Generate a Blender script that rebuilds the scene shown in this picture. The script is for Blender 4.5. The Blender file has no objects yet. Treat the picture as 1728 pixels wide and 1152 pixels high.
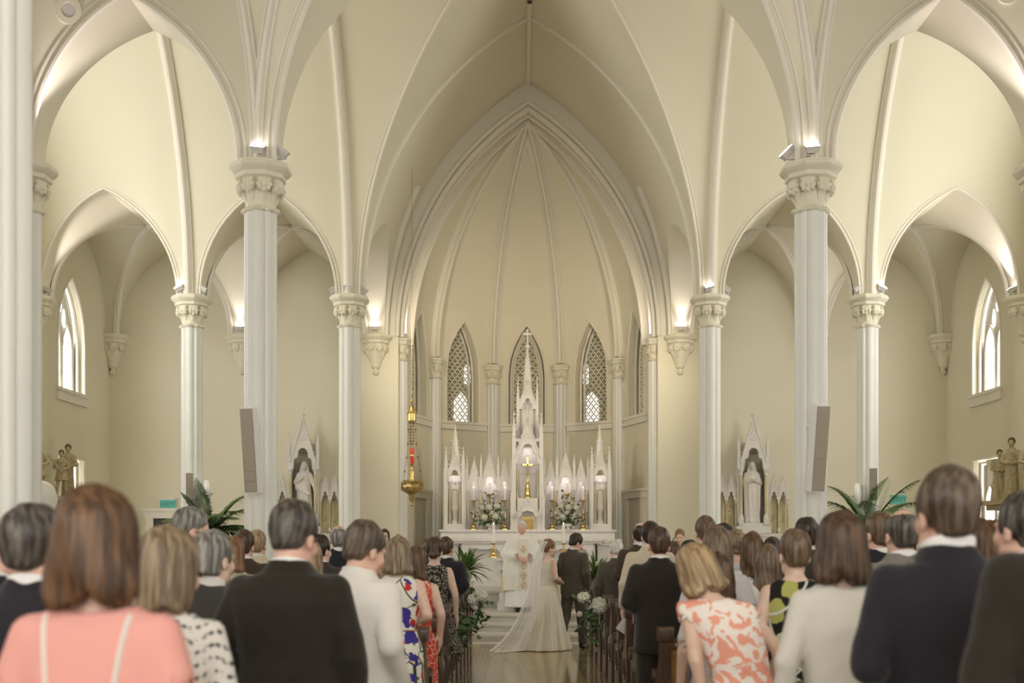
import bpy, bmesh, math, random
import numpy as np
from mathutils import Vector, Matrix
random.seed(7); np.random.seed(7)
PI = math.pi
scene = bpy.context.scene
COL = scene.collection

# ------------------------------------------------------------------ camera
FPX = 1900.0                       # focal length in pixels of the 1728 px frame
CAMX, CAMZ = -0.2, 1.6
cd = bpy.data.cameras.new('camera'); cam = bpy.data.objects.new('camera', cd); COL.objects.link(cam)
cd.sensor_width = 36.0; cd.lens = FPX / 1728 * 36
cd.shift_x = (864 - 875) / 1728; cd.shift_y = (920 - 576) / 1728
cam.location = (CAMX, 0, CAMZ); cam.rotation_euler = (PI / 2, 0, 0)
cd.clip_start = 0.05; cd.clip_end = 200
cd.dof.use_dof = True; cd.dof.focus_distance = 17.5; cd.dof.aperture_fstop = 2.2
scene.camera = cam
def PX(px, y): return (px - 875) * y / FPX + CAMX          # pixel column at depth y -> X
def PZ(py, y): return CAMZ + (920 - py) * y / FPX          # pixel row at depth y -> Z

# ------------------------------------------------------------------ world, exposure
w = bpy.data.worlds.new('sky'); scene.world = w; w.use_nodes = True
w.node_tree.nodes['Background'].inputs[0].default_value = (0.95, 0.98, 1.0, 1)
w.node_tree.nodes['Background'].inputs[1].default_value = 1.0
scene.view_settings.view_transform = 'Standard'; scene.view_settings.look = 'None'
scene.view_settings.gamma = 1.0; scene.view_settings.use_curve_mapping = False
scene.view_settings.exposure = 0.60
scene.cycles.diffuse_bounces = 4; scene.cycles.max_bounces = 8; scene.cycles.glossy_bounces = 3; scene.cycles.transmission_bounces = 4
scene.cycles.sample_clamp_indirect = 6.0
scene.cycles.caustics_reflective = False; scene.cycles.caustics_refractive = False

def area(name, loc, rot, sx, sy, power, col=(1, .96, .88)):
    l = bpy.data.lights.new(name, 'AREA'); l.shape = 'RECTANGLE'; l.size = sx; l.size_y = sy
    l.energy = power; l.color = col
    o = bpy.data.objects.new(name, l); COL.objects.link(o); o.location = loc; o.rotation_euler = rot
    return o
# area lamps added inside the unseen west, aisle and transept windows to give daylight
area('daylight_lamp_west', (0, -6.3, 6.2), (PI / 2, 0, 0), 7.0, 8.0, 265, (1, .985, .925))
for sx in (-1, 1):
    for yy in (-3.4, 3.2, 9.8):
        area('daylight_lamp_aisle', (sx * 5.85, yy, 4.6), (PI / 2, 0, sx * PI / 2), 1.7, 4.6, 16, (.97, .98, .98))
    area('daylight_lamp_transept', (sx * 8.6, 16.6, 6.4), (PI / 2, 0, sx * PI / 2), 2.6, 5.0, 118, (1, .99, .935))

# ------------------------------------------------------------------ materials
MATS = {}
def mat(name, col, rough=0.6, metal=0.0, var=0.0, vscale=6.0, vstretch=(1, 1, 1), bump=0.0, bscale=60.0, emit=0.0,
        ecol=None, coat=0.0, spec=0.5, sheen=0.0, col2=None, sss=0.0):
    if name in MATS: return MATS[name]
    m = bpy.data.materials.new(name); m.use_nodes = True; nt = m.node_tree; N = nt.nodes; L = nt.links
    b = N['Principled BSDF']
    b.inputs['Base Color'].default_value = (*col, 1); b.inputs['Roughness'].default_value = rough
    b.inputs['Metallic'].default_value = metal; b.inputs['Specular IOR Level'].default_value = spec
    b.inputs['Coat Weight'].default_value = coat; b.inputs['Sheen Weight'].default_value = sheen
    if sss > 0:
        b.inputs['Subsurface Weight'].default_value = sss
        b.inputs['Subsurface Radius'].default_value = (.02, .008, .004)
        b.inputs['Subsurface Scale'].default_value = 1.0
    if emit > 0:
        b.inputs['Emission Color'].default_value = (*(ecol or col), 1); b.inputs['Emission Strength'].default_value = emit
    if var > 0 or bump > 0:
        tc = N.new('ShaderNodeTexCoord'); mp = N.new('ShaderNodeMapping'); mp.inputs['Scale'].default_value = vstretch
        L.new(tc.outputs['Object'], mp.inputs['Vector'])
    if var > 0:
        nz = N.new('ShaderNodeTexNoise'); nz.inputs['Scale'].default_value = vscale; nz.inputs['Detail'].default_value = 5
        L.new(mp.outputs['Vector'], nz.inputs['Vector'])
        cr = N.new('ShaderNodeValToRGB'); c2 = col2 or tuple(c * (1 - var) for c in col)
        cr.color_ramp.elements[0].color = (*c2, 1); cr.color_ramp.elements[1].color = (*(tuple(min(1, c * (1 + var * .35)) for c in col)), 1)
        cr.color_ramp.elements[0].position = .32; cr.color_ramp.elements[1].position = .68
        L.new(nz.outputs['Fac'], cr.inputs['Fac']); L.new(cr.outputs['Color'], b.inputs['Base Color'])
    if bump > 0:
        nb = N.new('ShaderNodeTexNoise'); nb.inputs['Scale'].default_value = bscale; nb.inputs['Detail'].default_value = 4
        L.new(mp.outputs['Vector'], nb.inputs['Vector'])
        bp = N.new('ShaderNodeBump'); bp.inputs['Strength'].default_value = bump; bp.inputs['Distance'].default_value = .02
        L.new(nb.outputs['Fac'], bp.inputs['Height']); L.new(bp.outputs['Normal'], b.inputs['Normal'])
    MATS[name] = m
    return m
mat('wall_paint', (.785, .735, .578), .75, var=.03, vscale=.7, bump=.04, bscale=30)
mat('vault_paint', (.785, .735, .582), .75, var=.03, vscale=.6)
mat('rib_paint', (.82, .775, .675), .6)
mat('column_paint', (.79, .785, .73), .45, var=.02, vscale=3)
mat('capital_paint', (.775, .73, .585), .6)
mat('marble_white', (.78, .745, .70), .4, var=.06, vscale=5)
mat('marble_step', (.64, .60, .52), .35, var=.22, vscale=2.5, vstretch=(1, 3, 5))
mat('marble_floor', (.62, .55, .40), .18, var=.1, vscale=3)
mat('onyx', (.70, .60, .36), .35, var=.3, vscale=4, vstretch=(1, 1, .5))
mat('onyx_vein', (.30, .22, .12), .4)
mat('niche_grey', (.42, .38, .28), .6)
mat('gold', (.75, .55, .22), .28, 1.0, var=.15, vscale=20)
mat('gold_dull', (.50, .36, .14), .4, 1.0, var=.3, vscale=30)
mat('pew_wood', (.085, .042, .019), .38, var=.45, vscale=5, vstretch=(6, 6, 1), coat=.25)
mat('pew_orange_lit', (.40, .20, .07), .35, var=.4, vscale=4, vstretch=(1, 8, 6), coat=.3)  # pew wood brightened to orange; the light on one back is put into the colour
mat('pew_back', (.13, .062, .025), .4, var=.4, vscale=4, vstretch=(1, 8, 6), coat=.25)
mat('candle_wax', (.90, .86, .76), .5)
mat('flame', (1, .8, .5), .5, emit=5, ecol=(1, .78, .5))
mat('lamp_glow', (1, 1, 1), .5, emit=8, ecol=(1, .93, .95))
mat('pane_glow', (.9, .95, 1), .4, emit=4.8, ecol=(.97, .98, 1))
mat('pane_day', (.9, .95, 1), .4, emit=2.2, ecol=(.97, .98, 1))
mat('lancet_glow', (.9, .95, 1), .4, emit=1.5, ecol=(.97, .98, 1))
mat('fixture_white', (.80, .78, .75), .4)
mat('fixture_grey', (.62, .59, .55), .4)
mat('speaker_white', (.82, .80, .76), .4)
mat('speaker_grille', (.36, .32, .25), .7, bump=.15, bscale=250)
mat('passage_dimmed', (.34, .30, .17), .8)  # cream passage wall with its dimness put into the colour
mat('door_paint', (.66, .62, .50), .5)
mat('door_dark', (.05, .045, .04), .5)
mat('exit_green', (.12, .40, .33), .5, emit=.12, ecol=(.10, .55, .46))
mat('exit_letter', (.04, .24, .19), .5)
mat('black_metal', (.02, .02, .02), .4, .6)
mat('red_glass', (.45, .03, .015), .15, emit=.25, ecol=(.8, .05, .02))
mat('leaf_dark', (.045, .10, .03), .5, var=.4, vscale=12)
mat('leaf_palm', (.085, .17, .04), .35, var=.35, vscale=9)
mat('leaf_euca', (.085, .16, .055), .55, var=.3, vscale=14)
mat('petal_white', (.86, .84, .76), .6, var=.08, vscale=25)
mat('petal_gap_shade', (.60, .60, .44), .7)  # core darkened: shade in the gaps between petals is put into the colour
mat('petal_blush', (.78, .60, .55), .6)
mat('petal_lilac', (.55, .52, .60), .6)
mat('stem', (.08, .13, .04), .6)
mat('ceramic', (.82, .80, .76), .3)
mat('sculpture_stone', (.50, .41, .25), .7, var=.25, vscale=14)
mat('sculpture_hair', (.15, .08, .035), .7)
mat('sculpture_gilt', (.62, .45, .18), .4, .6)
mat('sculpture_flesh', (.42, .27, .16), .6)
mat('paper', (.82, .80, .76), .7)
mat('ribbon', (.80, .76, .68), .4)

# ------------------------------------------------------------------ mesh helpers
class MB:
    def __init__(s): s.v = []; s.f = []; s.m = []
    def add(s, vs, fs, mi=0):
        o = len(s.v); s.v.extend([tuple(map(float, p)) for p in vs])
        s.f.extend([tuple(i + o for i in f) for f in fs]); s.m.extend([mi] * len(fs)); return s
    def box(s, x0, x1, y0, y1, z0, z1, mi=0):
        v = [(x, y, z) for z in (z0, z1) for y in (y0, y1) for x in (x0, x1)]
        return s.add(v, [(0, 2, 3, 1), (4, 5, 7, 6), (0, 1, 5, 4), (2, 6, 7, 3), (0, 4, 6, 2), (1, 3, 7, 5)], mi)
    def cbox(s, c, d, mi=0):
        return s.box(c[0] - d[0] / 2, c[0] + d[0] / 2, c[1] - d[1] / 2, c[1] + d[1] / 2, c[2] - d[2] / 2, c[2] + d[2] / 2, mi)
    def grid(s, P, closeu=False, closev=False, mi=0):
        nu = len(P); nv = len(P[0]); vs = [p for row in P for p in row]; fs = []
        for i in range(nu if closeu else nu - 1):
            for j in range(nv if closev else nv - 1):
                a = i * nv + j; b = i * nv + (j + 1) % nv; c = ((i + 1) % nu) * nv + (j + 1) % nv; d = ((i + 1) % nu) * nv + j
                fs.append((a, b, c, d))
        return s.add(vs, fs, mi)
    def lathe(s, prof, n=16, c=(0, 0, 0), sy=1.0, a0=0.0, a1=2 * PI, mi=0, sect=None):
        full = abs(a1 - a0 - 2 * PI) < 1e-6; P = []
        for (r, z) in prof:
            row = []
            for k in range(n if full else n + 1):
                a = a0 + (a1 - a0) * k / n; rr = r * (sect(a) if sect else 1)
                row.append((c[0] + rr * math.cos(a), c[1] + rr * math.sin(a) * sy, c[2] + z))
            P.append(row)
        s.grid(P, closev=full, mi=mi)
        if full:
            o = len(s.v)
            s.add(P[0], [tuple(range(n))[::-1]], mi); s.add(P[-1], [tuple(range(n))], mi)
        return s
    def tube(s, pts, rad, n=6, mi=0, cap=True, flat=1.0):
        pts = [Vector(p) for p in pts]; k = len(pts)
        if not hasattr(rad, '__len__'): rad = [rad] * k
        P = []; up = Vector((0, 0, 1)); prevN = None
        for i, p in enumerate(pts):
            t = (pts[min(i + 1, k - 1)] - pts[max(i - 1, 0)])
            if t.length < 1e-9: t = Vector((0, 0, 1))
            t.normalize()
            if prevN is None:
                a = Vector((1, 0, 0)) if abs(t.x) < .8 else Vector((0, 1, 0)); nn = a - t * a.dot(t)
            else: nn = prevN - t * prevN.dot(t)
            if nn.length < 1e-6: nn = Vector((0, 1, 0))
            nn.normalize(); prevN = nn; b = t.cross(nn)
            P.append([tuple(p + nn * (rad[i] * math.cos(2 * PI * j / n)) + b * (rad[i] * flat * math.sin(2 * PI * j / n))) for j in range(n)])
        s.grid(P, closev=True, mi=mi)
        if cap: s.add(P[0], [tuple(range(n))[::-1]], mi); s.add(P[-1], [tuple(range(n))], mi)
        return s
    def sweep(s, pts, norms, prof, mi=0, cap=False):
        # prof: list of (lateral, inward); norms: inward normals
        pts = [Vector(p) for p in pts]; k = len(pts); P = []
        for i, p in enumerate(pts):
            t = (pts[min(i + 1, k - 1)] - pts[max(i - 1, 0)]).normalized()
            n = Vector(norms[i] if isinstance(norms, list) else norms); n = (n - t * n.dot(t)).normalized(); b = t.cross(n)
            P.append([tuple(p + b * u + n * v) for u, v in prof])
        s.grid(P, mi=mi)
        if cap: s.add(P[0], [tuple(range(len(prof)))[::-1]], mi); s.add(P[-1], [tuple(range(len(prof)))], mi)
        return s
    def sphere(s, c, r, n=10, m=7, mi=0, sc=(1, 1, 1)):
        P = []
        for i in range(1, m):
            th = PI * i / m
            P.append([(c[0] + r * sc[0] * math.sin(th) * math.cos(2 * PI * j / n), c[1] + r * sc[1] * math.sin(th) * math.sin(2 * PI * j / n), c[2] + r * sc[2] * math.cos(th)) for j in range(n)])
        o = len(s.v); s.grid(P, closev=True, mi=mi)
        top = (c[0], c[1], c[2] + r * sc[2]); bot = (c[0], c[1], c[2] - r * sc[2])
        s.add([top] + P[0], [(0, 1 + (j + 1) % n, 1 + j) for j in range(n)], mi)
        s.add([bot] + P[-1], [(0, 1 + j, 1 + (j + 1) % n) for j in range(n)], mi)
        return s
    def panel(s, xs, lo, hi, y0, y1, f=None, mi=0):
        """slab between curves lo(x) and hi(x), front at y0, back at y1; f maps (x,y,z)"""
        f = f or (lambda x, y, z: (x, y, z)); L = [lo(x) for x in xs]; H = [hi(x) for x in xs]; n = len(xs)
        V = []
        for y in (y0, y1):
            V += [f(x, y, l) for x, l in zip(xs, L)] + [f(x, y, h) for x, h in zip(xs, H)]
        F = []
        for i in range(n - 1):
            a, b, c, d = i, i + 1, n + i + 1, n + i; q = 2 * n
            F += [(a, b, c, d), (q + b, q + a, q + d, q + c), (a, q + a, q + b, b), (d, c, q + c, q + d)]
        F += [(0, n, 3 * n, 2 * n), (n - 1, 3 * n - 1, 4 * n - 1, 2 * n - 1)]
        return s.add(V, F, mi)
    def xf(s, M):
        s.v = [tuple(M @ Vector(p)) for p in s.v]; return s
    def data(s, name, mats, smooth=40, merge=True):
        me = bpy.data.meshes.new(name); me.from_pydata(s.v, [], s.f)
        for m in (mats if isinstance(mats, (list, tuple)) else [mats]): me.materials.append(MATS[m] if isinstance(m, str) else m)
        if any(s.m): me.polygons.foreach_set('material_index', s.m)
        fix(me, smooth, merge); return me
    def build(s, name, mats, parent=None, smooth=40, loc=None, merge=True):
        o = bpy.data.objects.new(name, s.data(name, mats, smooth, merge)); COL.objects.link(o)
        if parent: o.parent = parent
        if loc: o.location = loc
        return o
def fix(me, smooth, merge=True):
    bm = bmesh.new(); bm.from_mesh(me)
    if merge: bmesh.ops.remove_doubles(bm, verts=bm.verts, dist=1e-5)
    bmesh.ops.recalc_face_normals(bm, faces=bm.faces); bm.to_mesh(me); bm.free()
    if smooth:
        me.polygons.foreach_set('use_smooth', [True] * len(me.polygons))
        me.set_sharp_from_angle(angle=math.radians(smooth))
    me.update()
def inst(name, me, parent=None, loc=(0, 0, 0), rot=(0, 0, 0), sc=(1, 1, 1)):
    o = bpy.data.objects.new(name, me); COL.objects.link(o); o.location = loc; o.rotation_euler = rot
    o.scale = sc if hasattr(sc, '__len__') else (sc, sc, sc)
    if parent: o.parent = parent
    return o
def empty(name, loc=(0, 0, 0), rz=0, label=None, cat=None, group=None, sc=1.0):
    o = bpy.data.objects.new(name, None); COL.objects.link(o); o.location = loc; o.rotation_euler = (0, 0, rz)
    o.empty_display_size = .1; o.scale = (sc, sc, sc)
    return tag(o, label, cat, group)
def tag(o, label=None, cat=None, group=None, kind=None):
    if label: o['label'] = label
    if cat: o['category'] = cat
    if group: o['group'] = group
    if kind: o['kind'] = kind
    return o
def copy_tree(o, parent=None):
    c = o.copy(); COL.objects.link(c); c.parent = parent
    for ch in [x for x in o.children]: copy_tree(ch, c)
    return c
def lin(a, b, n): return [a + (b - a) * i / (n - 1) for i in range(n)]
def off(h, half, rise):
    """inward offset of a pointed arch at height h above its springing"""
    if h <= 0: return 0.0
    if h >= rise: return half
    R = (half * half + rise * rise) / (2 * half)
    return min(half, R - math.sqrt(max(0, R * R - h * h)))
def archz(x, half, rise):
    """height above springing of the arch at distance x from its centre line"""
    x = min(abs(x), half)
    if rise < half: return rise * math.sqrt(max(0, 1 - (x / half) ** 2))
    R = (half * half + rise * rise) / (2 * half); q = R - (half - x)
    return math.sqrt(max(0, R * R - q * q))
# ================================================================== THE BUILDING
ZS, RISE = 6.0, 5.35
YE = [-6.7, -0.1, 6.5, 13.1, 20.0]; Y1, Y2, Y3 = 13.1, 20.0, 23.7
P_ = 0.20                                # half thickness of the piers above the capitals
XN, XA, XW = 3.2, 6.0, 8.8
NAVE = (0.0, XN - P_, 3.55); CHAN = (0.0, XN - P_, RISE)
AIS = [(-4.6, 1.4 - P_, 1.8), (4.6, 1.4 - P_, 1.8)]; OUT = [(-7.4, 1.4 - P_, 1.8), (7.4, 1.4 - P_, 1.8)]
def zrows(top, extra=()):
    zs = set(lin(0, top, 40)) | {e for e in extra if e < top}
    for e in extra: zs |= {e - .02, e - .08, e - .2}
    return sorted(z for z in zs if 0 <= z <= top)
ceil = MB()
def barrel_web(yline, sgn, half, openings, xe, top=RISE):
    """one flank of a cross vault: y = yline + sgn*(P + off)"""
    ops = sorted(openings); zs = zrows(top, [o[2] for o in ops])
    bounds = [(None, -xe)] + [(o, None) for o in ops] + [(None, xe)]
    for i in range(len(bounds) - 1):
        rows = []
        for h in zs:
            y = yline + sgn * (P_ + off(h, half, top))
            l = bounds[i][1] if bounds[i][0] is None else bounds[i][0][0] + bounds[i][0][1] - off(h, bounds[i][0][1], bounds[i][0][2])
            r = bounds[i + 1][1] if bounds[i + 1][0] is None else bounds[i + 1][0][0] - bounds[i + 1][0][1] + off(h, bounds[i + 1][0][1], bounds[i + 1][0][2])
            rows.append([(l + (r - l) * t / 4, y, ZS + h) for t in range(5)])
        ceil.grid(rows)
HT = [(YE[i + 1] - YE[i]) / 2 - P_ for i in range(4)]
for i in range(4):
    xe = XW if i == 3 else XA
    barrel_web(YE[i], 1, HT[i], ([NAVE] + AIS) if i > 0 else [NAVE], xe)
    barrel_web(YE[i + 1], -1, HT[i], ([CHAN] + AIS + OUT) if i == 3 else [NAVE] + AIS, xe)
def soffit(o, yfun0, yfun1, top=None):
    for s in (-1, 1):
        rows = []
        for h in zrows(o[2], [o[2]]):
            x = o[0] + s * (o[1] - off(h, o[1], o[2]))
            rows.append([(x, yfun0(h), ZS + h), (x, yfun1(h), ZS + h)])
        ceil.grid(rows)
for i in (1, 2, 3):
    for o in [NAVE] + AIS:
        soffit(o, lambda h: YE[i] - P_ - off(h, HT[i - 1], RISE), lambda h: YE[i] + P_ + off(h, HT[i], RISE))
# chancel and chapels behind the transept: long barrels cut by a cross barrel
YC = (Y2 + Y3) / 2; HC = (Y3 - Y2) / 2 - P_; RC = 1.8
yT = lambda h: Y2 - P_ - off(h, HT[3], RISE)
for o in AIS + OUT + [CHAN]:
    for s in (-1, 1):
        ra, rb = [], []
        for h in zrows(o[2], [RC, o[2]]):
            x = o[0] + s * (o[1] - off(h, o[1], o[2])); c = HC - off(h, HC, RC)
            ra.append([(x, yT(h), ZS + h), (x, YC - c, ZS + h)]); rb.append([(x, YC + c, ZS + h), (x, Y3, ZS + h)])
        ceil.grid(ra); ceil.grid(rb)
opsC = sorted(AIS + OUT + [CHAN])
bnd = [(None, -XW)] + [(o, None) for o in opsC] + [(None, XW)]
for s in (-1, 1):
    for i in range(len(bnd) - 1):
        rows = []
        for h in zrows(RC, [RC]):
            y = YC + s * (HC - off(h, HC, RC)); b0, b1 = bnd[i], bnd[i + 1]
            l = b0[1] if b0[0] is None else b0[0][0] + b0[0][1] - off(h, b0[0][1], b0[0][2])
            r = b1[1] if b1[0] is None else b1[0][0] - b1[0][1] + off(h, b1[0][1], b1[0][2])
            rows.append([(l, y, ZS + h), (r, y, ZS + h)])
        ceil.grid(rows)
# apse half dome
AC, AR, AZ, ARISE = (0.0, 25.0), 2.75, ZS, 4.9
AV = [(AC[0] + AR * math.cos(math.radians(180 - 36 * k)), AC[1] + AR * math.sin(math.radians(180 - 36 * k))) for k in range(6)]
APEX = (0.0, 24.45)
def afrac(z): return off(z - AZ, 2.9, ARISE) / 2.9
def apt(v, z):
    f = afrac(z); return (v[0] + (APEX[0] - v[0]) * f, v[1] + (APEX[1] - v[1]) * f, z)
ZW = 7.2                                  # facets carry their windows up to here
for k in range(5):
    rows = []
    for z in lin(ZW, AZ + ARISE, 30):
        a, b = apt(AV[k], z), apt(AV[k + 1], z); rows.append([a, tuple((p + q) / 2 for p, q in zip(a, b)), b])
    ceil.grid(rows)
AH = 2.73
for s, v in ((-1, AV[0]), (1, AV[5])):
    rows = []
    for z in lin(AZ, AZ + ARISE, 34):
        x = s * (AH - off(z - AZ, AH, ARISE)); rows.append([(x, Y3, z), (x, 24.35, z), apt(v, z)])
    ceil.grid(rows)
ceiling = ceil.build('ceiling', 'vault_paint', smooth=30, merge=False); tag(ceiling, 'cream plaster vaults with pointed arches above nave, transept and chancel', 'ceiling', kind='structure')

# ---- walls
def wall(name, mb, label, m='wall_paint', smooth=25):
    return tag(mb.build(name, m, smooth=smooth), label, 'wall', kind='structure')
# east wall of the chapels with the apse opening
mb = MB(); T = .35
for s in (-1, 1):
    rows = []
    for z in [0.0, 3.0] + lin(ZS, ZS + ARISE, 34) + [11.6]:
        x = AH - off(z - ZS, AH, ARISE) if z <= ZS + ARISE else 0
        rows.append([(s * x, Y3, z), (s * (XW + .3), Y3, z), (s * (XW + .3), Y3 + T, z), (s * x, Y3 + T, z)])
    mb.grid(rows, closev=True)
wall_back = wall('wall_back', mb, 'flat cream east wall behind side altars, opening into the apse')
# apse lower walls: straight jambs, then facets with pointed window openings
fac_len = (Vector(AV[1]) - Vector(AV[0])).length
WIN_C, WIN_H, SILL, WSP, WAP = 0.0, .44, 4.55, 5.75, 6.95      # window: half width, sill, springing and apex
def facet(k):
    a, b = AV[k], AV[k + 1]
    def f(u, d, z):          # u along facet (-1..1 * half len), d outward depth
        p, q = Vector(apt(a, z)[:2]), Vector(apt(b, z)[:2]); m = (p + q) / 2; L = (q - p).length / fac_len
        t = (q - p).normalized(); n = Vector((t.y, -t.x))
        if n.dot(m - Vector(AC)) < 0: n = -n
        r = m + t * u * L + n * d
        return (r.x, r.y, z)
    return f
for k in range(5):
    f = facet(k); mb = MB(); H = fac_len / 2; TH = .34
    zz = [0, 2.0, SILL] + lin(SILL, ZS, 5)[1:] + lin(ZS, ZW, 8)[1:]
    for i in range(len(zz) - 1):
        z0, z1 = zz[i], zz[i + 1]
        if z1 <= SILL + 1e-6:
            mb.panel([-H, H], lambda x: z0, lambda x: z1, 0, TH, f)
        else:
            for s in (-1, 1):
                mb.panel(sorted([s * H, s * WIN_H]), lambda x: z0, lambda x: z1, 0, TH, f)
    us = lin(-WIN_H, WIN_H, 25)
    aw = lambda u: WSP + archz(u, WIN_H, WAP - WSP)
    for z0, z1 in zip(lin(WSP, ZW, 13)[:-1], lin(WSP, ZW, 13)[1:]): mb.panel(us, lambda u: max(aw(u), z0), lambda u: max(aw(u), z1), 0, TH, f)
    wl = wall('wall_apse', mb, 'apse wall facet %s pierced by pointed lattice window' % ['at far left', 'left of centre', 'behind the high altar spire', 'right of centre', 'at far right'][k], smooth=0)
    # window of this facet: frame moulding, pierced screen, sill
    wn = empty('window_%d' % (k + 1), label='pointed apse window with pierced quatrefoil screen, %s' % ['far left', 'left of the altar spire', 'behind the altar spire', 'right of the altar spire', 'far right'][k], cat='window'); wn['kind'] = 'structure'
    outl = [(-WIN_H, SILL), (-WIN_H, WSP)] + [(u, WSP + archz(u, WIN_H, WAP - WSP)) for u in us] + [(WIN_H, WSP), (WIN_H, SILL)]
    fr = MB()
    for grow, dd, r in ((0.035, -.005, .022), (-.05, .17, .03), (-.10, .26, .035)):
        fr.tube([f(u * (1 + grow / WIN_H), dd, SILL + (z - SILL) * (1 + grow / (WAP - SILL))) for u, z in outl], r, 6)
    fr.build('frame', 'rib_paint', wn)
    sl = MB(); sl.panel([-.66, .66], lambda x: SILL - .17, lambda x: SILL, -.06, .05, f); sl.panel([-.69, .69], lambda x: SILL - .04, lambda x: SILL + .02, -.09, .3, f); sl.build('sill', 'rib_paint', wn, smooth=0)
    # screen: crossing diagonal bars with cusps -> quatrefoil holes
    sc = MB(); cw, ch = .150, .168; IW = .345; IA = WAP - .14
    def inside(u, z): return abs(u) < IW and SILL <= z <= WSP + archz(u, IW, IA - WSP)
    nu = int(IW / cw) + 2; nz = int((IA - SILL) / ch) + 2
    for i in range(-2 * nu, 2 * nu + 1):
        for j in range(-1, 2 * nz + 1):
            if (i + j) % 2: continue
            u0, z0 = i * cw / 2, SILL + j * ch / 2
            for s in (-1, 1):
                u1, z1 = u0 + s * cw / 2, z0 + ch / 2
                if inside(u0, z0) or inside(u1, z1):
                    if not (inside(u0 * .9, z0) and inside(u1 * .9, z1)): 
                        if not inside((u0 + u1) / 2, (z0 + z1) / 2): continue
                    sc.tube([f(u0, .25, z0), f(u1, .25, z1)], .0165, 4, cap=False)
                    um, zm = (u0 + u1) / 2, (z0 + z1) / 2
                    for q in (-1, 1):      # cusps
                        du, dz = q * s * .5 * .062, -q * .5 * .062
                        sc.tube([f(um, .25, zm), f(um + du, .25, zm + dz)], [.016, .008], 4)
    sc.build('screen', 'wall_paint', wn, smooth=0)
for s in (-1, 1):
    mb = MB(); x0, x1 = sorted((s * AR, s * (AR + .3)))
    mb.box(x0, x1, Y3 + .1, AV[0][1] + .02, 0, ZS + .02)
    wall('wall_apse_jamb', mb, 'short cream jamb wall at %s edge of the apse' % ('left' if s < 0 else 'right'))
# passage behind the apse screens with the outer lancets
mb = MB(); LW = (.21, 4.62, 5.25, 5.60)
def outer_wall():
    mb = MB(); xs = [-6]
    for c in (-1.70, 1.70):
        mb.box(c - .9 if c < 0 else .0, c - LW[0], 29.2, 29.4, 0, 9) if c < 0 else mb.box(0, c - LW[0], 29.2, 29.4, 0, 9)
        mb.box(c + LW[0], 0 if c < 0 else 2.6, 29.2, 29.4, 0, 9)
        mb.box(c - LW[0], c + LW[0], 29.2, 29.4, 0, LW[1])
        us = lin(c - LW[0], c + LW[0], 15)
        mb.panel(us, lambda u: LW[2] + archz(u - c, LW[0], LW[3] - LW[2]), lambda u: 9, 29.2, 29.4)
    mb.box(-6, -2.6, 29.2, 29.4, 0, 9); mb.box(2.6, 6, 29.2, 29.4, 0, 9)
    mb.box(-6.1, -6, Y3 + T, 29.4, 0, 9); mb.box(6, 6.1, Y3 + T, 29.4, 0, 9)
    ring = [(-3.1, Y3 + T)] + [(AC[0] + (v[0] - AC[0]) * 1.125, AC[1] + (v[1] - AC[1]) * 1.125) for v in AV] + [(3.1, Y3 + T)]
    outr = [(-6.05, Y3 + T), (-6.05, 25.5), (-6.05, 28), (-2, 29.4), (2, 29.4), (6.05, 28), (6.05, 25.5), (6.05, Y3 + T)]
    mb.grid([[(x, y, 7.6) for x, y in ring], [(x, y, 7.6) for x, y in outr]])  # unseen cover and side walls added to keep the passage dark
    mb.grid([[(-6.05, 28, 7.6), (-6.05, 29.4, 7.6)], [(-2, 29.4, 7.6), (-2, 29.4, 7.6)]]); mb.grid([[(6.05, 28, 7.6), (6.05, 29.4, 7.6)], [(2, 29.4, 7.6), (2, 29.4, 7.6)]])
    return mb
wall('wall_passage', outer_wall(), 'outer passage wall darkened in colour, seen through the pierced apse screens', 'passage_dimmed')
for k, c in enumerate((-1.70, 1.70)):
    wn = empty('window_%d' % (6 + k), label='bright outer lancet seen through the %s apse screen' % ('left' if c < 0 else 'right'), cat='window'); wn['kind'] = 'structure'
    pn = MB(); us = lin(c - LW[0], c + LW[0], 15); pn.panel(us, lambda u: LW[1], lambda u: LW[2] + archz(u - c, LW[0], LW[3] - LW[2]), 29.28, 29.30); pn.build('pane', 'lancet_glow', wn)
    d = -1 if c < 0 else 1
    p2 = MB(); cc = c + .17 * -d; us = lin(cc - .085, cc + .085, 9); p2.panel(us, lambda u: 5.72 + (.1 * abs(u - cc) / .085), lambda u: 6.15 + archz(u - cc, .085, .16), 29.17, 29.19); p2.build('pane', 'lancet_glow', wn)
    fr = MB(); fr.tube([(c - LW[0], 29.19, LW[1])] + [(u, 29.19, LW[2] + archz(u - c, LW[0], LW[3] - LW[2])) for u in lin(c - LW[0], c + LW[0], 15)] + [(c + LW[0], 29.19, LW[1])], .03, 6); fr.build('frame', 'wall_paint', wn)

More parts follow.
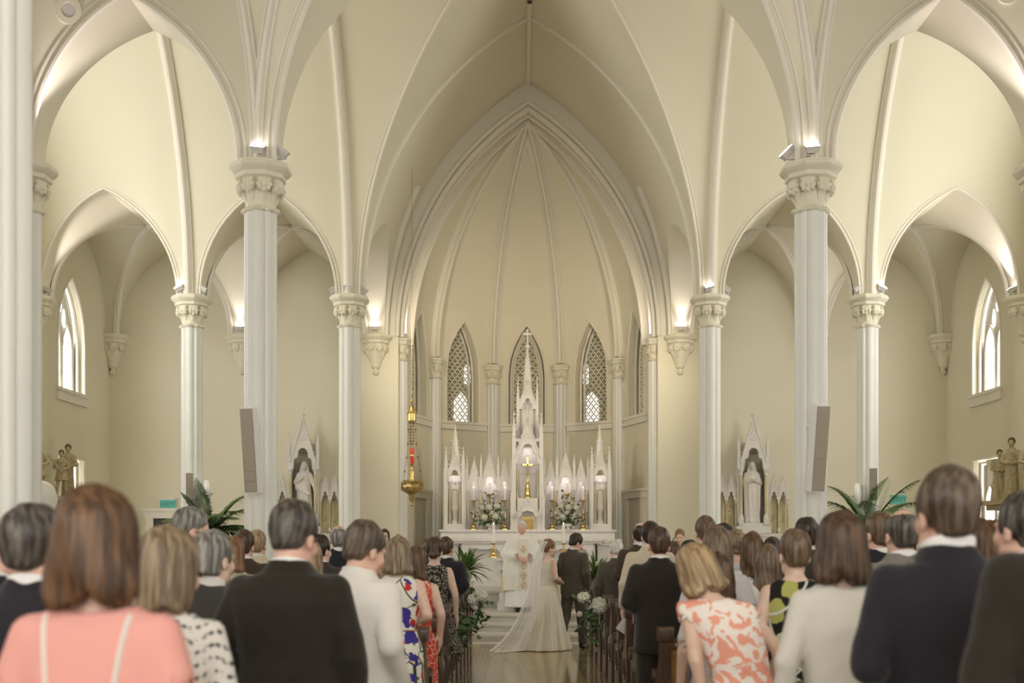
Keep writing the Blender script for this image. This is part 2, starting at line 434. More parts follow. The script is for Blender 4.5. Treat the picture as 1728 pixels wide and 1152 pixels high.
# side walls with two-light windows. generic wall panel along Y
def side_wall(name, X, sx, y0, y1, zt, wins, label):
    mb = MB(); TH = .45; f = lambda u, d, z: (X + sx * d, u, z)
    edges = sorted([y0, y1] + [e for c, hw, *_ in wins for e in (c - hw, c + hw)])
    for i in range(len(edges) - 1):
        a, b = edges[i], edges[i + 1]; m = (a + b) / 2; w = [q for q in wins if abs(m - q[0]) < q[1]]
        if not w: mb.panel([a, b], lambda x: 0, lambda x: zt, 0, TH, f)
        else:
            c, hw, sill, sp, ap = w[0][:5]; us = lin(a, b, 21)
            lows = [q for q in w if True]
            segs = sorted(lows, key=lambda q: q[2]); z = 0
            for q in segs:
                zc = z
                mb.panel([a, b], lambda x: zc, lambda x: q[2], 0, TH, f) if not callable(z) else mb.panel(us, z, lambda x: q[2], 0, TH, f)
                z = (lambda x, q=q: q[3] + archz(x - q[0], q[1], q[4] - q[3]))
            mb.panel(us, z, lambda x: zt, 0, TH, f)
    return wall(name, mb, label)
WWIN = (21.65, .66, 4.55, 5.55, 6.75); WLOW = (21.65, .66, 1.2, 3.28, 3.30)
for sx, nm in ((-1, 'left'), (1, 'right')):
    side_wall('wall_%s' % nm, sx * XW, sx, Y1, Y3 + .3, 11.6, [WWIN, WLOW, (16.6, 1.3, 3.6, 6.8, 8.9)], 'cream transept wall on the %s with tall tracery window' % nm)
    side_wall('wall_aisle_%s' % nm, sx * XA, sx, YE[0], Y1 + P_, 11.6, [(q, .85, 2.3, 5.4, 6.9) for q in (-3.4, 3.2, 9.8)], 'cream nave aisle wall on the %s' % nm)
    mb = MB(); a, b = sorted((sx * (XA + .2), sx * (XW + .4))); mb.box(a, b, Y1 - .2, Y1 + P_ - .02, 0, 11.6); wall('wall_transept_%s' % nm, mb, 'west wall of the %s transept arm' % nm)
mb = MB(); mb.box(-6.4, -3.5, -7.1, -6.7, 0, 12); mb.box(3.5, 6.4, -7.1, -6.7, 0, 12); mb.box(-3.5, 3.5, -7.1, -6.7, 0, 2.2); mb.box(-3.5, 3.5, -7.1, -6.7, 10.2, 12)
wall('wall_front', mb, 'west wall behind the camera with a large window')
wno = [8]
def next_window(label):
    o = empty('window_%d' % wno[0], label=label, cat='window'); o['kind'] = 'structure'; wno[0] += 1; return o
wn = next_window('large west window of the nave'); MB().box(-3.5, 3.5, -6.95, -6.93, 2.2, 10.2).build('pane', 'pane_day', wn)
def two_light(X, sx, win, label, low=False):
    c, hw, sill, sp, ap = win; wn = next_window(label); f = lambda u, d, z: (X + sx * d, u, z)
    # frame roll round the opening and tracery plane
    fr = MB(); us = lin(c - hw, c + hw, 25)
    ol = [(c - hw, sill), (c - hw, ap), (c + hw, ap), (c + hw, sill)] if low else [(c - hw, sill)] + [(u, sp + archz(u - c, hw, ap - sp)) for u in us] + [(c + hw, sill)]
    for g, d, r in ((.0, .0, .03), (-.06, .12, .035), (-.11, .2, .03)):
        fr.tube([f(c + (u - c) * (1 + g / hw), d, sill + (z - sill) * (1 + g / (ap - sill))) for u, z in ol], r, 6)
    fr.build('frame', 'rib_paint', wn)
    tr = MB(); lw = (hw - .12) / 2; ih = hw - .1; tops = (ap - .1)
    lsp, lap = sp - .15, sp + .33
    for s in (-1, 1):
        cc = c + s * (ih / 2); uu = lin(cc - ih / 2, cc + ih / 2, 17); h2 = ih / 2 - .055
        def lo(u): return lsp + archz(u - cc, h2, lap - lsp) if abs(u - cc) < h2 else sill
        tr.panel(uu, lo, lambda u: sp + archz(u - c, ih, tops - sp) if not low else ap, .22, .30, f)
        tr.tube([f(cc - h2, .20, sill)] + [f(u, .20, lsp + archz(u - cc, h2, lap - lsp)) for u in lin(cc - h2, cc + h2, 13)] + [f(cc + h2, .20, sill)], .025, 5)
    tr.panel([c - .06, c + .06], lambda u: sill, lambda u: sp, .18, .30, f)
    for s in (-1, 1):
        tr.panel(sorted([c + s * ih, c + s * (ih - .06)]), lambda u: sill, lambda u: sp, .2, .3, f)
        tr.panel(sorted([c + s * ih, c + s * (hw + .01)]), lambda u: sill, lambda u: sp + .1, .3, .34, f)
    tr.build('tracery', 'rib_paint', wn)
    pn = MB(); uu = lin(c - hw, c + hw, 21); pn.panel(uu, lambda u: sill, lambda u: ap if low else sp + archz(u - c, hw, ap - sp), .34, .36, f); 
    if not low:
        # small glazed lights above the lancets, pierced through the tracery head
        for s, z0, z1 in ((-1, sp + .28, sp + .62), (1, sp + .28, sp + .62), (0, sp + .55, sp + .82)):
            cc = c + s * .17; pn.panel(lin(cc - .055, cc + .055, 7), lambda u: z0 + .12 * abs(u - cc) / .055, lambda u: z1 - .15 * abs(u - cc) / .055, .205, .215, f)
    pn.build('pane', 'pane_glow' if abs(c - 21.65) < .1 else 'pane_day', wn)
    br = MB(); br.panel([c - ih, c + ih], lambda u: sill + (sp - sill) * .55, lambda u: sill + (sp - sill) * .55 + .018, .32, .335, f); br.build('glazing_bar', 'fixture_grey', wn)
    if not low:
        sl = MB(); sl.panel([c - hw - .06, c + hw + .06], lambda u: sill - .22, lambda u: sill - .02, -.05, .02, f); sl.panel([c - hw - .09, c + hw + .09], lambda u: sill - .05, lambda u: sill + .01, -.08, .34, f); sl.build('sill', 'rib_paint', wn, smooth=0)
    return wn
for sx, nm in ((-1, 'left'), (1, 'right')):
    two_light(sx * XW, sx, WWIN, 'two-light pointed chapel window high on the %s wall' % nm)
    two_light(sx * XW, sx, (21.65, .66, 1.2, 2.45, 3.28), 'low square-headed window behind the %s carved figure group' % nm, low=True)
    two_light(sx * XW, sx, (16.6, 1.3, 3.6, 6.8, 8.9), 'large transept window on the %s' % nm)
    for q in (-3.4, 3.2, 9.8): two_light(sx * XA, sx, (q, .85, 2.3, 5.4, 6.9), 'aisle window on the %s side, %s' % (nm, {-3.4: 'rearmost', 3.2: 'beside the pews', 9.8: 'nearest the transept'}[q]))

# ---- floor, steps, aisle pattern
def floor_material():
    m = bpy.data.materials.new('tile_floor'); m.use_nodes = True; N = m.node_tree.nodes; L = m.node_tree.links; b = N['Principled BSDF']
    tc = N.new('ShaderNodeTexCoord'); sp = N.new('ShaderNodeSeparateXYZ'); L.new(tc.outputs['Object'], sp.inputs[0])
    def mth(op, a, bb=None, c=None):
        n = N.new('ShaderNodeMath'); n.operation = op
        for i, q in enumerate((a, bb, c)):
            if q is None: continue
            if isinstance(q, (int, float)): n.inputs[i].default_value = q
            else: L.new(q, n.inputs[i])
        return n.outputs[0]
    def stripe(coord, centre, wid): return mth('COMPARE', coord, centre, wid)
    ax = mth('ABSOLUTE', sp.outputs['X']); y = sp.outputs['Y']
    def mix(a, bcol, fac):
        n = N.new('ShaderNodeMix'); n.data_type = 'RGBA'
        if isinstance(a, tuple): n.inputs[6].default_value = (*a, 1)
        else: L.new(a, n.inputs[6])
        if isinstance(bcol, tuple): n.inputs[7].default_value = (*bcol, 1)
        else: L.new(bcol, n.inputs[7])
        if isinstance(fac, (int, float)): n.inputs[0].default_value = fac
        else: L.new(fac, n.inputs[0])
        return n.outputs[2]
    nz = N.new('ShaderNodeTexNoise'); nz.inputs['Scale'].default_value = 2.2; nz.inputs['Detail'].default_value = 6; L.new(tc.outputs['Object'], nz.inputs['Vector'])
    ck = N.new('ShaderNodeTexChecker'); ck.inputs['Scale'].default_value = 9.0; L.new(tc.outputs['Object'], ck.inputs['Vector'])
    ck.inputs['Color1'].default_value = (.43, .33, .15, 1); ck.inputs['Color2'].default_value = (.38, .29, .125, 1)
    base = mix(ck.outputs['Color'], (.44, .335, .155), nz.outputs['Fac'])
    # dotted rows running down the aisle
    dash = mth('COMPARE', mth('FRACT', mth('MULTIPLY', y, 5.0)), .5, .26)
    for c in (.18, .42):
        base = mix(base, (.085, .07, .028), mth('MULTIPLY', stripe(ax, c, .035), dash))
    # border band: dark / light / dotted / dark
    base = mix(base, (.36, .29, .14), stripe(ax, .70, .10))
    for c, wd in ((.61, .014), (.655, .012), (.79, .014)): base = mix(base, (.11, .10, .05), stripe(ax, c, wd))
    dash2 = mth('COMPARE', mth('FRACT', mth('MULTIPLY', y, 8.0)), .5, .25)
    base = mix(base, (.12, .11, .05), mth('MULTIPLY', stripe(ax, .72, .03), dash2))
    inb = stripe(y, 17.25, .045); inb2 = stripe(y, 17.45, .02)
    base = mix(base, (.20, .17, .08), mth('MULTIPLY', inb, dash)); base = mix(base, (.20, .17, .08), inb2)
    out = mth('GREATER_THAN', ax, .82); far = mth('LESS_THAN', y, 17.2)
    base = mix(base, (.20, .085, .04), mth('MULTIPLY', out, far))
    L.new(base, b.inputs['Base Color']); b.inputs['Roughness'].default_value = .13; b.inputs['Specular IOR Level'].default_value = .55
    MATS['tile_floor'] = m
floor_material()
fl = MB(); fl.box(-9.2, 9.2, -7.1, 29.4, -.2, 0); floor = tag(fl.build('floor', 'tile_floor', smooth=0), 'polished ochre tile floor with dark patterned aisle border', 'floor', kind='structure')
STEPS = [(18.45, .15), (18.80, .30), (19.15, .44), (20.95, .585), (21.45, .73)]
z0 = 0
for k, (y, z) in enumerate(STEPS):
    st = MB(); xw = 2.95 if k < 3 else 2.6; ye = STEPS[k + 1][0] + .3 if k < 4 else 27.4
    if k == 2: ye = 21.4
    xw = 2.9 if k < 4 else 2.65
    st.box(-xw, xw, y + .03, ye, z0 if k else 0, z - .045)
    st.box(-xw - .02, xw + .02, y, ye, z - .045, z)
    z0 = z
    so = st.build('step', 'marble_step', floor, smooth=0)
ft = MB(); ft.box(-2.9, 2.9, 18.34, 18.45, 0, .012); ft.build('step_border', 'marble_white', floor, smooth=0)
# ---- ribs and mouldings (parts of the ceiling)
RIB = lambda w, d: [(-w, -.03), (-w, .35 * d), (-.62 * w, .42 * d), (-.5 * w, .75 * d), (-.25 * w, .97 * d), (0, d), (.25 * w, .97 * d), (.5 * w, .75 * d), (.62 * w, .42 * d), (w, .35 * d), (w, -.03)]
def rib(name, pts, norms, w=.11, d=.12, m='rib_paint'):
    mb = MB(); mb.sweep(pts, norms, RIB(w, d)); return mb.build(name, m, ceiling, smooth=35)
def hz(top, n=26, start=0.0): return [start + (top - start) * i / (n - 1) for i in range(n)]
for x in (-XA, -XN, XN, XA):                       # transept east flank
    p = [(x, Y2 - P_ - off(h, HT[3], RISE), ZS + h) for h in hz(RISE * .97)]
    rib('rib', p, [(0, -1, -.3)] * len(p), .085, .11)
for sx in (-1, 1):
    for k, (slope) in enumerate((1.4 / 3.3, -.95)):   # diagonal ribs above the nave columns
        for yl, sg, ht in ((Y1, -1, HT[2]), (YE[2], 1, HT[1])):
            p = [(sx * (XN + slope * off(h, ht, RISE)), yl + sg * (P_ + off(h, ht, RISE)), ZS + h) for h in hz(RISE * .97, 30)]
            rib('rib', p, [(0, sg, -.3)] * len(p), .07, .08)
# wall ribs rising from the outer corner capitals
for sx in (-1, 1):
    p = [(sx * (XA - .16 - .42 * off(h, HT[2], RISE)), Y1 - P_ - off(h, HT[2], RISE), ZS + h) for h in hz(RISE * .97, 30)]
    rib('rib', p, [(0, -1, -.3)] * len(p), .07, .08)
def edge_mould(o, yf, ny, r=.035, gap=.075):
    for s in (-1, 1):
        mb = MB(); hs = zrows(o[2], [o[2]])
        for g, rr in ((0.0, r), (gap, r * .7)):
            pts = [(o[0] + s * (o[1] + g - off(h, o[1], o[2])) if h < o[2] else o[0], yf(h) + ny * .004, ZS + h + (g * .6 if h > .3 else 0)) for h in hs]
            mb.tube(pts, rr, 6)
        mb.build('arch_moulding', 'rib_paint', ceiling)
for o in [NAVE] + AIS: edge_mould(o, lambda h: Y1 - P_ - off(h, HT[2], RISE), -1)
for o in AIS + OUT + [CHAN]: edge_mould(o, lambda h: Y2 - P_ - off(h, HT[3], RISE), -1, .022, .05)
# chancel: near diagonals, ridge, far diagonals
for sx in (-1, 1):
    p = [(sx * (CHAN[1] - off(h, CHAN[1], RISE)), Y2 + .22 + .55 * off(h, CHAN[1], RISE) / CHAN[1], ZS + h) for h in hz(RISE, 36)]
    rib('rib', p, [(-sx, 0, -.6)] * len(p), .06, .06)
    p = [(sx * (CHAN[1] - off(h, CHAN[1], RISE)), Y3 - .16 - 2.6 * (off(h, CHAN[1], RISE) / CHAN[1]) ** 1.0, ZS + h) for h in hz(RISE * .55, 24)]
    rib('rib', p, [(-sx, -.3, -.5)] * len(p), .08, .09)
p = [(0, y, ZS + RISE) for y in lin(Y2 + .1, Y3, 6)]; rib('ridge_rib', p, [(0, 0, -1)] * 6, .09, .09)
# apse arch order
for s in (-1, 1):
    hs = zrows(ARISE, [ARISE]); 
    p = [(s * (AH - off(h, AH, ARISE)), Y3 + .06, ZS + h) for h in hs]
    mb = MB(); nn = [(-s, 0, -.4)] * len(p)
    for du, y, r in ((.02, Y3 - .03, .05), (-.05, Y3 + .12, .075), (.02, Y3 + .26, .05), (-.05, Y3 + .42, .075), (.02, Y3 + .58, .05)):
        mb.tube([(s * max(0, AH + du - off(h, AH, ARISE)), y, ZS + h + (du if h > 1 else 0) * .5) for h in hs], r, 8)
    # flat outer band on the wall face
    o1 = [(AH + .30) * 1.0, ARISE + .46]; rows = []
    for i in range(50):
        t = i / 49; ha_, hb_ = t * ARISE, t * o1[1]
        xa, xb = AH + .02 - off(ha_, AH + .02, ARISE), o1[0] - off(hb_, o1[0], o1[1])
        rows.append([(s * xa, Y3 - .02, ZS + ha_), (s * (xa + xb) / 2, Y3 - .035, ZS + (ha_ + hb_) / 2), (s * xb, Y3 - .03, ZS + hb_), (s * (xb + .012), Y3 + .01, ZS + hb_ + .012)])
    mb.grid(rows)
    mb.build('apse_arch', 'rib_paint', ceiling)
for k in range(6):
    v = AV[k]; p = [apt(v, z) for z in lin(AZ + .05, AZ + ARISE - .005, 40)]
    nn = [(-(q[0] - 0) * .8, -(q[1] - 24.2), -.5) for q in p]
    rib('rib', p, nn, .17, .13); rib('rib', [(a[0] + b[0] * .02, a[1] + b[1] * .02, a[2] - .02) for a, b in zip(p, nn)], nn, .08, .20)
# chapel diagonals
for sx in (-1, 1):
    for o in (AIS[0], OUT[0]):
        cx = abs(o[0])
        for e in (-1, 1):
            for yy in (-1, 1):
                p = []
                for h in hz(RC, 20):
                    t = off(h, HC, RC) / HC; p.append((sx * (cx + e * o[1] * (1 - t)), YC + yy * HC * (1 - t), ZS + h))
                rib('rib', p, [(0, 0, -1) if i > 4 else (-sx * e, -yy, -.6) for i in range(20)], .06, .07)
# ================================================================== signed-distance modelling
def surf(fn, xs, ys, zs):
    """surface nets on a rectilinear grid -> verts (n,3), quads (m,4)"""
    xs, ys, zs = (np.asarray(a, dtype=np.float32) for a in (xs, ys, zs))
    X, Y, Z = np.meshgrid(xs, ys, zs, indexing='ij'); F = fn((X, Y, Z)).astype(np.float32)
    S = F < 0
    nx, ny, nz = F.shape
    c = np.zeros((nx - 1, ny - 1, nz - 1), np.int8)
    for i in (0, 1):
        for j in (0, 1):
            for k in (0, 1): c += S[i:nx - 1 + i, j:ny - 1 + j, k:nz - 1 + k]
    act = (c > 0) & (c < 8); idx = -np.ones(act.shape, np.int64); I, J, K = np.nonzero(act); n = len(I)
    idx[I, J, K] = np.arange(n)
    acc = np.zeros((n, 3)); cnt = np.zeros(n)
    cor = [(i, j, k) for i in (0, 1) for j in (0, 1) for k in (0, 1)]
    for a in cor:
        for ax in range(3):
            if a[ax] == 1: continue
            b = list(a); b[ax] = 1
            fa = F[I + a[0], J + a[1], K + a[2]]; fb = F[I + b[0], J + b[1], K + b[2]]
            m = (fa < 0) != (fb < 0)
            t = np.where(m, fa / np.where(m, fa - fb, 1), 0)
            pa = np.stack([xs[I + a[0]], ys[J + a[1]], zs[K + a[2]]], 1); pb = np.stack([xs[I + b[0]], ys[J + b[1]], zs[K + b[2]]], 1)
            acc[m] += (pa + (pb - pa) * t[:, None])[m]; cnt[m] += 1
    V = acc / np.maximum(cnt, 1)[:, None]; Q = []
    def emit(m, d):
        i, j, k = np.nonzero(m); return i, j, k
    # edges along x
    m = S[:-1, 1:-1, 1:-1] != S[1:, 1:-1, 1:-1]; i, j, k = np.nonzero(m); j1, k1 = j + 1, k + 1
    q = np.stack([idx[i, j1 - 1, k1 - 1], idx[i, j1, k1 - 1], idx[i, j1, k1], idx[i, j1 - 1, k1]], 1); fl = S[i, j1, k1]; q[~fl] = q[~fl][:, ::-1]; Q.append(q)
    m = S[1:-1, :-1, 1:-1] != S[1:-1, 1:, 1:-1]; i, j, k = np.nonzero(m); i1, k1 = i + 1, k + 1
    q = np.stack([idx[i1 - 1, j, k1 - 1], idx[i1 - 1, j, k1], idx[i1, j, k1], idx[i1, j, k1 - 1]], 1); fl = S[i1, j, k1]; q[~fl] = q[~fl][:, ::-1]; Q.append(q)
    m = S[1:-1, 1:-1, :-1] != S[1:-1, 1:-1, 1:]; i, j, k = np.nonzero(m); i1, j1 = i + 1, j + 1
    q = np.stack([idx[i1 - 1, j1 - 1, k], idx[i1, j1 - 1, k], idx[i1, j1, k], idx[i1 - 1, j1, k]], 1); fl = S[i1, j1, k]; q[~fl] = q[~fl][:, ::-1]; Q.append(q)
    return V, np.concatenate(Q)
def smin(a, b, k):
    if k <= 0: return np.minimum(a, b)
    h = np.clip(.5 + .5 * (b - a) / k, 0, 1); return b + (a - b) * h - k * h * (1 - h)
def cap(P, a, b, r1, r2=None, sc=(1, 1, 1)):
    r2 = r1 if r2 is None else r2
    a = np.array(a, float) * 1; b = np.array(b, float); s = np.array(sc, float); ab = (b - a) / s
    px, py, pz = (P[0] - a[0]) / s[0], (P[1] - a[1]) / s[1], (P[2] - a[2]) / s[2]
    t = np.clip((px * ab[0] + py * ab[1] + pz * ab[2]) / max(1e-9, (ab * ab).sum()), 0, 1)
    return np.sqrt((px - ab[0] * t) ** 2 + (py - ab[1] * t) ** 2 + (pz - ab[2] * t) ** 2) - (r1 + (r2 - r1) * t)
def ell(P, c, r):
    k = np.sqrt(((P[0] - c[0]) / r[0]) ** 2 + ((P[1] - c[1]) / r[1]) ** 2 + ((P[2] - c[2]) / r[2]) ** 2)
    return (k - 1) * min(r)
def loft(P, tab, p=2.3, fold=None, grow=0.0):
    """tab rows: z, half width, half depth, y offset[, x offset]"""
    tab = sorted(tab); z = np.array([t[0] for t in tab]); Z = P[2]
    w = np.interp(Z, z, [t[1] for t in tab]) + grow; d = np.interp(Z, z, [t[2] for t in tab]) + grow
    cy = np.interp(Z, z, [t[3] if len(t) > 3 else 0 for t in tab]); cx = np.interp(Z, z, [t[4] if len(t) > 4 else 0 for t in tab])
    x, y = P[0] - cx, P[1] - cy
    if fold is not None:
        th = np.arctan2(y, x); f = 1 + fold(th, Z); w = w * f; d = d * f
    k = ((np.abs(x) / w) ** p + (np.abs(y) / d) ** p) ** (1 / p)
    q = (k - 1) * np.minimum(w, d)
    return np.maximum(q, np.maximum(Z - z[-1], z[0] - Z))
def ax(lo, hi, step, fine=None):
    """axis samples, finer inside fine=(lo,hi,step)"""
    if not fine: return np.arange(lo, hi + step, step)
    a, b, s = fine; a = max(a, lo); b = min(b, hi)
    out = list(np.arange(lo, a - step * .5, step)) + list(np.arange(a, b, s)) + list(np.arange(b, hi + step, step))
    return np.array(out)
def mesh_vq(name, parts, mats, smooth=True):
    """parts: list of (V,Q,material index)"""
    vs, fs, mi = [], [], []; o = 0
    for V, Q, m in parts:
        vs.append(np.asarray(V, dtype=float)); fs.append(np.asarray(Q) + o); mi += [m] * len(Q); o += len(V)
    me = bpy.data.meshes.new(name); V = np.concatenate(vs)
    me.from_pydata(V.tolist(), [], [tuple(int(i) for i in q) for f in fs for q in f])
    for m in (mats if isinstance(mats, (list, tuple)) else [mats]): me.materials.append(MATS[m] if isinstance(m, str) else m)
    if any(mi): me.polygons.foreach_set('material_index', mi)
    if smooth: me.polygons.foreach_set('use_smooth', [True] * len(me.polygons))
    me.update(); return me
def MBvq(mb): return [p for p in mb.v], [f for f in mb.f]
def rotm(yaw=0, pitch=0, roll=0):
    return np.array(Matrix.Rotation(yaw, 3, 'Z') @ Matrix.Rotation(pitch, 3, 'X') @ Matrix.Rotation(roll, 3, 'Y'))
def loc_of(P, piv, R):
    """points in the frame of a joint: inverse rotation about piv"""
    x, y, z = P[0] - piv[0], P[1] - piv[1], P[2] - piv[2]; Ri = R.T
    return (Ri[0, 0] * x + Ri[0, 1] * y + Ri[0, 2] * z, Ri[1, 0] * x + Ri[1, 1] * y + Ri[1, 2] * z, Ri[2, 0] * x + Ri[2, 1] * y + Ri[2, 2] * z)

# ---- people -------------------------------------------------------------
NECK = np.array((0, .0, 1.47))
def head_sdf(p, fem=False, old=False):
    d = ell(p, (0, -.010, .142), (.075, .097, .100))
    d = smin(d, ell(p, (0, .036, .085), (.060, .070, .105)), .03)
    d = smin(d, cap(p, (-.035, .03, .025), (.035, .03, .025), .028), .03)
    d = smin(d, ell(p, (0, .078, .012), (.028, .025, .022)), .025)
    d = smin(d, cap(p, (0, .100, .118), (0, .127, .072), .008, .014), .014)
    d = smin(d, ell(p, (0, .100, .036), (.024, .014, .012)), .010)
    for s in (-1, 1):
        d = smin(d, cap(p, (s * .012, .098, .131), (s * .045, .085, .131), .008), .014)
        d = np.maximum(d, -(ell(p, (s * .031, .112, .112), (.017, .017, .012)))) if False else smin(d, ell(p, (s * .04, .072, .075), (.025, .025, .025)), .02)
        d = smin(d, ell(p, (s * .079, -.004, .090), (.011, .021, .033)), .008)
        d = np.maximum(d, -ell(p, (s * .092, .004, .094), (.010, .010, .017)))
        d = -smin(-d, ell(p, (s * .031, .114, .113), (.015, .016, .010)), .008)
    return d
def hair_sdf(p, style, seed=0):
    x, y, z = p; ph = seed * 1.7
    if style in ('short', 'crop', 'balding', 'curly', 'updo', 'low_bun', 'pony', 'braid'):
        g = {'short': .008, 'crop': .005, 'balding': .008, 'curly': .022, 'updo': .012, 'low_bun': .014, 'pony': .012, 'braid': .013}[style]
        d = ell(p, (0, -.014, .148), (.078 + g, .098 + g, .100 + g))
        nape = cap(p, (0, -.052, .07), (0, -.042, .035), .056 + g * .4, .046 + g * .1)
        d = smin(d, nape, .03)
        face = y - (.040 + np.clip(z - .10, -.06, .16) * .42)          # hairline
        side = np.minimum(.098 - z, y + .012)                            # clear of the ears
        d = np.maximum(d, face); d = np.maximum(d, np.minimum(side, .02)); d = np.maximum(d, .038 - z); d = d + np.clip(.105 - z, 0, .1) * .09
        if style == 'balding': d = np.maximum(d, -(ell(p, (0, .035, .240), (.115, .125, .078))))
        d = d + .004 * np.sin(60 * x + 25 * y + ph) * np.sin(30 * z + 40 * y)
        if style == 'curly': d = d + .006 * np.sin(90 * x) * np.sin(90 * y) * np.sin(90 * z)
        if style == 'updo': d = smin(d, ell(p, (0, -.115, .15), (.055, .045, .05)), .02) + .003 * np.sin(110 * z + 40 * x)
        if style == 'low_bun': d = smin(d, ell(p, (0, -.105, .07), (.05, .04, .045)), .015) + .003 * np.sin(120 * x + 60 * z)
        if style == 'braid':
            d = smin(d, ell(p, (0.0, -.10, .075), (.05, .035, .04)), .015); d = smin(d, cap(p, (-.08, -.02, .15), (0, -.11, .10), .016), .006); d = smin(d, cap(p, (.08, -.02, .15), (0, -.11, .10), .016), .006)
        if style == 'pony':
            d = smin(d, cap(p, (0, -.11, .13), (.01, -.125, -.10), .032, .02), .02)
        return d
    L, W, top, flare = {'bob': (-.045, .090, .0, .010), 'bob_full': (-.03, .099, .005, .014), 'long': (-.20, .094, .0, .010), 'mid': (-.036, .094, .003, .022), 'sleek': (-.13, .090, 0, .004), 'pixie': (.03, .086, .002, -.006), 'half_up': (-.19, .091, .0, .0)}[style]
    tab = [(L, W + flare - .012, .070, -.045), (L + .03, W + flare, .088, -.035), (.04, W + flare * .4, .104, -.022), (.11, W * .985, .112, -.013), (.165, W * .93, .110, -.010), (.205, W * .80, .098, -.010), (.235, W * .58, .075, -.010), (.253, W * .28, .042, -.010), (.258 + top, .004, .006, -.010)]
    wav = lambda th, Z: .045 * np.sin(5 * th + ph + 3 * np.sin(12 * Z)) * np.clip((.17 - Z) * 6, 0, 1) + .012 * np.sin(17 * th + 9 * Z + ph * 2) + .007 * np.sin(31 * th - 12 * Z)
    d = loft(p, tab, 2.15, wav); th0 = np.arctan2(y, x)
    if style != 'pixie': d = np.maximum(d, L + .012 + (.016 if style == 'mid' else .010) * (np.sin(5 * th0 + ph) + .7 * np.sin(11 * th0 + 2 * ph)) - z)
    d = np.maximum(d, np.maximum(y - (.058 + np.clip(z - .13, -.2, .14) * .28), -(np.abs(x) - .0) * 0 - 1))
    if style == 'pixie': d = np.maximum(d, np.minimum(.095 - z, y + .02))
    d = d + .0035 * np.sin(55 * x + 20 * z + ph)
    if style == 'half_up': d = smin(d, cap(p, (0, -.10, .14), (.02, -.14, -.06), .03, .022), .02)
    if style == 'long' or style == 'mid':
        d = d + .010 * np.sin(26 * z + 8 * x + ph) * np.clip((.08 - z) * 8, 0, 1)
    return d
def lock_strips(sdf, n, seed, length=.2, r=.0055, start=(0, -.012, .20), spread=.10):
    """tapered locks that run over the hair surface from the crown down"""
    if n == 0: return np.zeros((0, 3)), np.zeros((0, 4), int)
    rs = np.random.RandomState(seed); e = .002
    th = rs.uniform(0, 2 * PI, n); el = rs.uniform(0, 1, n) ** .7
    p = np.stack([start[0] + spread * np.cos(th) * el, start[1] + spread * np.sin(th) * el, np.full(n, start[2] + .05) - el * rs.uniform(.0, .16, n)], 1)
    def grad(p):
        f0 = sdf((p[:, 0], p[:, 1], p[:, 2])); g = np.stack([sdf((p[:, 0] + (e if a == 0 else 0), p[:, 1] + (e if a == 1 else 0), p[:, 2] + (e if a == 2 else 0))) - f0 for a in range(3)], 1) / e
        return f0, g / np.maximum(1e-6, np.linalg.norm(g, axis=1))[:, None]
    steps = 9; path = []; nrm = []
    L = length * rs.uniform(.5, 1.0, n)
    for k in range(steps):
        for _ in range(3):
            f, g = grad(p); p = p - g * (f - .0012)[:, None] * .9
        path.append(p.copy()); nrm.append(g)
        down = np.array([0, 0, -1.0])[None] + rs.normal(0, .06, (n, 3)) + .5 * g * np.array([1, 1, 0]) * (np.clip(p[:, 2:3] - .17, 0, 1) * 12)
        t = down - g * (down * g).sum(1)[:, None]; t /= np.maximum(1e-6, np.linalg.norm(t, axis=1))[:, None]
        p = p + t * (L / steps)[:, None]
    path = np.array(path); nrm = np.array(nrm); V, Q = [], []
    f, g = grad(path[-1]); ok = np.abs(f) < .02
    for i in range(n):
        if not ok[i]: continue
        P = path[:, i]; base = len(V)
        T = np.gradient(P, axis=0); T /= np.maximum(1e-6, np.linalg.norm(T, axis=1))[:, None]
        B = np.cross(T, nrm[:, i]); rr = r * rs.uniform(.6, 1.3)
        for k in range(steps):
            q = rr * (1.0 if 0 < k < steps - 2 else (.5 if k == 0 else .45 if k == steps - 2 else .1))
            V += [P[k] - B[k] * q, P[k] + nrm[k, i] * q * .7, P[k] + B[k] * q]
        for k in range(steps - 1):
            a = base + 3 * k; Q += [(a, a + 1, a + 4, a + 3), (a + 1, a + 2, a + 5, a + 4)]
    if not V: return np.zeros((0, 3)), np.zeros((0, 4), int)
    return np.array(V), np.array(Q)
def hand_vq():
    def f(P):
        d = ell(P, (0, .004, -.048), (.017, .040, .052)); d = smin(d, cap(P, (0, 0, .02), (0, .002, -.03), .024, .026, (.85, 1.1, 1)), .02)
        for y, l, b in ((.031, .072, .010), (.011, .082, .013), (-.010, .076, .012), (-.029, .060, .009)):
            a = (0, y, -.088); m = (-.010, y * 1.06, -.088 - l * .5); e = (-.034, y * 1.06, -.088 - l * .92)
            d = smin(d, np.minimum(cap(P, a, m, .0092, .0083), cap(P, m, e, .0083, .0068)), .006)
        d = smin(d, np.minimum(cap(P, (-.006, .030, -.030), (-.018, .056, -.066), .014, .0105), cap(P, (-.018, .056, -.066), (-.026, .055, -.097), .0105, .008)), .010)
        return d
    return surf(f, ax(-.06, .045, .0055), ax(-.06, .085, .0055), ax(-.19, .055, .006))
HAND = None
def place_hand(wrist, dirv, side, twist=0.0):
    global HAND
    if HAND is None: HAND = hand_vq()
    V, Q = HAND; V = V.copy()
    if side < 0: V[:, 0] *= -1; Q = Q[:, ::-1]
    d = Vector(dirv).normalized(); q = Vector((0, 0, -1)).rotation_difference(d); M = np.array((q.to_matrix() @ Matrix.Rotation(twist, 3, 'Z')))
    return V @ M.T + np.array(wrist), Q
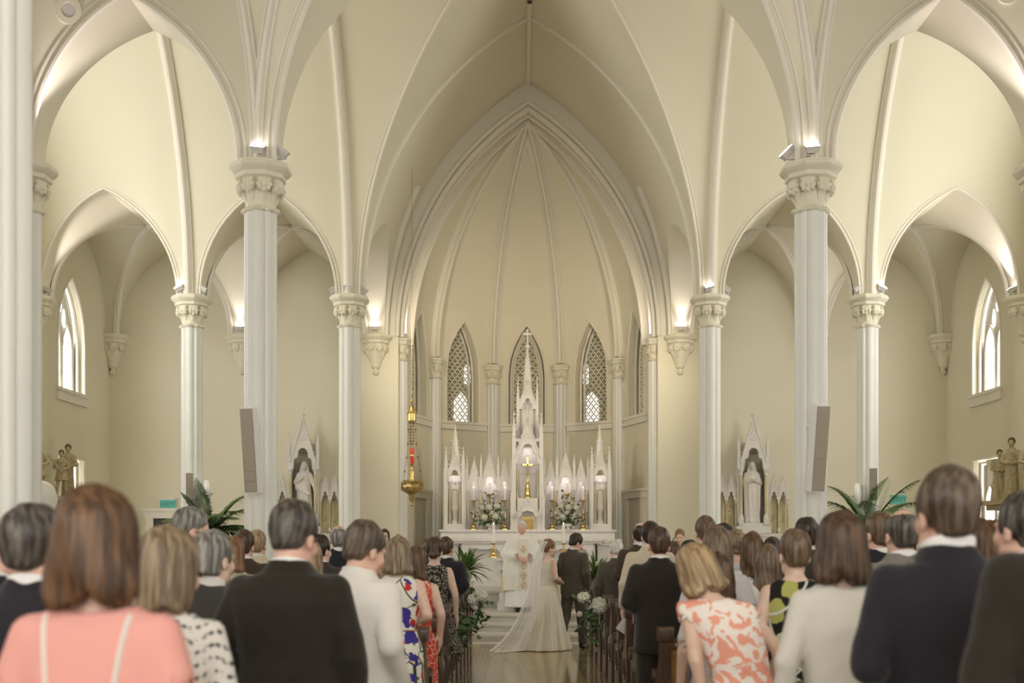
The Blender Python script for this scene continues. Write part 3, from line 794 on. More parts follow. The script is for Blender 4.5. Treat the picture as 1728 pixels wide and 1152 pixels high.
ARMS = {  # per side +1 (right): shoulder, elbow, wrist relative to x>0; hand twist
    'down': ((.245, -.035, 1.125), (.255, .045, .885)),
    'front': ((.245, -.045, 1.14), (.075, .200, 1.01)),
    'low_front': ((.250, -.02, 1.13), (.09, .175, .90)),
    'back_bent': ((.27, -.07, 1.14), (.13, .14, .96)),
    'pray': ((.235, .02, 1.13), (.025, .24, 1.19)),
}
def arm_pts(spec, side, fem):
    e, w = ARMS[spec] if isinstance(spec, str) else spec
    sh = (.150 if fem else .176, -.008, 1.365 if fem else 1.372); k = .90 if fem else 1.0
    f = lambda p: (side * p[0] * k, p[1], p[2])
    if not isinstance(spec, str): f = lambda p: p
    return (side * sh[0], sh[1], sh[2]), f(e), f(w)
TORSO_M = [(.86, .165, .11, 0), (.95, .160, .11, 0), (1.08, .155, .105, 0), (1.22, .175, .115, -.005), (1.33, .185, .115, -.008), (1.40, .170, .090, -.012), (1.44, .12, .07, -.012), (1.475, .065, .058, -.008), (1.50, .058, .055, -.004)]
TORSO_F = [(.80, .172, .12, -.012), (.90, .165, .120, -.014), (1.04, .122, .090, -.004), (1.16, .140, .105, .004), (1.26, .152, .115, .006), (1.34, .150, .090, -.006), (1.39, .138, .070, -.012), (1.43, .09, .056, -.012), (1.465, .052, .048, -.006), (1.50, .047, .046, -.002)]
CACHE = {}
def bend(P, lean):
    """lean the part above the hips: returns the points in the unbent frame (forward lean, side lean)"""
    if lean == (0, 0): return P
    t = np.clip((P[2] - .85) / .75, 0, .827)
    s = t * t * (1.3 - .3 * t)
    return (P[0] - lean[1] * s, P[1] - lean[0] * s, P[2] + (abs(lean[0]) ** 2 + abs(lean[1]) ** 2) * .4 * s)
def legs(P, fem, stance, grow=0.0, r=(.088, .062, .045)):
    d = None
    for s, st in ((-1, stance[0]), (1, stance[1])):
        hip = (s * .085, 0, .90); kn = (s * .09 + st[0] * .45, st[1] * .55 + st[2], .49); an = (s * .09 + st[0], st[1], .085 + st[3])
        q = smin(cap(P, hip, kn, r[0] + grow, r[1] + grow), cap(P, kn, an, r[1] + grow, r[2] + grow), .02)
        d = q if d is None else smin(d, q, .015)
    return d
STAND = ((0, 0, 0, 0), (0, 0, 0, 0))
def body_vq(fem, arms, head, lean, stance, res, key):
    if key in CACHE: return CACHE[key]
    yaw, pitch, roll = head; R = rotm(yaw, pitch, roll); T = TORSO_F if fem else TORSO_M
    A = [(s, *arm_pts(a, s, fem)) for s, a in ((-1, arms[0]), (1, arms[1]))]
    ra = (.046, .037, .026) if fem else (.052, .042, .031)
    def f(P0):
        P = bend(P0, lean)
        d = loft(P, [(z, w - .010, dd - .010, c) for z, w, dd, c in T], 2.2)
        d = smin(d, legs(P0, fem, stance, -.004), .03)
        for st, s in ((stance[0], -1), (stance[1], 1)):
            d = smin(d, cap(P0, (s * .09 + st[0], st[1] - .01, .075 + st[3]), (s * .10 + st[0], st[1] + .12, .035 + st[3] * .4), .036, .028), .02)
        for s, sh, el, wr in A:
            q = smin(cap(P, sh, el, ra[0], ra[1]), cap(P, el, wr, ra[1] * .98, ra[2]), .012); d = smin(d, q, .028)
        hl = loc_of(P, NECK, R)
        d = smin(d, cap(P, (0, -.012, 1.39), (0, .0, 1.51), .050 if fem else .060, .046 if fem else .056), .025)
        return smin(d, head_sdf(hl), .018)
    hx, hy = lean[1] * 1.05, lean[0] * 1.05
    exl = max(.33, max(abs(a[3][0]) for a in A) + .08, abs(lean[1]) * 1.2 + .3)
    eyl = (min(-.2, min(a[3][1] for a in A) - .07, min(q[1] for q in stance) - .1, lean[0] - .2), max(.22, max(a[3][1] for a in A) + .07, max(q[1] for q in stance) + .2, lean[0] * 1.2 + .2))
    hr = res * .55
    V, Q = surf(f, ax(-exl, exl, res * 1.5, (hx - .105, hx + .105, hr)), ax(eyl[0], eyl[1], res * 1.4, (hy - .13, hy + .15, hr)), ax(-.02, 1.80, res * 1.9, (1.43 - abs(lean[0]) * .15, 1.75, hr)))
    parts = [(V, Q, 0)]
    for s, sh, el, wr in A:
        d = Vector(wr) - Vector(el); hv, hq = place_hand((0, 0, 0), d, s, 0 if d.z < -.15 else (s * 1.2))
        hv = hv + unbend(wr, lean); parts.append((hv, hq, 0))
    CACHE[key] = parts; return parts
def unbend(p, lean):
    if lean == (0, 0): return np.array(p)
    t = min(.827, max(0, (p[2] - .85) / .75)); s = t * t * (1.3 - .3 * t)
    return np.array((p[0] + lean[1] * s, p[1] + lean[0] * s, p[2] - (lean[0] ** 2 + lean[1] ** 2) * .4 * s))
def garment(kind, fem, arms, lean, stance, res, hem=None, seed=0, sleeve=1.0, neck=None, build=1.0):
    key = ('g', kind, fem, tuple(arms), lean, stance, round(res, 4), hem, seed % 3, sleeve, neck, build)
    if key in CACHE: return CACHE[key]
    A = [(s, *arm_pts(a, s, fem)) for s, a in ((-1, arms[0]), (1, arms[1]))]
    ph = seed * 2.1; lo_z = 0
    if kind in ('jacket', 'tailcoat'):
        h = hem or .74; lo_z = h
        T = [(h, .205, .135, -.012), (.86, .200, .135, -.010), (.97, .187, .128, -.006), (1.10, .183, .126, -.004), (1.22, .196, .132, -.008), (1.33, .205, .130, -.012), (1.385, .196, .108, -.016), (1.425, .160, .090, -.016), (1.442, .108, .082, -.012), (1.492, .070, .067, -.008)]
        if fem: T = [(h, .185, .130, -.012), (.90, .180, .130, -.010), (1.04, .145, .105, -.004), (1.16, .158, .118, .0), (1.26, .168, .125, 0), (1.34, .168, .100, -.008), (1.39, .150, .082, -.012), (1.43, .10, .068, -.012), (1.462, .062, .058, -.006)]
        T = [(z, w_ * build, d_ * (1 + (build - 1) * 1.2), c) for z, w_, d_, c in T]
        rs = (.062, .058, .047) if not fem else (.052, .047, .038)
        def f(P0):
            P = bend(P0, lean)
            d = loft(P, T, 2.5)
            d = d + .005 * np.sin(15 * P[2] + 9 * P[0] + ph) * np.sin(13 * P[0] - 7 * P[2] + ph) + .003 * np.sin(40 * P[2] - 26 * np.abs(P[0]) + ph) * np.clip(1 - np.abs(P[2] - 1.02) / .22, 0, 1) + .0025 * np.sin(30 * P[0] + 8 * P[2])
            if kind == 'tailcoat':   # cut away towards the front
                d = np.maximum(d, (P[1] - .02) * .9 + (.98 - P[2]) * .75 - .03)
            d = np.maximum(d, -(np.maximum(np.abs(P[0]) - .003, np.maximum(P[2] - (h + .20), P[1]))))      # back vent
            for s, sh, el, wr in A:
                wr2 = np.array(el) + (np.array(wr) - np.array(el)) * (.97 if sleeve >= 1 else sleeve)
                fold = .0045 * np.sin(46 * P[2] + 20 * P[1] + ph) * np.clip(1 - np.abs(P[2] - el[2]) / .16, 0, 1)
                q = smin(cap(P, sh, el, rs[0], rs[1]), cap(P, el, wr2, rs[1], rs[2]), .012) + fold
                q = np.maximum(q, -cap(P, np.array(wr) - (np.array(wr) - np.array(el)) * .02, np.array(wr) + (np.array(wr) - np.array(el)) * .3, rs[2] * .82))
                d = smin(d, q, .016)
            d = np.maximum(d, -cap(P, (0, -.006, 1.465), (0, .0, 1.60), .052 if not fem else .047))
            d = np.maximum(d, -(cap(P, (0, .10, 1.50), (0, .16, 1.24), .055, .006)))
            return d
    elif kind == 'trousers':
        lo_z = .05
        def f(P):
            d = legs(P, fem, stance, .0, (.098, .080, .068)); d = smin(d, loft(P, [(.83, .165, .115, -.005), (.92, .168, .115, -.005), (1.02, .160, .108, 0)]), .03)
            d = d + .003 * np.sin(40 * P[2] + 12 * P[0])
            return np.maximum(d, .065 - P[2])
    elif kind in ('top', 'dress', 'gown', 'flare'):
        hm = hem or (.46 if kind == 'dress' else .80); lo_z = hm; nk = neck or 1.425
        T = [(z, (w_ + .012) * build, d_ + .012, c) for z, w_, d_, c in TORSO_F if z > .95]
        if kind == 'top': T = [(hm, .182 * build, .135, -.01), (.92, .176 * build, .132, -.012)] + T
        elif kind == 'dress': T = [(hm, .20, .155, -.01), (.66, .195, .15, -.01), (.86, .188, .14, -.012), (.95, .165, .12, -.01)] + T
        elif kind == 'flare': T = [(hm, .31, .27, -.02), (.70, .245, .20, -.02), (.90, .182, .14, -.012), (1.0, .140, .105, -.004)] + T
        elif kind == 'gown': T = [(hm, .40, .42, -.08), (.25, .33, .34, -.06), (.55, .255, .24, -.03), (.85, .205, .165, -.012), (.94, .178, .14, -.010), (1.02, .135, .105, -.004)] + [q for q in T if q[0] > 1.03]
        n1 = {'top': 0, 'dress': 9, 'flare': 11, 'gown': 13}[kind]; am = {'top': 0, 'dress': .012, 'flare': .05, 'gown': .055}[kind]
        fo = lambda th, Z: am * np.clip((.95 - Z) * 2.2, 0, 1) * (np.sin(n1 * th + ph + 1.5 * Z) + .4 * np.sin((n1 * 2 + 1) * th - ph)) + (.006 * np.sin(20 * Z + 3 * th + ph) if kind != 'gown' else 0)
        rs = (.052, .046, .036)
        def f(P0):
            P = bend(P0, lean)
            d = loft(P, T, 2.2, fo)
            if sleeve > 0:
                for s, sh, el, wr in A:
                    if sleeve <= .5:
                        e2 = np.array(sh) + (np.array(el) - np.array(sh)) * sleeve * 2; q = cap(P, sh, e2, .056, .058)
                        q = np.maximum(q, -cap(P, e2, e2 + (np.array(el) - np.array(sh)), .053))
                    else:
                        w2 = np.array(el) + (np.array(wr) - np.array(el)) * (sleeve * 2 - 1); q = smin(cap(P, sh, el, rs[0], rs[1]), cap(P, el, w2, rs[1], rs[2]), .01)
                        q = q + .004 * np.sin(48 * P[2] + 20 * P[1] + ph) * np.clip(1 - np.abs(P[2] - el[2]) / .16, 0, 1)
                    d = smin(d, q, .02)
            else:
                for s in (-1, 1): d = np.maximum(d, -cap(P, (s * .205, 0, 1.36), (s * .24, 0, 1.20), .062, .05))
            return np.maximum(d, P[2] - nk - np.abs(P[0]) * .15)
    elif kind == 'shoe':
        def f(P):
            d = None
            for st, s in ((stance[0], -1), (stance[1], 1)):
                if st is None: continue
                q = smin(cap(P, (s * .09 + st[0], st[1] - .035, .05 + st[3]), (s * .105 + st[0], st[1] + .165, .034 + st[3] * .3), .048, .036), cap(P, (s * .09 + st[0], st[1] - .02, .06 + st[3]), (s * .09 + st[0], st[1] - .01, .12 + st[3]), .045, .042), .03)
                d = q if d is None else np.minimum(d, q)
            return np.maximum(d, .002 - P[2])
    elif kind == 'collar':
        def f(P0):
            P = bend(P0, lean); r = .079 if not fem else .066
            return np.maximum(np.maximum(cap(P, (0, -.012, 1.41), (0, .004, 1.54), r + .006, r), -cap(P, (0, -.012, 1.38), (0, .004, 1.58), r - .006)), np.maximum(P[2] - 1.493 - (neck or 0) + .35 * P[1], 1.42 - P[2]))
    if kind == 'collar': xs, ys, zs = ax(-.1, .1, res * .6), ax(-.12 + lean[0], .12 + lean[0], res * .6), ax(1.40 - abs(lean[0]) * .3, 1.54, res * .5); xs = xs + lean[1]
    elif kind == 'shoe': xs, ys, zs = ax(-.30, .30, res * .8), ax(min(-.12, min(q[1] for q in stance if q) - .1), max(.25, max(q[1] for q in stance if q) + .25), res * .8), ax(-.01, .22, res * .7)
    elif kind == 'trousers':
        xs, ys, zs = ax(-.27, .27, res), ax(min(-.17, min(q[1] for q in stance) - .1), max(.17, max(q[1] for q in stance) + .12), res), ax(.03, 1.05, res * 1.6)
    else:
        wid = {'gown': .56, 'flare': .40}.get(kind, .36) * max(1, build); wid = max(wid, max(abs(a[3][0]) for a in A) + .09, max(abs(a[2][0]) for a in A) + .09) + abs(lean[1])
        y0 = min(-.24, min(a[3][1] for a in A) - .08); y1 = max(.24, max(a[3][1] for a in A) + .08)
        if kind == 'gown': y0, y1 = -.68, .6
        if kind == 'flare': y0, y1 = -.38, .38
        xs, ys, zs = ax(-wid, wid, res), ax(y0 + min(0, lean[0]), y1 + max(0, lean[0] * 1.1), res), ax(min(lo_z - .03, min(a[3][2] for a in A) - .06 if sleeve > .5 else lo_z - .03), 1.53, res * 1.15)
    V, Q = surf(f, xs, ys, zs); CACHE[key] = (V, Q); return V, Q
def fmat(name, *a, **k):
    return mat(name, *a, **k)
SKIN = {'fair': (.72, .49, .38), 'pink': (.72, .44, .345), 'tan': (.60, .38, .27)}
for k_, c_ in SKIN.items(): mat('skin_' + k_, c_, .5, var=.10, vscale=25)
mat('lip', (.45, .17, .14), .4); mat('eye_dark', (.03, .02, .015), .2); mat('eye_white', (.75, .72, .68), .3)
def hair_mat(name, c1, c2):
    m = bpy.data.materials.new(name); m.use_nodes = True; N = m.node_tree.nodes; L = m.node_tree.links; b = N['Principled BSDF']
    tc = N.new('ShaderNodeTexCoord'); mp = N.new('ShaderNodeMapping'); mp.inputs['Scale'].default_value = (48, 48, 4); L.new(tc.outputs['Object'], mp.inputs['Vector'])
    nz = N.new('ShaderNodeTexNoise'); nz.inputs['Scale'].default_value = 1.0; nz.inputs['Detail'].default_value = 4; L.new(mp.outputs['Vector'], nz.inputs['Vector'])
    cr = N.new('ShaderNodeValToRGB'); cr.color_ramp.elements[0].position = .40; cr.color_ramp.elements[1].position = .62
    cr.color_ramp.elements[0].color = (*c1, 1); cr.color_ramp.elements[1].color = (*c2, 1); L.new(nz.outputs['Fac'], cr.inputs['Fac']); L.new(cr.outputs['Color'], b.inputs['Base Color'])
    bp = N.new('ShaderNodeBump'); bp.inputs['Strength'].default_value = .5; bp.inputs['Distance'].default_value = .004; L.new(nz.outputs['Fac'], bp.inputs['Height']); L.new(bp.outputs['Normal'], b.inputs['Normal'])
    b.inputs['Roughness'].default_value = .42; b.inputs['Specular IOR Level'].default_value = .45
    MATS[name] = m
for n_, a_, b_ in (('hair_brown', (.038, .021, .012), (.12, .065, .035)), ('hair_chestnut', (.055, .028, .014), (.17, .088, .043)), ('hair_dark', (.018, .011, .008), (.06, .037, .024)), ('hair_black', (.008, .006, .006), (.03, .024, .022)),
                   ('hair_blonde', (.22, .14, .07), (.46, .33, .19)), ('hair_ash', (.13, .09, .055), (.34, .25, .16)), ('hair_grey', (.10, .09, .08), (.34, .32, .29)), ('hair_white', (.5, .48, .45), (.78, .76, .73)), ('hair_salt', (.028, .022, .018), (.14, .122, .105)), ('hair_sandy', (.085, .054, .032), (.22, .145, .088)), ('hair_mouse', (.055, .038, .026), (.17, .125, .09)), ('hair_strawberry', (.15, .07, .03), (.32, .17, .075))):
    hair_mat(n_, a_, b_)
PEOPLE = []
def person(label, X, Y, H, fem=False, rz=0.0, head=(0, 0, 0), arms=('front', 'front'), lean=(0, 0), stance=STAND, outfit=(), hair=('short', 'hair_brown'), skin='fair', res=None, floor_z=0.0, face=False, glasses=False, group=None, seed=None, name='person', beard=None):
    """outfit: list of dicts part=..., kind=..., mat=..., + garment options"""
    s = H / 1.718; dist = max(2.0, Y); res = res or (.012 if dist < 4.6 else .0155 if dist < 7.5 else .019 if dist < 11 else .022)
    seed = len(PEOPLE) if seed is None else seed
    root = empty(name, (X, Y, floor_z), rz, label, 'person', group, s)
    hk = tuple(round(v, 2) for v in head)
    kb = ('b', fem, tuple(arms), hk, lean, stance, res)
    km = ('bm', kb, skin)
    if km not in CACHE: CACHE[km] = mesh_vq('body', body_vq(fem, arms, hk, lean, stance, res, kb), 'skin_' + skin)
    inst('body', CACHE[km], root)
    # hair in the head frame
    R = rotm(*hk); piv = unbend(NECK, lean); Rm = Matrix(R.tolist())
    if hair:
        nl = int(420 if dist < 4.7 else 240 if dist < 7.6 else 110 if dist < 12 else 60)
        kh = ('h', hair[0], round(res, 4), seed % 4)
        if kh not in CACHE:
            hs = lambda p: hair_sdf(p, hair[0], seed % 4); hr = res * .62
            V, Q = surf(hs, ax(-.16, .16, hr), ax(-.19, .13, hr), ax(-.23, .285, hr))
            ln = {'long': .34, 'mid': .30, 'sleek': .3, 'half_up': .33, 'bob': .22, 'bob_full': .22, 'pixie': .15}.get(hair[0], .11)
            V2, Q2 = lock_strips(hs, 0 if hair[0] == 'balding' else nl, seed, ln, .0058 if hair[0] in ('long', 'mid', 'bob', 'bob_full', 'sleek', 'half_up') else .0036)
            CACHE[kh] = [(V, Q, 0), (V2, Q2, 0)]
        kx = ('hm', kh, hair[1])
        if kx not in CACHE: CACHE[kx] = mesh_vq('hair', CACHE[kh], hair[1])
        ho = inst('hair', CACHE[kx], root, tuple(piv), Rm.to_euler())
    if face:
        for q in (-1, 1):
            fm = MB(); fm.sphere((q * .031, .0945, .112), .0115, 8, 6, 0, (1.1, .9, .5)); fm.sphere((q * .031, .1025, .1115), .0052, 6, 5, 1, (1, .6, .9))
            o = fm.build('eye', ['eye_white', 'eye_dark'], root, loc=tuple(piv)); o.rotation_euler = Rm.to_euler()
            fm = MB(); fm.tube([(q * .014, .110, .132), (q * .030, .108, .137), (q * .050, .092, .131)], [.003, .004, .002], 5)
            o = fm.build('eyebrow', hair[1], root, loc=tuple(piv)); o.rotation_euler = Rm.to_euler()
        fm = MB(); fm.tube([(-.024, .1045, .038), (-.01, .1125, .0385), (0, .1125, .037), (.01, .1125, .0385), (.024, .1045, .038)], [.002, .0055, .005, .0055, .002], 6)
        o = fm.build('lips', 'lip', root, loc=tuple(piv)); o.rotation_euler = Rm.to_euler()
    if beard:
        bm_ = surf(lambda p: np.maximum(np.maximum(head_sdf(p) - .006, p[2] - .045), .02 - p[1]), ax(-.1, .1, .008), ax(-.02, .15, .008), ax(-.05, .08, .008))
        inst('beard', mesh_vq('beard', [(*bm_, 0)], beard), root, tuple(piv), Rm.to_euler())
    if glasses:
        gm = MB()
        for q in (-1, 1):
            gm.tube([(q * .033 + .021 * math.cos(t), .128, .110 + .016 * math.sin(t)) for t in lin(0, 2 * PI, 13)], .0018, 4)
            gm.tube([(q * .054, .126, .114), (q * .078, .09, .114), (q * .082, .0, .105)], .002, 4)
        gm.tube([(-.012, .130, .113), (.012, .130, .113)], .0018, 4)
        o = gm.build('glasses', 'black_metal', root, loc=tuple(piv)); o.rotation_euler = Rm.to_euler()
    for g in outfit:
        g = dict(g); part = g.pop('part'); kind = g.pop('kind'); m = g.pop('mat'); r = g.pop('r', res)
        if kind in ('trousers', 'shoe') and dist < 9: r = .024
        if kind == 'collar':
            rr = .079 if not fem else .066; nk = g.get('neck') or 0; cm = MB(); rows = []
            for dr, top in ((-.004, 0), (.001, 1), (-.005, 1), (-.010, 0)):
                row = []
                for j in range(28):
                    a = 2 * PI * j / 28; x_ = (rr + dr) * math.cos(a); y_ = (rr + dr) * math.sin(a) - (.006 if not top else .002); z_ = 1.415 if not top else 1.472 + nk - .38 * y_ - (.03 if y_ > .06 else 0)
                    row.append(tuple(unbend((x_, y_, z_), lean)))
                rows.append(row)
            cm.grid(rows, closev=True); cm.build(part, m, root, smooth=50); continue
        if kind == 'shoe':
            for q in (0, 1):
                st = list(stance); st[1 - q] = None
                V, Q = garment('shoe', fem, arms, (0, 0), tuple(st), r, seed=0)
                kg = ('gm', id(V), m)
                if kg not in CACHE: CACHE[kg] = mesh_vq('shoe', [(V, Q, 0)], m)
                inst('shoe', CACHE[kg], root)
            continue
        V, Q = garment(kind, fem, arms, lean if kind not in ('trousers', 'shoe') else (0, 0), stance, r, seed=seed, **g)
        kg = ('gm', id(V), m)
        if kg not in CACHE: CACHE[kg] = mesh_vq(part, [(V, Q, 0)], m)
        inst(part, CACHE[kg], root)
    PEOPLE.append(root); return root
def G(part, kind, m, **k): return dict(part=part, kind=kind, mat=m, **k)
# ================================================================== columns, corbels, lamps, speakers
def leaf_sdf(P):
    d = ell(P, (0, 0, .0), (.050, .058, .062))
    for y in (-.034, 0, .034): d = smin(d, cap(P, (.02, y * .8, .05), (.045, y * 1.25, -.02), .018, .016), .012)
    for y, z in ((-.062, -.012), (.062, -.012), (-.045, -.05), (.045, -.05), (0, -.066), (-.05, .04), (.05, .04)): d = smin(d, ell(P, (.022, y, z), (.026, .02, .02)), .010)
    for y in (-.022, .022): d = np.maximum(d, -cap(P, (.065, y, .045), (.05, y * 2.0, -.075), .0075))
    return smin(d, cap(P, (-.05, 0, -.17), (-.01, 0, -.03), .016, .03, (1, 1.6, 1)), .03)
LEAF = mesh_vq('leaf', [(*surf(leaf_sdf, ax(-.09, .09, .011), ax(-.10, .10, .011), ax(-.2, .09, .012)), 0)], 'capital_paint')
def cluster_sect(R):
    cs = [(R * .62, R * .38, a * PI / 2) for a in range(4)] + [(R * .72, R * .22, PI / 4 + a * PI / 2) for a in range(4)]
    def r(a):
        best = 0
        for d, rr, t in cs:
            c = math.cos(a - t); s2 = rr * rr - (d * math.sin(a - t)) ** 2
            if c > 0 and s2 > 0: best = max(best, d * c + math.sqrt(s2))
        return max(best, R * .66) / R
    return r
RC_ = .19; SECT = cluster_sect(RC_)
def octa(mb, prof, c=(0, 0, 0), a0=PI / 8, mi=0): return mb.lathe([(r / math.cos(PI / 8), z) for r, z in prof], 8, c, a0=a0, a1=a0 + 2 * PI, mi=mi)
shaft = MB(); shaft.lathe([(RC_, .55), (RC_, 5.47)], 96, sect=SECT); SHAFT = shaft.data('shaft', 'column_paint', 50)
base = MB(); octa(base, [(.36, 0), (.36, .22), (.31, .26), (.31, .40)]); base.lathe([(.30, .40), (.31, .43), (.30, .46), (.245, .49), (.24, .52), (.26, .54), (.25, .57), (.2, .58)], 24); BASE = base.data('base', 'column_paint', 35)
neckr = MB(); neckr.lathe([(RC_ * .9, 5.44), (RC_ * 1.16, 5.455), (RC_ * 1.22, 5.475), (RC_ * 1.16, 5.495), (RC_ * .95, 5.51)], 64, sect=SECT); NECKR = neckr.data('necking', 'capital_paint', 50)
bell = MB(); bell.lathe([(.17, 5.49), (.175, 5.6), (.19, 5.70), (.22, 5.79), (.255, 5.845)], 24); BELL = bell.data('bell', 'capital_paint', 50)
aba = MB(); octa(aba, [(.24, 5.815), (.275, 5.835), (.275, 5.885), (.30, 5.90), (.335, 5.945), (.335, 5.975), (.32, 5.985), (.32, 6.005)]); ABA = aba.data('abacus', 'capital_paint', 25)
def capital_parts(root, dz=0, n=8, arc=(0, 2 * PI), s=1.17, r=.215):
    for k in range(n):
        a = arc[0] + (arc[1] - arc[0]) * (k + .5) / n
        inst('leaf', LEAF, root, (r * math.cos(a), r * math.sin(a), 5.745 + dz), (0, 0, a), s)
def column(X, Y, label, height=None):
    r = empty('column', (X, Y, 0), 0, label, 'column', 'clustered columns')
    for n, m in (('base', BASE), ('shaft', SHAFT), ('necking', NECKR), ('bell', BELL), ('abacus', ABA)): inst(n, m, r)
    capital_parts(r); return r
column(-XN, YE[2], 'tall white clustered column cut by the left picture edge')
column(XN, YE[2], 'tall white clustered column just past the right picture edge')
column(-XN, Y1, 'white clustered column carrying the long slanted speaker, left of aisle')
column(XN, Y1, 'white clustered column carrying the long slanted speaker, right of aisle')
column(-XN, Y2, 'slim white column left of the chancel, right of the left side altar')
column(XN, Y2, 'slim white column right of the chancel, left of the right side altar')
column(-XA, Y2, 'slim white column with small speaker between the two left chapels')
column(XA, Y2, 'slim white column with small speaker between the two right chapels')
column(-XA + .06, Y1, 'white corner column whose capital shows past the left edge column')
column(XA - .06, Y1, 'white corner column at the far right picture edge')
# corbels: capital on a tapering bracket
cb = MB(); cb.lathe([(.02, 5.18), (.06, 5.20), (.075, 5.24), (.04, 5.28), (.045, 5.31), (.09, 5.335), (.10, 5.36), (.095, 5.38), (.12, 5.44), (.17, 5.56), (.21, 5.68), (.25, 5.82)], 20); CONE = cb.data('bracket', 'capital_paint', 50)
def corbel(X, Y, rz, label):
    r = empty('corbel', (X, Y, 0), rz, label); r.parent = wall_back
    inst('bracket', CONE, r); inst('abacus', ABA, r, (0, 0, 0)); capital_parts(r, 0, 8, (PI, 2 * PI) if False else (0, 2 * PI), 1.1); return r
for sx, nm in ((-1, 'left'), (1, 'right')):
    corbel(sx * XN, Y3 - .02, 0, 'leaf corbel with uplight on the pier %s of the apse' % nm)
    corbel(sx * XA, Y3 - .02, 0, 'leaf corbel with uplight on the %s chapel back wall' % nm)
    corbel(sx * (XW - .08), Y3 - .05, 0, 'small leaf corbel in the far %s chapel corner' % nm)
    corbel(sx * (XW - .02), Y2, 0, 'leaf corbel on the %s side wall before the chapel window' % nm)
# apse half columns
HS = MB(); HS.lathe([(.17, .73), (.17, 5.55)], 48, sect=cluster_sect(.17)); HSHAFT = HS.data('shaft', 'column_paint', 50)
ab2 = MB(); ab2.lathe([(.18, 5.84), (.235, 5.87), (.235, 5.92), (.26, 5.96), (.26, 5.99), (.24, 6.0)], 8); ABA2 = ab2.data('abacus', 'capital_paint', 25)
ne2 = MB(); ne2.lathe([(.15, 5.52), (.19, 5.535), (.195, 5.55), (.185, 5.565), (.15, 5.58)], 24); NE2 = ne2.data('necking', 'capital_paint', 50)
be2 = MB(); be2.lathe([(.15, 5.56), (.155, 5.68), (.17, 5.78), (.2, 5.86)], 20); BE2 = be2.data('bell', 'capital_paint', 50)
def half_col(X, Y, label):
    r = empty('apse_shaft', (X, Y, 0), 0, label); r.parent = wall_back
    for n, m in (('shaft', HSHAFT), ('necking', NE2), ('bell', BE2), ('abacus', ABA2)): inst(n, m, r)
    capital_parts(r, .005, 8, s=.92, r=.165); return r
for sx, nm in ((-1, 'left'), (1, 'right')):
    half_col(sx * 2.74, Y3 + .35, 'attached shaft carrying the apse arch on the %s' % nm)
for k, nm in ((1, 'outer left'), (2, 'inner left'), (3, 'inner right'), (4, 'outer right')):
    v = AV[k]; half_col(v[0] * .985, v[1] - .05, 'wall shaft between apse windows, %s of the high altar' % nm)
# ---- spot lamps on the capitals
bm_ = MB(); bm_.box(-.045, .045, -.035, .035, 0, .02); bm_.box(-.012, .012, -.012, .012, .02, .05); LBASE = bm_.data('lamp_base', 'fixture_white', 30)
bm_ = MB()
for s in (-1, 1): bm_.box(s * .07 - .005, s * .07 + .005, -.012, .012, .05, .13)
bm_.box(-.075, .075, -.012, .012, .045, .055); LYOKE = bm_.data('yoke', 'fixture_white', 30)
bm_ = MB(); bm_.grid([[(-.065, -.045, 0), (.065, -.045, 0), (.065, .045, 0), (-.065, .045, 0)], [(-.075, -.05, .055), (.075, -.05, .055), (.075, .05, .055), (-.075, .05, .055)], [(-.08, -.055, .06), (.08, -.055, .06), (.08, .055, .06), (-.08, .055, .06)], [(-.08, -.055, .075), (.08, -.055, .075), (.08, .055, .075), (-.08, .055, .075)]], closev=True); bm_.add([(-.065, -.045, 0), (.065, -.045, 0), (.065, .045, 0), (-.065, .045, 0)], [(0, 1, 2, 3)]); LHOUS = bm_.data('housing', 'fixture_grey', 30)
bm_ = MB(); bm_.box(-.073, .073, -.048, .048, .062, .082); LLENS = bm_.data('lens', 'lamp_glow', 30); LLOFF = bm_.data('lens', 'fixture_white', 30)
def lamp(X, Y, Z, label, lit=True, aim=(0, -.3, 1), power=40, size=1.15, s=1.0, blend=.7, col=(1, .90, .93)):
    r = empty('spot_lamp', (X, Y, Z), 0, label, 'lamp', 'uplight lamps', s)
    inst('lamp_base', LBASE, r); inst('yoke', LYOKE, r)
    q = Vector((0, 0, 1)).rotation_difference(Vector(aim).normalized()); e = q.to_euler()
    h = inst('housing', LHOUS, r, (0, 0, .085), e); inst('lens', LLENS if lit else LLOFF, h)
    if lit and power:
        l = bpy.data.lights.new('lamp_beam', 'SPOT'); l.energy = power; l.spot_size = size; l.spot_blend = blend; l.shadow_soft_size = .05; l.color = col
        o = bpy.data.objects.new('lamp_beam', l); COL.objects.link(o); o.parent = r
        o.location = (0, 0, .085) ; o.location = Vector((0, 0, .085)) + Vector(aim).normalized() * .11
        o.rotation_euler = Vector((0, 0, -1)).rotation_difference(Vector(aim).normalized()).to_euler()
    return r
ZL = 6.0
lamp(-XN + .02, Y1 - .24, ZL, 'lit uplight on the capital of the left column with long speaker', True, (.1, -.55, 1), 26, s=1.0)
lamp(-XN + .24, Y1 - .12, ZL, 'unlit lamp at the right corner of the left front capital', False, (.6, -.4, .8), s=1.1)
lamp(XN - .05, Y1 - .25, ZL, 'lit uplight on the capital of the right column with long speaker', True, (-.1, -.55, 1), 26, s=1.0)
lamp(XN - .26, Y1 - .10, ZL, 'dim lamp at the left corner of the right front capital', True, (-.7, -.1, .7), 0, s=1.1)
lamp(-XA - .14, Y2 - .22, ZL, 'lit lamp on the left outer slim column capital', True, (-.5, -.6, 1), 40)
lamp(-XA + .22, Y2 - .16, ZL, 'unlit lamp on the right edge of left outer slim column capital', False, (.5, -.2, 1))
lamp(-XN - .24, Y2 - .14, ZL, 'unlit lamp on the left edge of left chancel column capital', False, (-.5, -.3, 1))
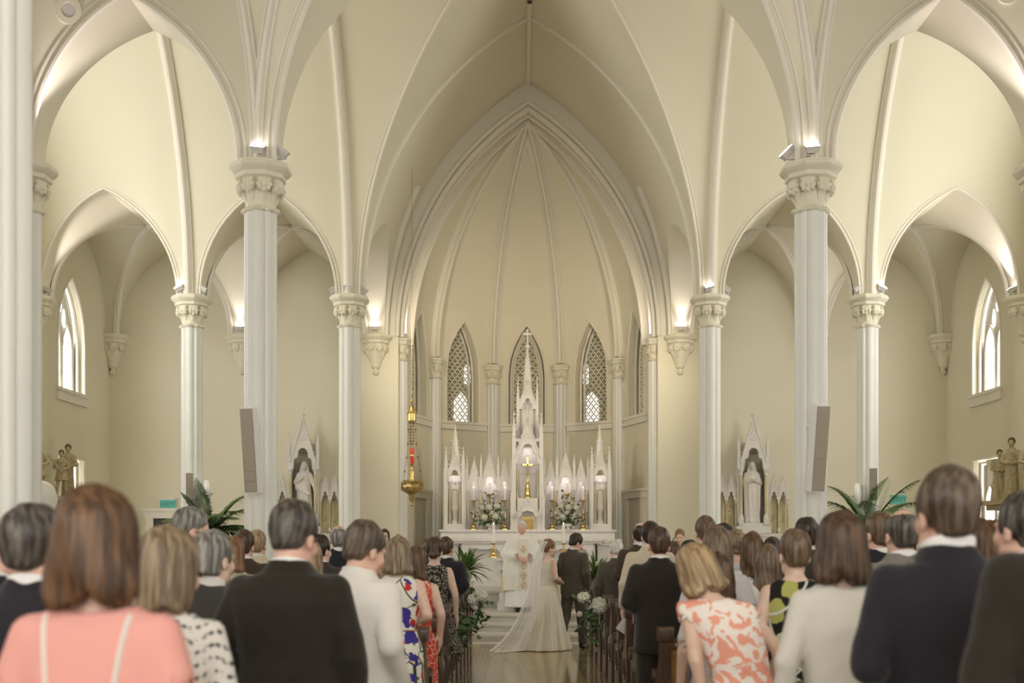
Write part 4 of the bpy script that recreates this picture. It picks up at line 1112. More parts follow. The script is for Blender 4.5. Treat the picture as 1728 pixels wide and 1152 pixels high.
lamp(-XN + .0, Y2 - .25, ZL, 'unlit lamp in the middle of left chancel column capital', False, (0, -.2, 1))
lamp(-XN + .24, Y2 - .12, ZL, 'unlit lamp on the right edge of left chancel column capital', False, (.6, -.1, .8))
lamp(XN - .04, Y2 - .25, ZL, 'lit lamp on the right chancel column capital', True, (-.3, -.6, 1), 50)
lamp(XN + .25, Y2 - .12, ZL, 'unlit lamp on the right edge of right chancel column capital', False, (.6, -.1, .8))
lamp(XA - .20, Y2 - .16, ZL, 'small lamp on the left edge of right outer slim column capital', False, (-.4, -.2, 1))
lamp(XA + .16, Y2 - .22, ZL, 'lit lamp on the right outer slim column capital', True, (.5, -.6, 1), 40)
for sx, nm in ((-1, 'left'), (1, 'right')):
    lamp(sx * XN, Y3 - .26, ZL, 'lit uplight on the corbel beside the apse, %s' % nm, True, (0, -.12, 1), 15, 1.0)
    lamp(sx * XA, Y3 - .26, ZL, 'lit uplight on the corbel of the %s chapel back wall' % nm, True, (0, -.2, 1), 13, 1.0)
    lamp(sx * 2.62, Y3 + .14, ZL, 'small bright bulb lamp on the %s apse arch shaft' % nm, True, (-sx * .5, .9, 1), 38, 2.2, s=.55, blend=1.0, col=(1, .86, .68))
    lamp(sx * (XN - .1), Y2 + .26, ZL, 'added floodlight for the apse, hidden behind the %s chancel capital' % nm, True, (-sx * .45, .9, -.22), 190, 1.5, blend=1.0, col=(1, .84, .62))  # pair added out of sight to brighten the apse and high altar
    lamp(sx * (XW - .24), Y2 - .08, ZL, 'lamp on the side wall corbel at far %s' % nm, sx > 0, (-sx * .4, .2, 1), 60, s=1.0)
# uplight that grazes the left outer arch
l = bpy.data.lights.new('lamp_beam', 'SPOT'); l.energy = 70; l.spot_size = .8; l.spot_blend = .8; l.shadow_soft_size = .05; l.color = (1, .9, .93)
o = bpy.data.objects.new('lamp_beam', l); COL.objects.link(o); o.location = (-XW + .3, Y2 + .12, 6.15); o.rotation_euler = Vector((0, 0, -1)).rotation_difference(Vector((.45, .12, 1)).normalized()).to_euler()
for sx in (-1, 1):   # beams at the outer corner capitals wash the aisle arches
    l = bpy.data.lights.new('lamp_beam', 'SPOT'); l.energy = 65; l.spot_size = 1.0; l.spot_blend = .9; l.shadow_soft_size = .05; l.color = (1, .9, .93)
    o = bpy.data.objects.new('lamp_beam', l); COL.objects.link(o); o.location = (sx * (XA - .35), Y1 - .3, 6.2); o.rotation_euler = Vector((0, 0, -1)).rotation_difference(Vector((-sx * .35, .05, 1)).normalized()).to_euler()
# ---- round recessed fitting high on the vault flank (left) and its twin on the right
for sx, nm, px, py in ((-1, 'left', 116, 17), (1, 'right', 1702, -18)):
    yy = Y1 - P_ - off(PZ(py, 12.65) - ZS, HT[2], RISE) - .01; c = (PX(px, yy), yy, PZ(py, yy)); r = empty('recessed_speaker', c, 0, 'round white recessed ceiling fitting on the upper %s vault' % nm, 'ceiling fitting')
    r.rotation_euler = (math.radians(16), 0, 0)
    mb = MB(); mb.lathe([(.07, -.01), (.08, .012), (.148, .012), (.152, .004), (.152, -.03)], 32); mb.xf(Matrix.Rotation(PI / 2, 4, 'X')); mb.build('ring', 'wall_paint', r)
    mb = MB(); mb.lathe([(.076, .006), (.06, -.02), (.0, -.028)], 24); mb.xf(Matrix.Rotation(PI / 2, 4, 'X')); mb.build('cone', 'fixture_grey', r)
# ---- column speakers
def speaker(px, py0, py1, y, wpx, yaw, tilt, label, nseg, X=None):
    h = (py1 - py0) * y / FPX; w_ = wpx * y / FPX; r = empty('column_speaker', (PX(px, y), y, PZ(py1, y)), 0, label, 'speaker', 'column loudspeakers')
    r.rotation_euler = (Matrix.Rotation(yaw, 3, 'Z') @ Matrix.Rotation(tilt, 3, 'X')).to_euler()
    mb = MB(); d = w_ * .8; mb.box(-w_ / 2, w_ / 2, 0, d, 0, h); mb.build('cabinet', 'speaker_white', r, smooth=0)
    mb = MB(); mb.box(-w_ * .485, w_ * .485, -.006, 0, h * .012, h * .985); mb.build('grille_plate', 'speaker_grille', r, smooth=0)
    for k in range(nseg):
        z0 = h * (.02 + .965 * k / nseg); z1 = h * (.012 + .965 * (k + 1) / nseg)
        g = MB(); g.box(-w_ * .475, w_ * .47, -.012, 0, z0 + .0015, z1 - .0015); g.build('grille', 'speaker_grille', r, smooth=0)
    for e_, f_ in ((.12, .2), (.2, .74)): MB().box(-.02, .02, d - .01, d + e_, h * f_, h * (f_ + .04)).build('bracket', 'fixture_white', r, smooth=0)
    return r
speaker(424, 688, 832, Y1 - .42, 23, -.2, math.radians(8), 'long slanted column speaker on the left column', 8)
speaker(1380, 684, 830, Y1 - .42, 24, .25, math.radians(8), 'long slanted column speaker on the right column', 8)
speaker(320, 797, 848, Y2 - .34, 12, .25, math.radians(9), 'small slanted column speaker on the left outer slim column', 3)
speaker(1474, 789, 844, Y2 - .34, 13, -.35, math.radians(9), 'small slanted column speaker on the right outer slim column', 3)
# ---- covered wall fans
def fan(px, py, y, yaw, label, s=1.0, to=None):
    r = empty('dish_fan', (PX(px, y), y, PZ(py, y)), yaw, label, 'fan', 'white dish fans', s)
    mb = MB(); mb.lathe([(.0, .05), (.12, .045), (.2, .03), (.235, 0), (.235, -.05), (.21, -.07), (.1, -.085), (0, -.09)], 28); mb.xf(Matrix.Rotation(PI / 2, 4, 'X')); mb.build('drum', 'speaker_white', r, smooth=30)
    mb = MB()
    for q in (.06, .11, .16, .2): mb.lathe([(q - .003, .0), (q, .055 - q * .12), (q + .003, 0)], 28)
    mb.xf(Matrix.Rotation(PI / 2, 4, 'X')); mb.build('guard', 'fixture_white', r)
    q = Matrix.Rotation(-yaw, 3, 'Z') @ (Vector(to) - Vector((PX(px, y), y, PZ(py, y)))) / s
    mb = MB(); mb.tube([(0, .08, 0), (0, .13, -.02), tuple(q)], .018, 8); mb.build('mount', 'fixture_white', r)
    return r
fan(72, 842, 18.6, 1.1, 'white dish fan before the carved figures at far left', 1.3, (-XW - .02, 18.75, 2.3))
fan(346, 831, 19.8, -1.15, 'white dish fan above the palm beside the left slim column', .95, (-XA + .1, Y2, 2.45))
fan(1449, 836, 19.8, 1.15, 'white dish fan above the palm beside the right slim column', .95, (XA - .1, Y2, 2.45))
# ---- exit signs, doors
def exit_sign(px, py, label):
    y = Y3 - .06; r = empty('exit_sign', (PX(px, y), y, PZ(py, y)), 0, label, 'sign', 'exit signs')
    mb = MB(); mb.box(-.15, .15, -.02, .06, -.09, .10); mb.build('case', 'exit_green', r, smooth=0)
    mb = MB(); mb.box(-.16, .16, -.03, .06, .10, .125); mb.build('cap', 'fixture_white', r, smooth=0)
    cu = bpy.data.curves.new('lettering', 'FONT'); cu.body = 'EXIT'; cu.size = .145; cu.align_x = 'CENTER'; cu.align_y = 'CENTER'; cu.extrude = .004
    t0 = bpy.data.objects.new('lettering', cu); COL.objects.link(t0); dg = bpy.context.evaluated_depsgraph_get(); me = bpy.data.meshes.new_from_object(t0.evaluated_get(dg)); bpy.data.objects.remove(t0)
    me.materials.clear(); me.materials.append(MATS['exit_letter']); inst('lettering', me, r, (0, -.026, 0), (PI / 2, 0, 0))
exit_sign(283, 851, 'green EXIT sign above the doorway at left'); exit_sign(1517, 843, 'green EXIT sign behind the palm at right')
def door(n, X, Y, rz, w_, h, z0, label, dark=False):
    r = empty('door_%d' % n, (X, Y, z0), rz, label, 'door'); r['kind'] = 'structure'
    mb = MB(); mb.box(-w_ / 2 - .16, -w_ / 2, -.07, .02, 0, h); mb.box(w_ / 2, w_ / 2 + .16, -.07, .02, 0, h); mb.box(-w_ / 2 - .2, w_ / 2 + .2, -.08, .02, h, h + .17); mb.box(-w_ / 2 - .24, w_ / 2 + .24, -.11, .02, h + .15, h + .21); mb.build('door_frame', 'rib_paint', r, smooth=0)
    mb = MB(); mb.box(-w_ / 2, w_ / 2, -.015, .02, 0, h); mb.build('door_leaf', 'door_dark' if dark else 'door_paint', r, smooth=0)
    for a, b in ((.08, .44), (.52, .93)):
        for s in (-1, 1):
            mb = MB(); c = s * w_ * .24; mb.box(c - w_ * .17, c + w_ * .17, -.028, -.01, h * a, h * b); mb.build('door_panel', 'door_dark' if dark else 'door_paint', r, smooth=0)
    mb = MB(); mb.sphere((w_ * .42, -.05, 1.0), .03); mb.build('door_knob', 'gold', r)
door(1, PX(285, Y3), Y3 - .01, 0, .62, 1.62 + .55, 0, 'dark doorway under the exit sign at left', True)
door(2, PX(1520, Y3), Y3 - .01, 0, .62, 2.17, 0, 'doorway hidden behind the palm at right', True)
for sx, n in ((-1, 3), (1, 4)):
    f = facet(0 if sx < 0 else 4); a = Vector(f(-.1, 0, 1)); b = Vector(f(.1, 0, 1)); m = (a + b) / 2; t = b - a
    door(n, m.x, m.y - .02, math.atan2(t.y, t.x) if abs(math.atan2(t.y, t.x)) < PI / 2 else math.atan2(-t.y, -t.x), .72, 1.95, .73, 'pale panelled sacristy door %s of the high altar' % ('left' if sx < 0 else 'right'))
# ---- sanctuary lamp
y = 21.9; X = PX(695, y); zt = PZ(262, y)
r = empty('sanctuary_lamp', (X, y, 0), 0, 'brass hanging sanctuary lamp with red glass, left of the altar', 'lamp')
z = lambda p: PZ(p, y)
MB().tube([(0, 0, zt + .12), (0, 0, z(668))], .004, 5).build('wire', 'gold_dull', r)
MB().sphere((0, 0, z(676)), .033, 14, 9).build('ball', 'gold', r)
mb = MB(); mb.lathe([(.01, z(682)), (.05, z(686)), (.075, z(694)), (.08, z(697)), (.095, z(698)), (.09, z(704)), (.095, z(710)), (.07, z(711)), (.0, z(710))], 20)
for k in range(10): mb.sphere((.09 * math.cos(k * PI / 5), .09 * math.sin(k * PI / 5), z(696)), .016, 6, 5)
mb.build('crown', 'gold', r)
for k in range(3):
    a = k * 2 * PI / 3 + .5; c = MB(); p0 = Vector((.08 * math.cos(a), .08 * math.sin(a), z(711))); p1 = Vector((.22 * math.cos(a), .22 * math.sin(a), z(812)))
    for i in range(26):
        t = (i + .5) / 26; sag = -.04 * math.sin(PI * t); p = p0.lerp(p1, t) + Vector((sag * math.cos(a), sag * math.sin(a), 0)); rr = .021 if i % 6 == 3 else .010
        if i % 6 == 3: c.lathe([(rr * .6, -.02), (rr, 0), (rr * .6, .02)], 8, tuple(p))
        else: c.lathe([(rr * .4, -.016), (rr, 0), (rr * .4, .016)], 6, tuple(p))
    c.build('chain', 'gold_dull', r)
for s in (-1, 1):
    c = MB()
    for i in range(8): c.lathe([(.006, -.02), (.018 if i % 3 else .026, 0), (.006, .02)], 8, (s * .03, 0, z(714 + i * 5)))
    c.build('inner_chain', 'gold_dull', r)
mb = MB(); mb.lathe([(.045, z(756)), (.042, z(768)), (.04, z(781)), (.034, z(782))], 16); mb.build('red_glass', 'red_glass', r)
mb = MB(); mb.lathe([(.048, z(767)), (.05, z(768)), (.048, z(770))], 16); mb.lathe([(.03, z(781)), (.05, z(783)), (.02, z(787)), (.035, z(793)), (.055, z(800)), (.04, z(806)), (.06, z(812))], 16); mb.build('candle_holder', 'gold', r)
mb = MB(); mb.lathe([(.0, z(813)), (.13, z(812)), (.185, z(816)), (.2, z(822)), (.18, z(828)), (.12, z(831)), (.06, z(834)), (.045, z(838)), (.05, z(842)), (.02, z(847)), (.03, z(851)), (0, z(855))], 24, sect=lambda a: 1 + .07 * math.cos(8 * a)); 
for k in range(16): a = k * PI / 8; mb.sphere((.20 * math.cos(a), .20 * math.sin(a), z(815 + (k % 2) * 8)), .024, 7, 5)

for k in range(22): a = k * PI / 11; mb.sphere((.225 * math.cos(a), .225 * math.sin(a), z(819 + (k % 3) * 4)), .013, 6, 4); mb.sphere((.17 * math.cos(a), .17 * math.sin(a), z(811)), .014, 6, 4)
mb.build('bowl', 'gold_dull', r)
# ================================================================== gothic altar kit
def trefoil(x, cx, half, z0, z1):
    """single valued lower edge of a cusped arch opening between springing z0 and crown z1"""
    u = abs(x - cx)
    if u >= half: return z0
    r1 = half * .52; zc = z1 - r1; a = zc + math.sqrt(max(0, r1 * r1 - u * u)) if u < r1 else -9
    r2 = half * .50; c2 = half * .50; b = z0 + (z1 - z0) * .30 + math.sqrt(max(0, r2 * r2 - (u - c2) ** 2)) if abs(u - c2) < r2 else -9
    return max(a, b, z0)
def gable(root, cx, half, z0, zarch, zapex, ahalf, y0, y1, m='marble_white', crockets=4, finial=True, cusp=True, cross=False):
    mb = MB(); xs = sorted(set(lin(cx - half, cx + half, 33) + [cx]))
    lo = (lambda x: trefoil(x, cx, ahalf, z0, zarch)) if cusp else (lambda x: z0 + archz(x - cx, ahalf, zarch - z0) if abs(x - cx) < ahalf else z0)
    hi = lambda x: max(z0 + .12 * (zapex - z0), zapex - (zapex - z0) * .93 * abs(x - cx) / half)
    mb.panel(xs, lo, hi, y0, y1)
    g = mb.build('gable', m, root, smooth=25)
    e = MB(); t = max(.012, half * .07)
    for s in (-1, 1): e.tube([(cx + s * half, y0 - t * .3, hi(cx + s * half)), (cx, y0 - t * .3, zapex)], t, 6)
    e.tube([(x, y0 - .004, lo(x) + .004) for x in lin(cx - ahalf, cx + ahalf, 25)], t * .6, 5)
    zc = (zarch + zapex) / 2 - (zapex - zarch) * .08; rr = (zapex - zarch) * .17
    e.tube([(cx + rr * math.cos(a), y0 - .002, zc + rr * math.sin(a)) for a in lin(0, 2 * PI, 17)], t * .55, 5)
    for a in (PI / 2, PI * 7 / 6, PI * 11 / 6): e.tube([(cx + rr * .45 * math.cos(a) + rr * .38 * math.cos(b), y0 - .002, zc + rr * .45 * math.sin(a) + rr * .38 * math.sin(b)) for b in lin(0, 2 * PI, 11)], t * .35, 4)
    e.build('gable_moulding', m, root)
    if crockets:
        for s in (-1, 1):
            for k in range(crockets):
                f = (k + .6) / (crockets + .4); x = cx + s * half * (1 - f); z = hi(cx + s * half) + (zapex - hi(cx + s * half)) * f
                c = MB(); c.sphere((x + s * t * .9, y0 + .01, z + t * .8), t * .95, 6, 5, 0, (1.25, 1, .9)); c.build('crocket', m, root)
    if finial: fin(root, cx, (y0 + y1) / 2, zapex - .02, half * .42, m, cross)
    return g
def fin(root, x, y, z, h, m='marble_white', cross=False):
    mb = MB(); w_ = h * .12
    mb.lathe([(w_ * .8, 0), (w_ * .7, h * .3), (w_ * 1.9, h * .42), (w_ * 2.1, h * .5), (w_ * 1.1, h * .58), (w_ * .6, h * .62), (w_ * .5, h * .72), (0, h)], 8, (x, y, z))
    if cross:
        mb.box(x - w_ * .4, x + w_ * .4, y - w_ * .4, y + w_ * .4, z + h * .6, z + h * 1.75); mb.box(x - h * .27, x + h * .27, y - w_ * .35, y + w_ * .35, z + h * 1.25, z + h * 1.25 + w_ * .8)
    else:
        for s in (-1, 1): mb.sphere((x + s * w_ * 1.9, y, z + h * .5), w_ * .9, 6, 5)
    mb.build('finial', m, root)
def pinnacle(root, x, y, z0, z1, z2, w_, m='marble_white'):
    """square shaft z0..z1, crocketed spirelet z1..z2"""
    mb = MB(); mb.box(x - w_ / 2, x + w_ / 2, y - w_ / 2, y + w_ / 2, z0, z1)
    mb.box(x - w_ * .62, x + w_ * .62, y - w_ * .62, y + w_ * .62, z1 - w_ * .3, z1)
    if z1 - z0 > .5: mb.box(x - w_ * .6, x + w_ * .6, y - w_ * .6, y + w_ * .6, z0 + (z1 - z0) * .45, z0 + (z1 - z0) * .45 + w_ * .25)
    h = z2 - z1; mb.lathe([(w_ * .62, 0), (w_ * .10, h * .78), (w_ * .30, h * .82), (w_ * .30, h * .87), (w_ * .08, h * .9), (0, h)], 4, (x, y, z1), a0=PI / 4, a1=PI / 4 + 2 * PI)
    for k in (.2, .42, .62):
        rr = w_ * .62 * (1 - k * 1.05)
        for s in (-1, 1): mb.sphere((x + s * (rr + w_ * .12), y - .0, z1 + h * k), w_ * .17, 5, 4)
    return mb.build('pinnacle', m, root, smooth=25)
def colonnette(root, x, y, z0, z1, r, m='onyx'):
    mb = MB(); h = z1 - z0
    mb.lathe([(r, z0 + h * .09), (r, z1 - h * .12)], 12, (x, y, 0)); mb.build('colonnette', m, root)
    mb = MB(); mb.lathe([(r * 1.7, z0), (r * 1.7, z0 + h * .04), (r * 1.3, z0 + h * .06), (r * 1.4, z0 + h * .08), (r, z0 + h * .1)], 10, (x, y, 0)); mb.build('colonnette_base', 'marble_white', root)
    mb = MB(); mb.lathe([(r, z1 - h * .13), (r * 1.25, z1 - h * .11), (r * 1.0, z1 - h * .1), (r * 1.6, z1 - h * .03), (r * 1.9, z1 - h * .02), (r * 1.9, z1)], 10, (x, y, 0)); mb.build('colonnette_capital', 'marble_white', root)
def statue_mesh(kind, H, m):
    s = H / 1.75; ph = {'praying': 0, 'open': 1.3, 'angel': 2.0}.get(kind, .5)
    fo = lambda th, Z: (.055 * np.sin(9 * th + 3.2 * Z + ph) + .03 * np.sin(17 * th - 4 * Z)) * np.clip((1.25 - Z) * 1.6, 0, 1)
    T = [(.0, .25, .20, 0), (.12, .235, .18, 0), (.5, .215, .165, 0), (.9, .205, .155, 0), (1.1, .19, .145, 0), (1.25, .2, .14, 0), (1.36, .19, .12, 0), (1.42, .13, .09, 0), (1.47, .06, .06, 0), (1.5, .055, .055, 0)]
    A = {'praying': (((-.21, -.05, 1.13), (-.03, -.2, 1.22)), ((.21, -.05, 1.13), (.03, -.2, 1.22))), 'open': (((-.22, -.06, 1.15), (-.04, -.2, 1.27)), ((.28, -.06, 1.12), (.36, -.2, .93))), 'angel': (((-.2, -.05, 1.13), (-.03, -.18, 1.2)), ((.2, -.05, 1.13), (.03, -.18, 1.2)))}[kind]
    def f(P):
        d = loft(P, T, 2.2, fo)
        for q, (e, w_) in zip((-1, 1), A):
            sh = (q * .16, 0, 1.37); d = smin(d, smin(cap(P, sh, e, .07, .075), cap(P, e, w_, .07, .05), .02), .03)
            hv = (np.array(w_) - np.array(e)); hv = hv / np.linalg.norm(hv); d = smin(d, cap(P, w_, np.array(w_) + hv * .13, .026, .014, (1, 1, 1)), .01)
            d = smin(d, cap(P, e, np.array(e) + np.array((0, 0, -.22)), .05, .02), .03)
        hp = (P[0], -(P[1]), P[2] - 1.50); d = smin(d, head_sdf(hp), .015); d = smin(d, cap(P, (0, 0, 1.42), (0, 0, 1.53), .05), .02)
        # veil / long hair
        v = ell(P, (0, .02, 1.63), (.10, .12, .13)); v = smin(v, cap(P, (-.085, .0, 1.58), (-.13, -.01, 1.34), .035, .04), .03); v = smin(v, cap(P, (.085, .0, 1.58), (.13, -.01, 1.34), .035, .04), .03); v = smin(v, cap(P, (0, .08, 1.6), (0, .1, 1.2), .08, .12), .04)
        v = np.maximum(v, -(ell(P, (0, -.13, 1.585), (.062, .12, .10))))
        d = smin(d, v, .01)
        if kind == 'open': d = smin(d, cap(P, (-.18, -.1, 1.0), (.16, -.17, .82), .045, .05), .05)
        if kind == 'praying': d = smin(d, cap(P, (-.2, -.02, 1.1), (-.19, -.06, .35), .05, .04), .03); d = smin(d, cap(P, (.2, -.02, 1.1), (.19, -.06, .35), .05, .04), .03)
        if kind == 'angel':
            for q in (-1, 1): d = smin(d, cap(P, (q * .1, .1, 1.3), (q * .2, .12, 1.85), .07, .03, (1, .5, 1)), .02); d = smin(d, cap(P, (q * .15, .11, 1.5), (q * .22, .12, .9), .07, .03, (1, .5, 1)), .02)
        return d
    V, Q = surf(f, ax(-.42, .46, .02), ax(-.36, .28, .02), ax(-.02, 2.0, .022)); return mesh_vq('figure', [(V * s, Q, 0)], m)
# ------------------------------------------------------------------ high altar
ya = 24.0; ALT0 = .73
ha = empty('high_altar', (0, 0, 0), 0, 'white marble high altar table with carved frontal below the reredos', 'altar')
mb = MB(); mb.box(-1.55, 1.55, ya - .02, 24.8, ALT0, ALT0 + .12); mb.box(-1.5, 1.5, ya + .03, 24.8, ALT0 + .12, ALT0 + .2); mb.build('plinth', 'marble_white', ha, smooth=0)
mb = MB(); mb.box(-1.45, 1.45, ya + .22, 24.8, ALT0 + .2, 1.62); mb.build('body', 'marble_white', ha, smooth=0)
mb = MB(); mb.box(-1.62, 1.62, ya - .04, 24.6, 1.69, 1.76); mb.box(-1.58, 1.58, ya, 24.6, 1.64, 1.69); mb.build('mensa', 'marble_white', ha, smooth=0)
mb = MB()
for k in range(3):
    c = (k - 1) * .94
    xs = lin(c - .47, c + .47, 25)
    mb.panel(xs, lambda x: trefoil(x, c, .37, 1.28, 1.52) if abs(x - c) < .37 else 1.25, lambda x: 1.64, ya + .04, ya + .22)
mb.build('frontal_arcade', 'marble_white', ha, smooth=25)
for x in (-1.40, -.47, .47, 1.40):
    for dx in (-.05, .05): colonnette(ha, x + dx, ya + .10, ALT0 + .2, 1.26, .032)
for s in (-1, 1):
    mb = MB(); a, b = sorted((s * 1.5, s * 2.0)); mb.box(a, b, 24.25, 24.9, ALT0, 1.60); mb.box(a - .03, b + .03, 24.2, 24.9, 1.60, 1.74); mb.build('side_block', 'marble_white', ha, smooth=0)
    mb = MB()
    for k in range(7): mb.sphere((s * (1.56 + k * .065), 24.2, 1.665), .032, 7, 5, 0, (1.1, .6, 1))
    mb.build('carved_frieze', 'marble_white', ha)
mb = MB(); mb.box(-1.90, 1.90, 24.55, 25.5, 1.74, 1.90); mb.box(-1.93, 1.93, 24.50, 25.5, 1.90, 1.945); mb.build('gradine', 'marble_white', ha, smooth=0)
# ------------------------------------------------------------------ reredos
yr = 24.9; K = yr / FPX
rd = empty('reredos', (0, 0, 0), 0, 'tall white gothic reredos with spires and pinnacles behind the high altar', 'reredos')
ZP = lambda p: PZ(p, yr); XR = lambda p: (p - 889) * K
ZB = 1.945
mb = MB(); mb.box(XR(748), XR(1030), yr + .42, yr + .5, ZB, ZP(800)); mb.build('back_slab', 'marble_white', rd, smooth=0)
def wing(s):
    f = lambda px: s * (889 - px) * K * -1 if False else -s * XR(px) if s > 0 else XR(px)
    cs = [f(798.9), f(824.8), f(850.4)]
    for cx, hw, ah, za, zg, cr in ((cs[0], 11.5, 7.2, 811, 775, 3), (cs[1], 15.5, 12.2, 803, 764, 4), (cs[2], 11.0, 7.2, 811, 775, 3)):
        gable(rd, cx, hw * K, ZP(828), ZP(za), ZP(zg), ah * K, yr, yr + .09, crockets=cr, cross=True)
    for p, zt, wd in ((787, 768, 4.2), (810.5, 765, 4.2), (839.5, 765, 4.2), (861, 768, 4.0)):
        x = f(p); pinnacle(rd, x, yr - .01, ZP(806), ZP(786), ZP(zt), wd * K); colonnette(rd, x - .02, yr + .0, ZP(893), ZP(826), .026); 
        mb = MB(); mb.box(x - .045, x + .045, yr - .03, yr + .12, ZP(829), ZP(806)); mb.build('impost', 'marble_white', rd, smooth=0)
        mb = MB(); mb.box(x - .035, x + .035, yr + .06, yr + .45, ZP(893), ZP(806)); mb.build('pier', 'marble_white', rd, smooth=0)
    # vault over the wing niches so that the hidden lamps light only the niches
    mb = MB(); a, b = sorted((f(787), f(862))); mb.box(a, b, yr + .05, yr + .5, ZP(800) - .02, ZP(800)); mb.build('niche_roof', 'marble_white', rd, smooth=0)
    for c, e in zip(cs, (2.2, 3.2, 2.2)):
        l = bpy.data.lights.new('niche_light', 'AREA'); l.energy = e * .17; l.size = .12; l.color = (1, .88, .90); o = bpy.data.objects.new('niche_light', l); COL.objects.link(o); o.location = (c, yr + .2, ZP(803)); o.rotation_euler = (math.radians(12), 0, 0); o.parent = rd
    # end tower
    cx = f(766.5); hw = 17.2 * K
    for q in (-1, 1):
        pinnacle(rd, cx + q * (hw - .035), yr - .12, ZB, ZP(782), ZP(752), .075); colonnette(rd, cx + q * (hw - .11), yr - .02, ZP(890), ZP(812), .026)
        mb = MB(); mb.box(cx + q * hw - .03, cx + q * hw + .03, yr - .1, yr + .45, ZB, ZP(790)); mb.build('side_wall', 'marble_white', rd, smooth=0)
    gable(rd, cx, hw * .86, ZP(812), ZP(793), ZP(764), hw * .62, yr - .12, yr - .02, crockets=4, cross=False)
    mb = MB(); mb.lathe([(hw * .62, ZP(785)), (hw * .5, ZP(770)), (hw * .36, ZP(752)), (hw * .16, ZP(730)), (.012, ZP(716))], 8, (cx, yr + .16, 0)); mb.build('spire', 'marble_white', rd, smooth=20)
    for q in (-1, 1):
        for k in range(5): c = MB(); t = k / 5; c.sphere((cx + q * (hw * .55 * (1 - t) + .02), yr + .12, ZP(778 - t * 58)), .022, 6, 5); c.build('crocket', 'marble_white', rd)
    mb = MB(); mb.box(cx - hw, cx + hw, yr - .1, yr + .45, ZP(786), ZP(783)); mb.build('tower_roof', 'marble_white', rd, smooth=0)
    mb = MB(); mb.box(cx - hw, cx + hw, yr - .18, yr + .45, ZB, ZP(884)); mb.build('tower_base', 'marble_white', rd, smooth=0)
    mb = MB(); mb.lathe([(.10, ZP(884)), (.10, ZP(880)), (.06, ZP(877)), (.06, ZP(864)), (.10, ZP(860)), (.11, ZP(857))], 12, (cx, yr + .06, 0)); mb.build('pedestal', 'marble_white', rd)
    l = bpy.data.lights.new('niche_light', 'AREA'); l.energy = 1.0; l.size = .15; l.color = (1, .88, .90); o = bpy.data.objects.new('niche_light', l); COL.objects.link(o); o.location = (cx, yr + .1, ZP(788)); o.parent = rd
    st = inst('statue', ANGEL, None, (cx, yr + .06, ZP(857)), (0, 0, s * .15)); tag(st, 'small winged stone figure in the %s tower niche of the reredos' % ('left' if s < 0 else 'right'), 'statue')
ANGEL = statue_mesh('angel', .62, 'marble_white')
wing(-1); wing(1)
# centre tower
for q in (-1, 1):
    x = q * 22.8 * K; pinnacle(rd, x, yr - .18, ZB, ZP(735), ZP(694), .085)
    mb = MB(); mb.box(x - .04, x + .04, yr - .15, yr + .45, ZB, ZP(742)); mb.build('side_wall', 'marble_white', rd, smooth=0)
    colonnette(rd, q * 17.6 * K, yr - .12, ZP(862), ZP(783), .026); pinnacle(rd, q * 26.5 * K, yr - .22, ZB, ZP(838), ZP(822), .06)
    x = q * 16.2 * K; pinnacle(rd, x, yr + .02, ZP(740), ZP(672), ZP(632), .065)
    mb = MB(); mb.box(x - .03, x + .03, yr + .05, yr + .35, ZP(740), ZP(672)); mb.build('upper_side', 'marble_white', rd, smooth=0)
    mb = MB(); mb.tube([(q * 22 * K, yr - .05, ZP(735)), (q * 18 * K, yr + .0, ZP(715)), (q * 15 * K, yr + .02, ZP(700))], .022, 6); mb.build('flying_brace', 'marble_white', rd)
gable(rd, 0, 21.5 * K, ZP(783), ZP(750), ZP(711), 17 * K, yr - .22, yr - .08, crockets=6)
gable(rd, 0, 15.5 * K, ZP(690), ZP(672), ZP(643), 9 * K, yr - .0, yr + .1, crockets=4)
mb = MB(); mb.box(-15 * K, 15 * K, yr + .1, yr + .2, ZP(740), ZP(672)); mb.build('upper_panel', 'marble_white', rd, smooth=0)
mb = MB()
for q in (-9, 0, 9): mb.box(q * K - .012, q * K + .012, yr + .06, yr + .1, ZP(735), ZP(682))
mb.build('panel_ribs', 'marble_white', rd, smooth=0)
mb = MB(); mb.box(-24 * K, 24 * K, yr - .2, yr + .45, ZP(746), ZP(741)); mb.build('canopy_roof', 'marble_white', rd, smooth=0)
mb = MB(); mb.box(-21 * K, 21 * K, yr + .25, yr + .45, ZP(862), ZP(746)); mb.build('niche_back', 'marble_white', rd, smooth=0)
mb = MB(); mb.lathe([(11.5 * K, ZP(672)), (8.5 * K, ZP(645)), (5.5 * K, ZP(618)), (3 * K, ZP(598)), (.02, ZP(586)), (.05, ZP(584)), (.05, ZP(580)), (.015, ZP(577))], 8, (0, yr + .2, 0)); mb.build('spire', 'marble_white', rd, smooth=20)
for q in (-1, 1):
    for k in range(6): c = MB(); t = k / 6; c.sphere((q * (11 * K * (1 - t) + .02), yr + .17, ZP(665 - t * 74)), .024, 6, 5); c.build('crocket', 'marble_white', rd)
mb = MB(); mb.box(-.016, .016, yr + .185, yr + .215, ZP(580), ZP(552)); mb.box(-.10, .10, yr + .187, yr + .213, ZP(562), ZP(559)); mb.build('spire_cross', 'marble_white', rd, smooth=0)
mb = MB(); mb.box(-20 * K, 20 * K, yr - .22, yr + .3, ZB, ZP(862)); mb.box(-17 * K, 17 * K, yr - .26, yr + .3, ZP(862), ZP(841)); mb.build('tabernacle_block', 'marble_white', rd, smooth=0)
gable(rd, 0, 17 * K, ZP(872), ZP(862), ZP(843), 11 * K, yr - .36, yr - .27, crockets=3, finial=False)
mb = MB(); mb.box(-11 * K, 11 * K, yr - .30, yr - .25, ZB, ZP(872)); mb.build('tabernacle_door', 'gold_dull', rd, smooth=0)
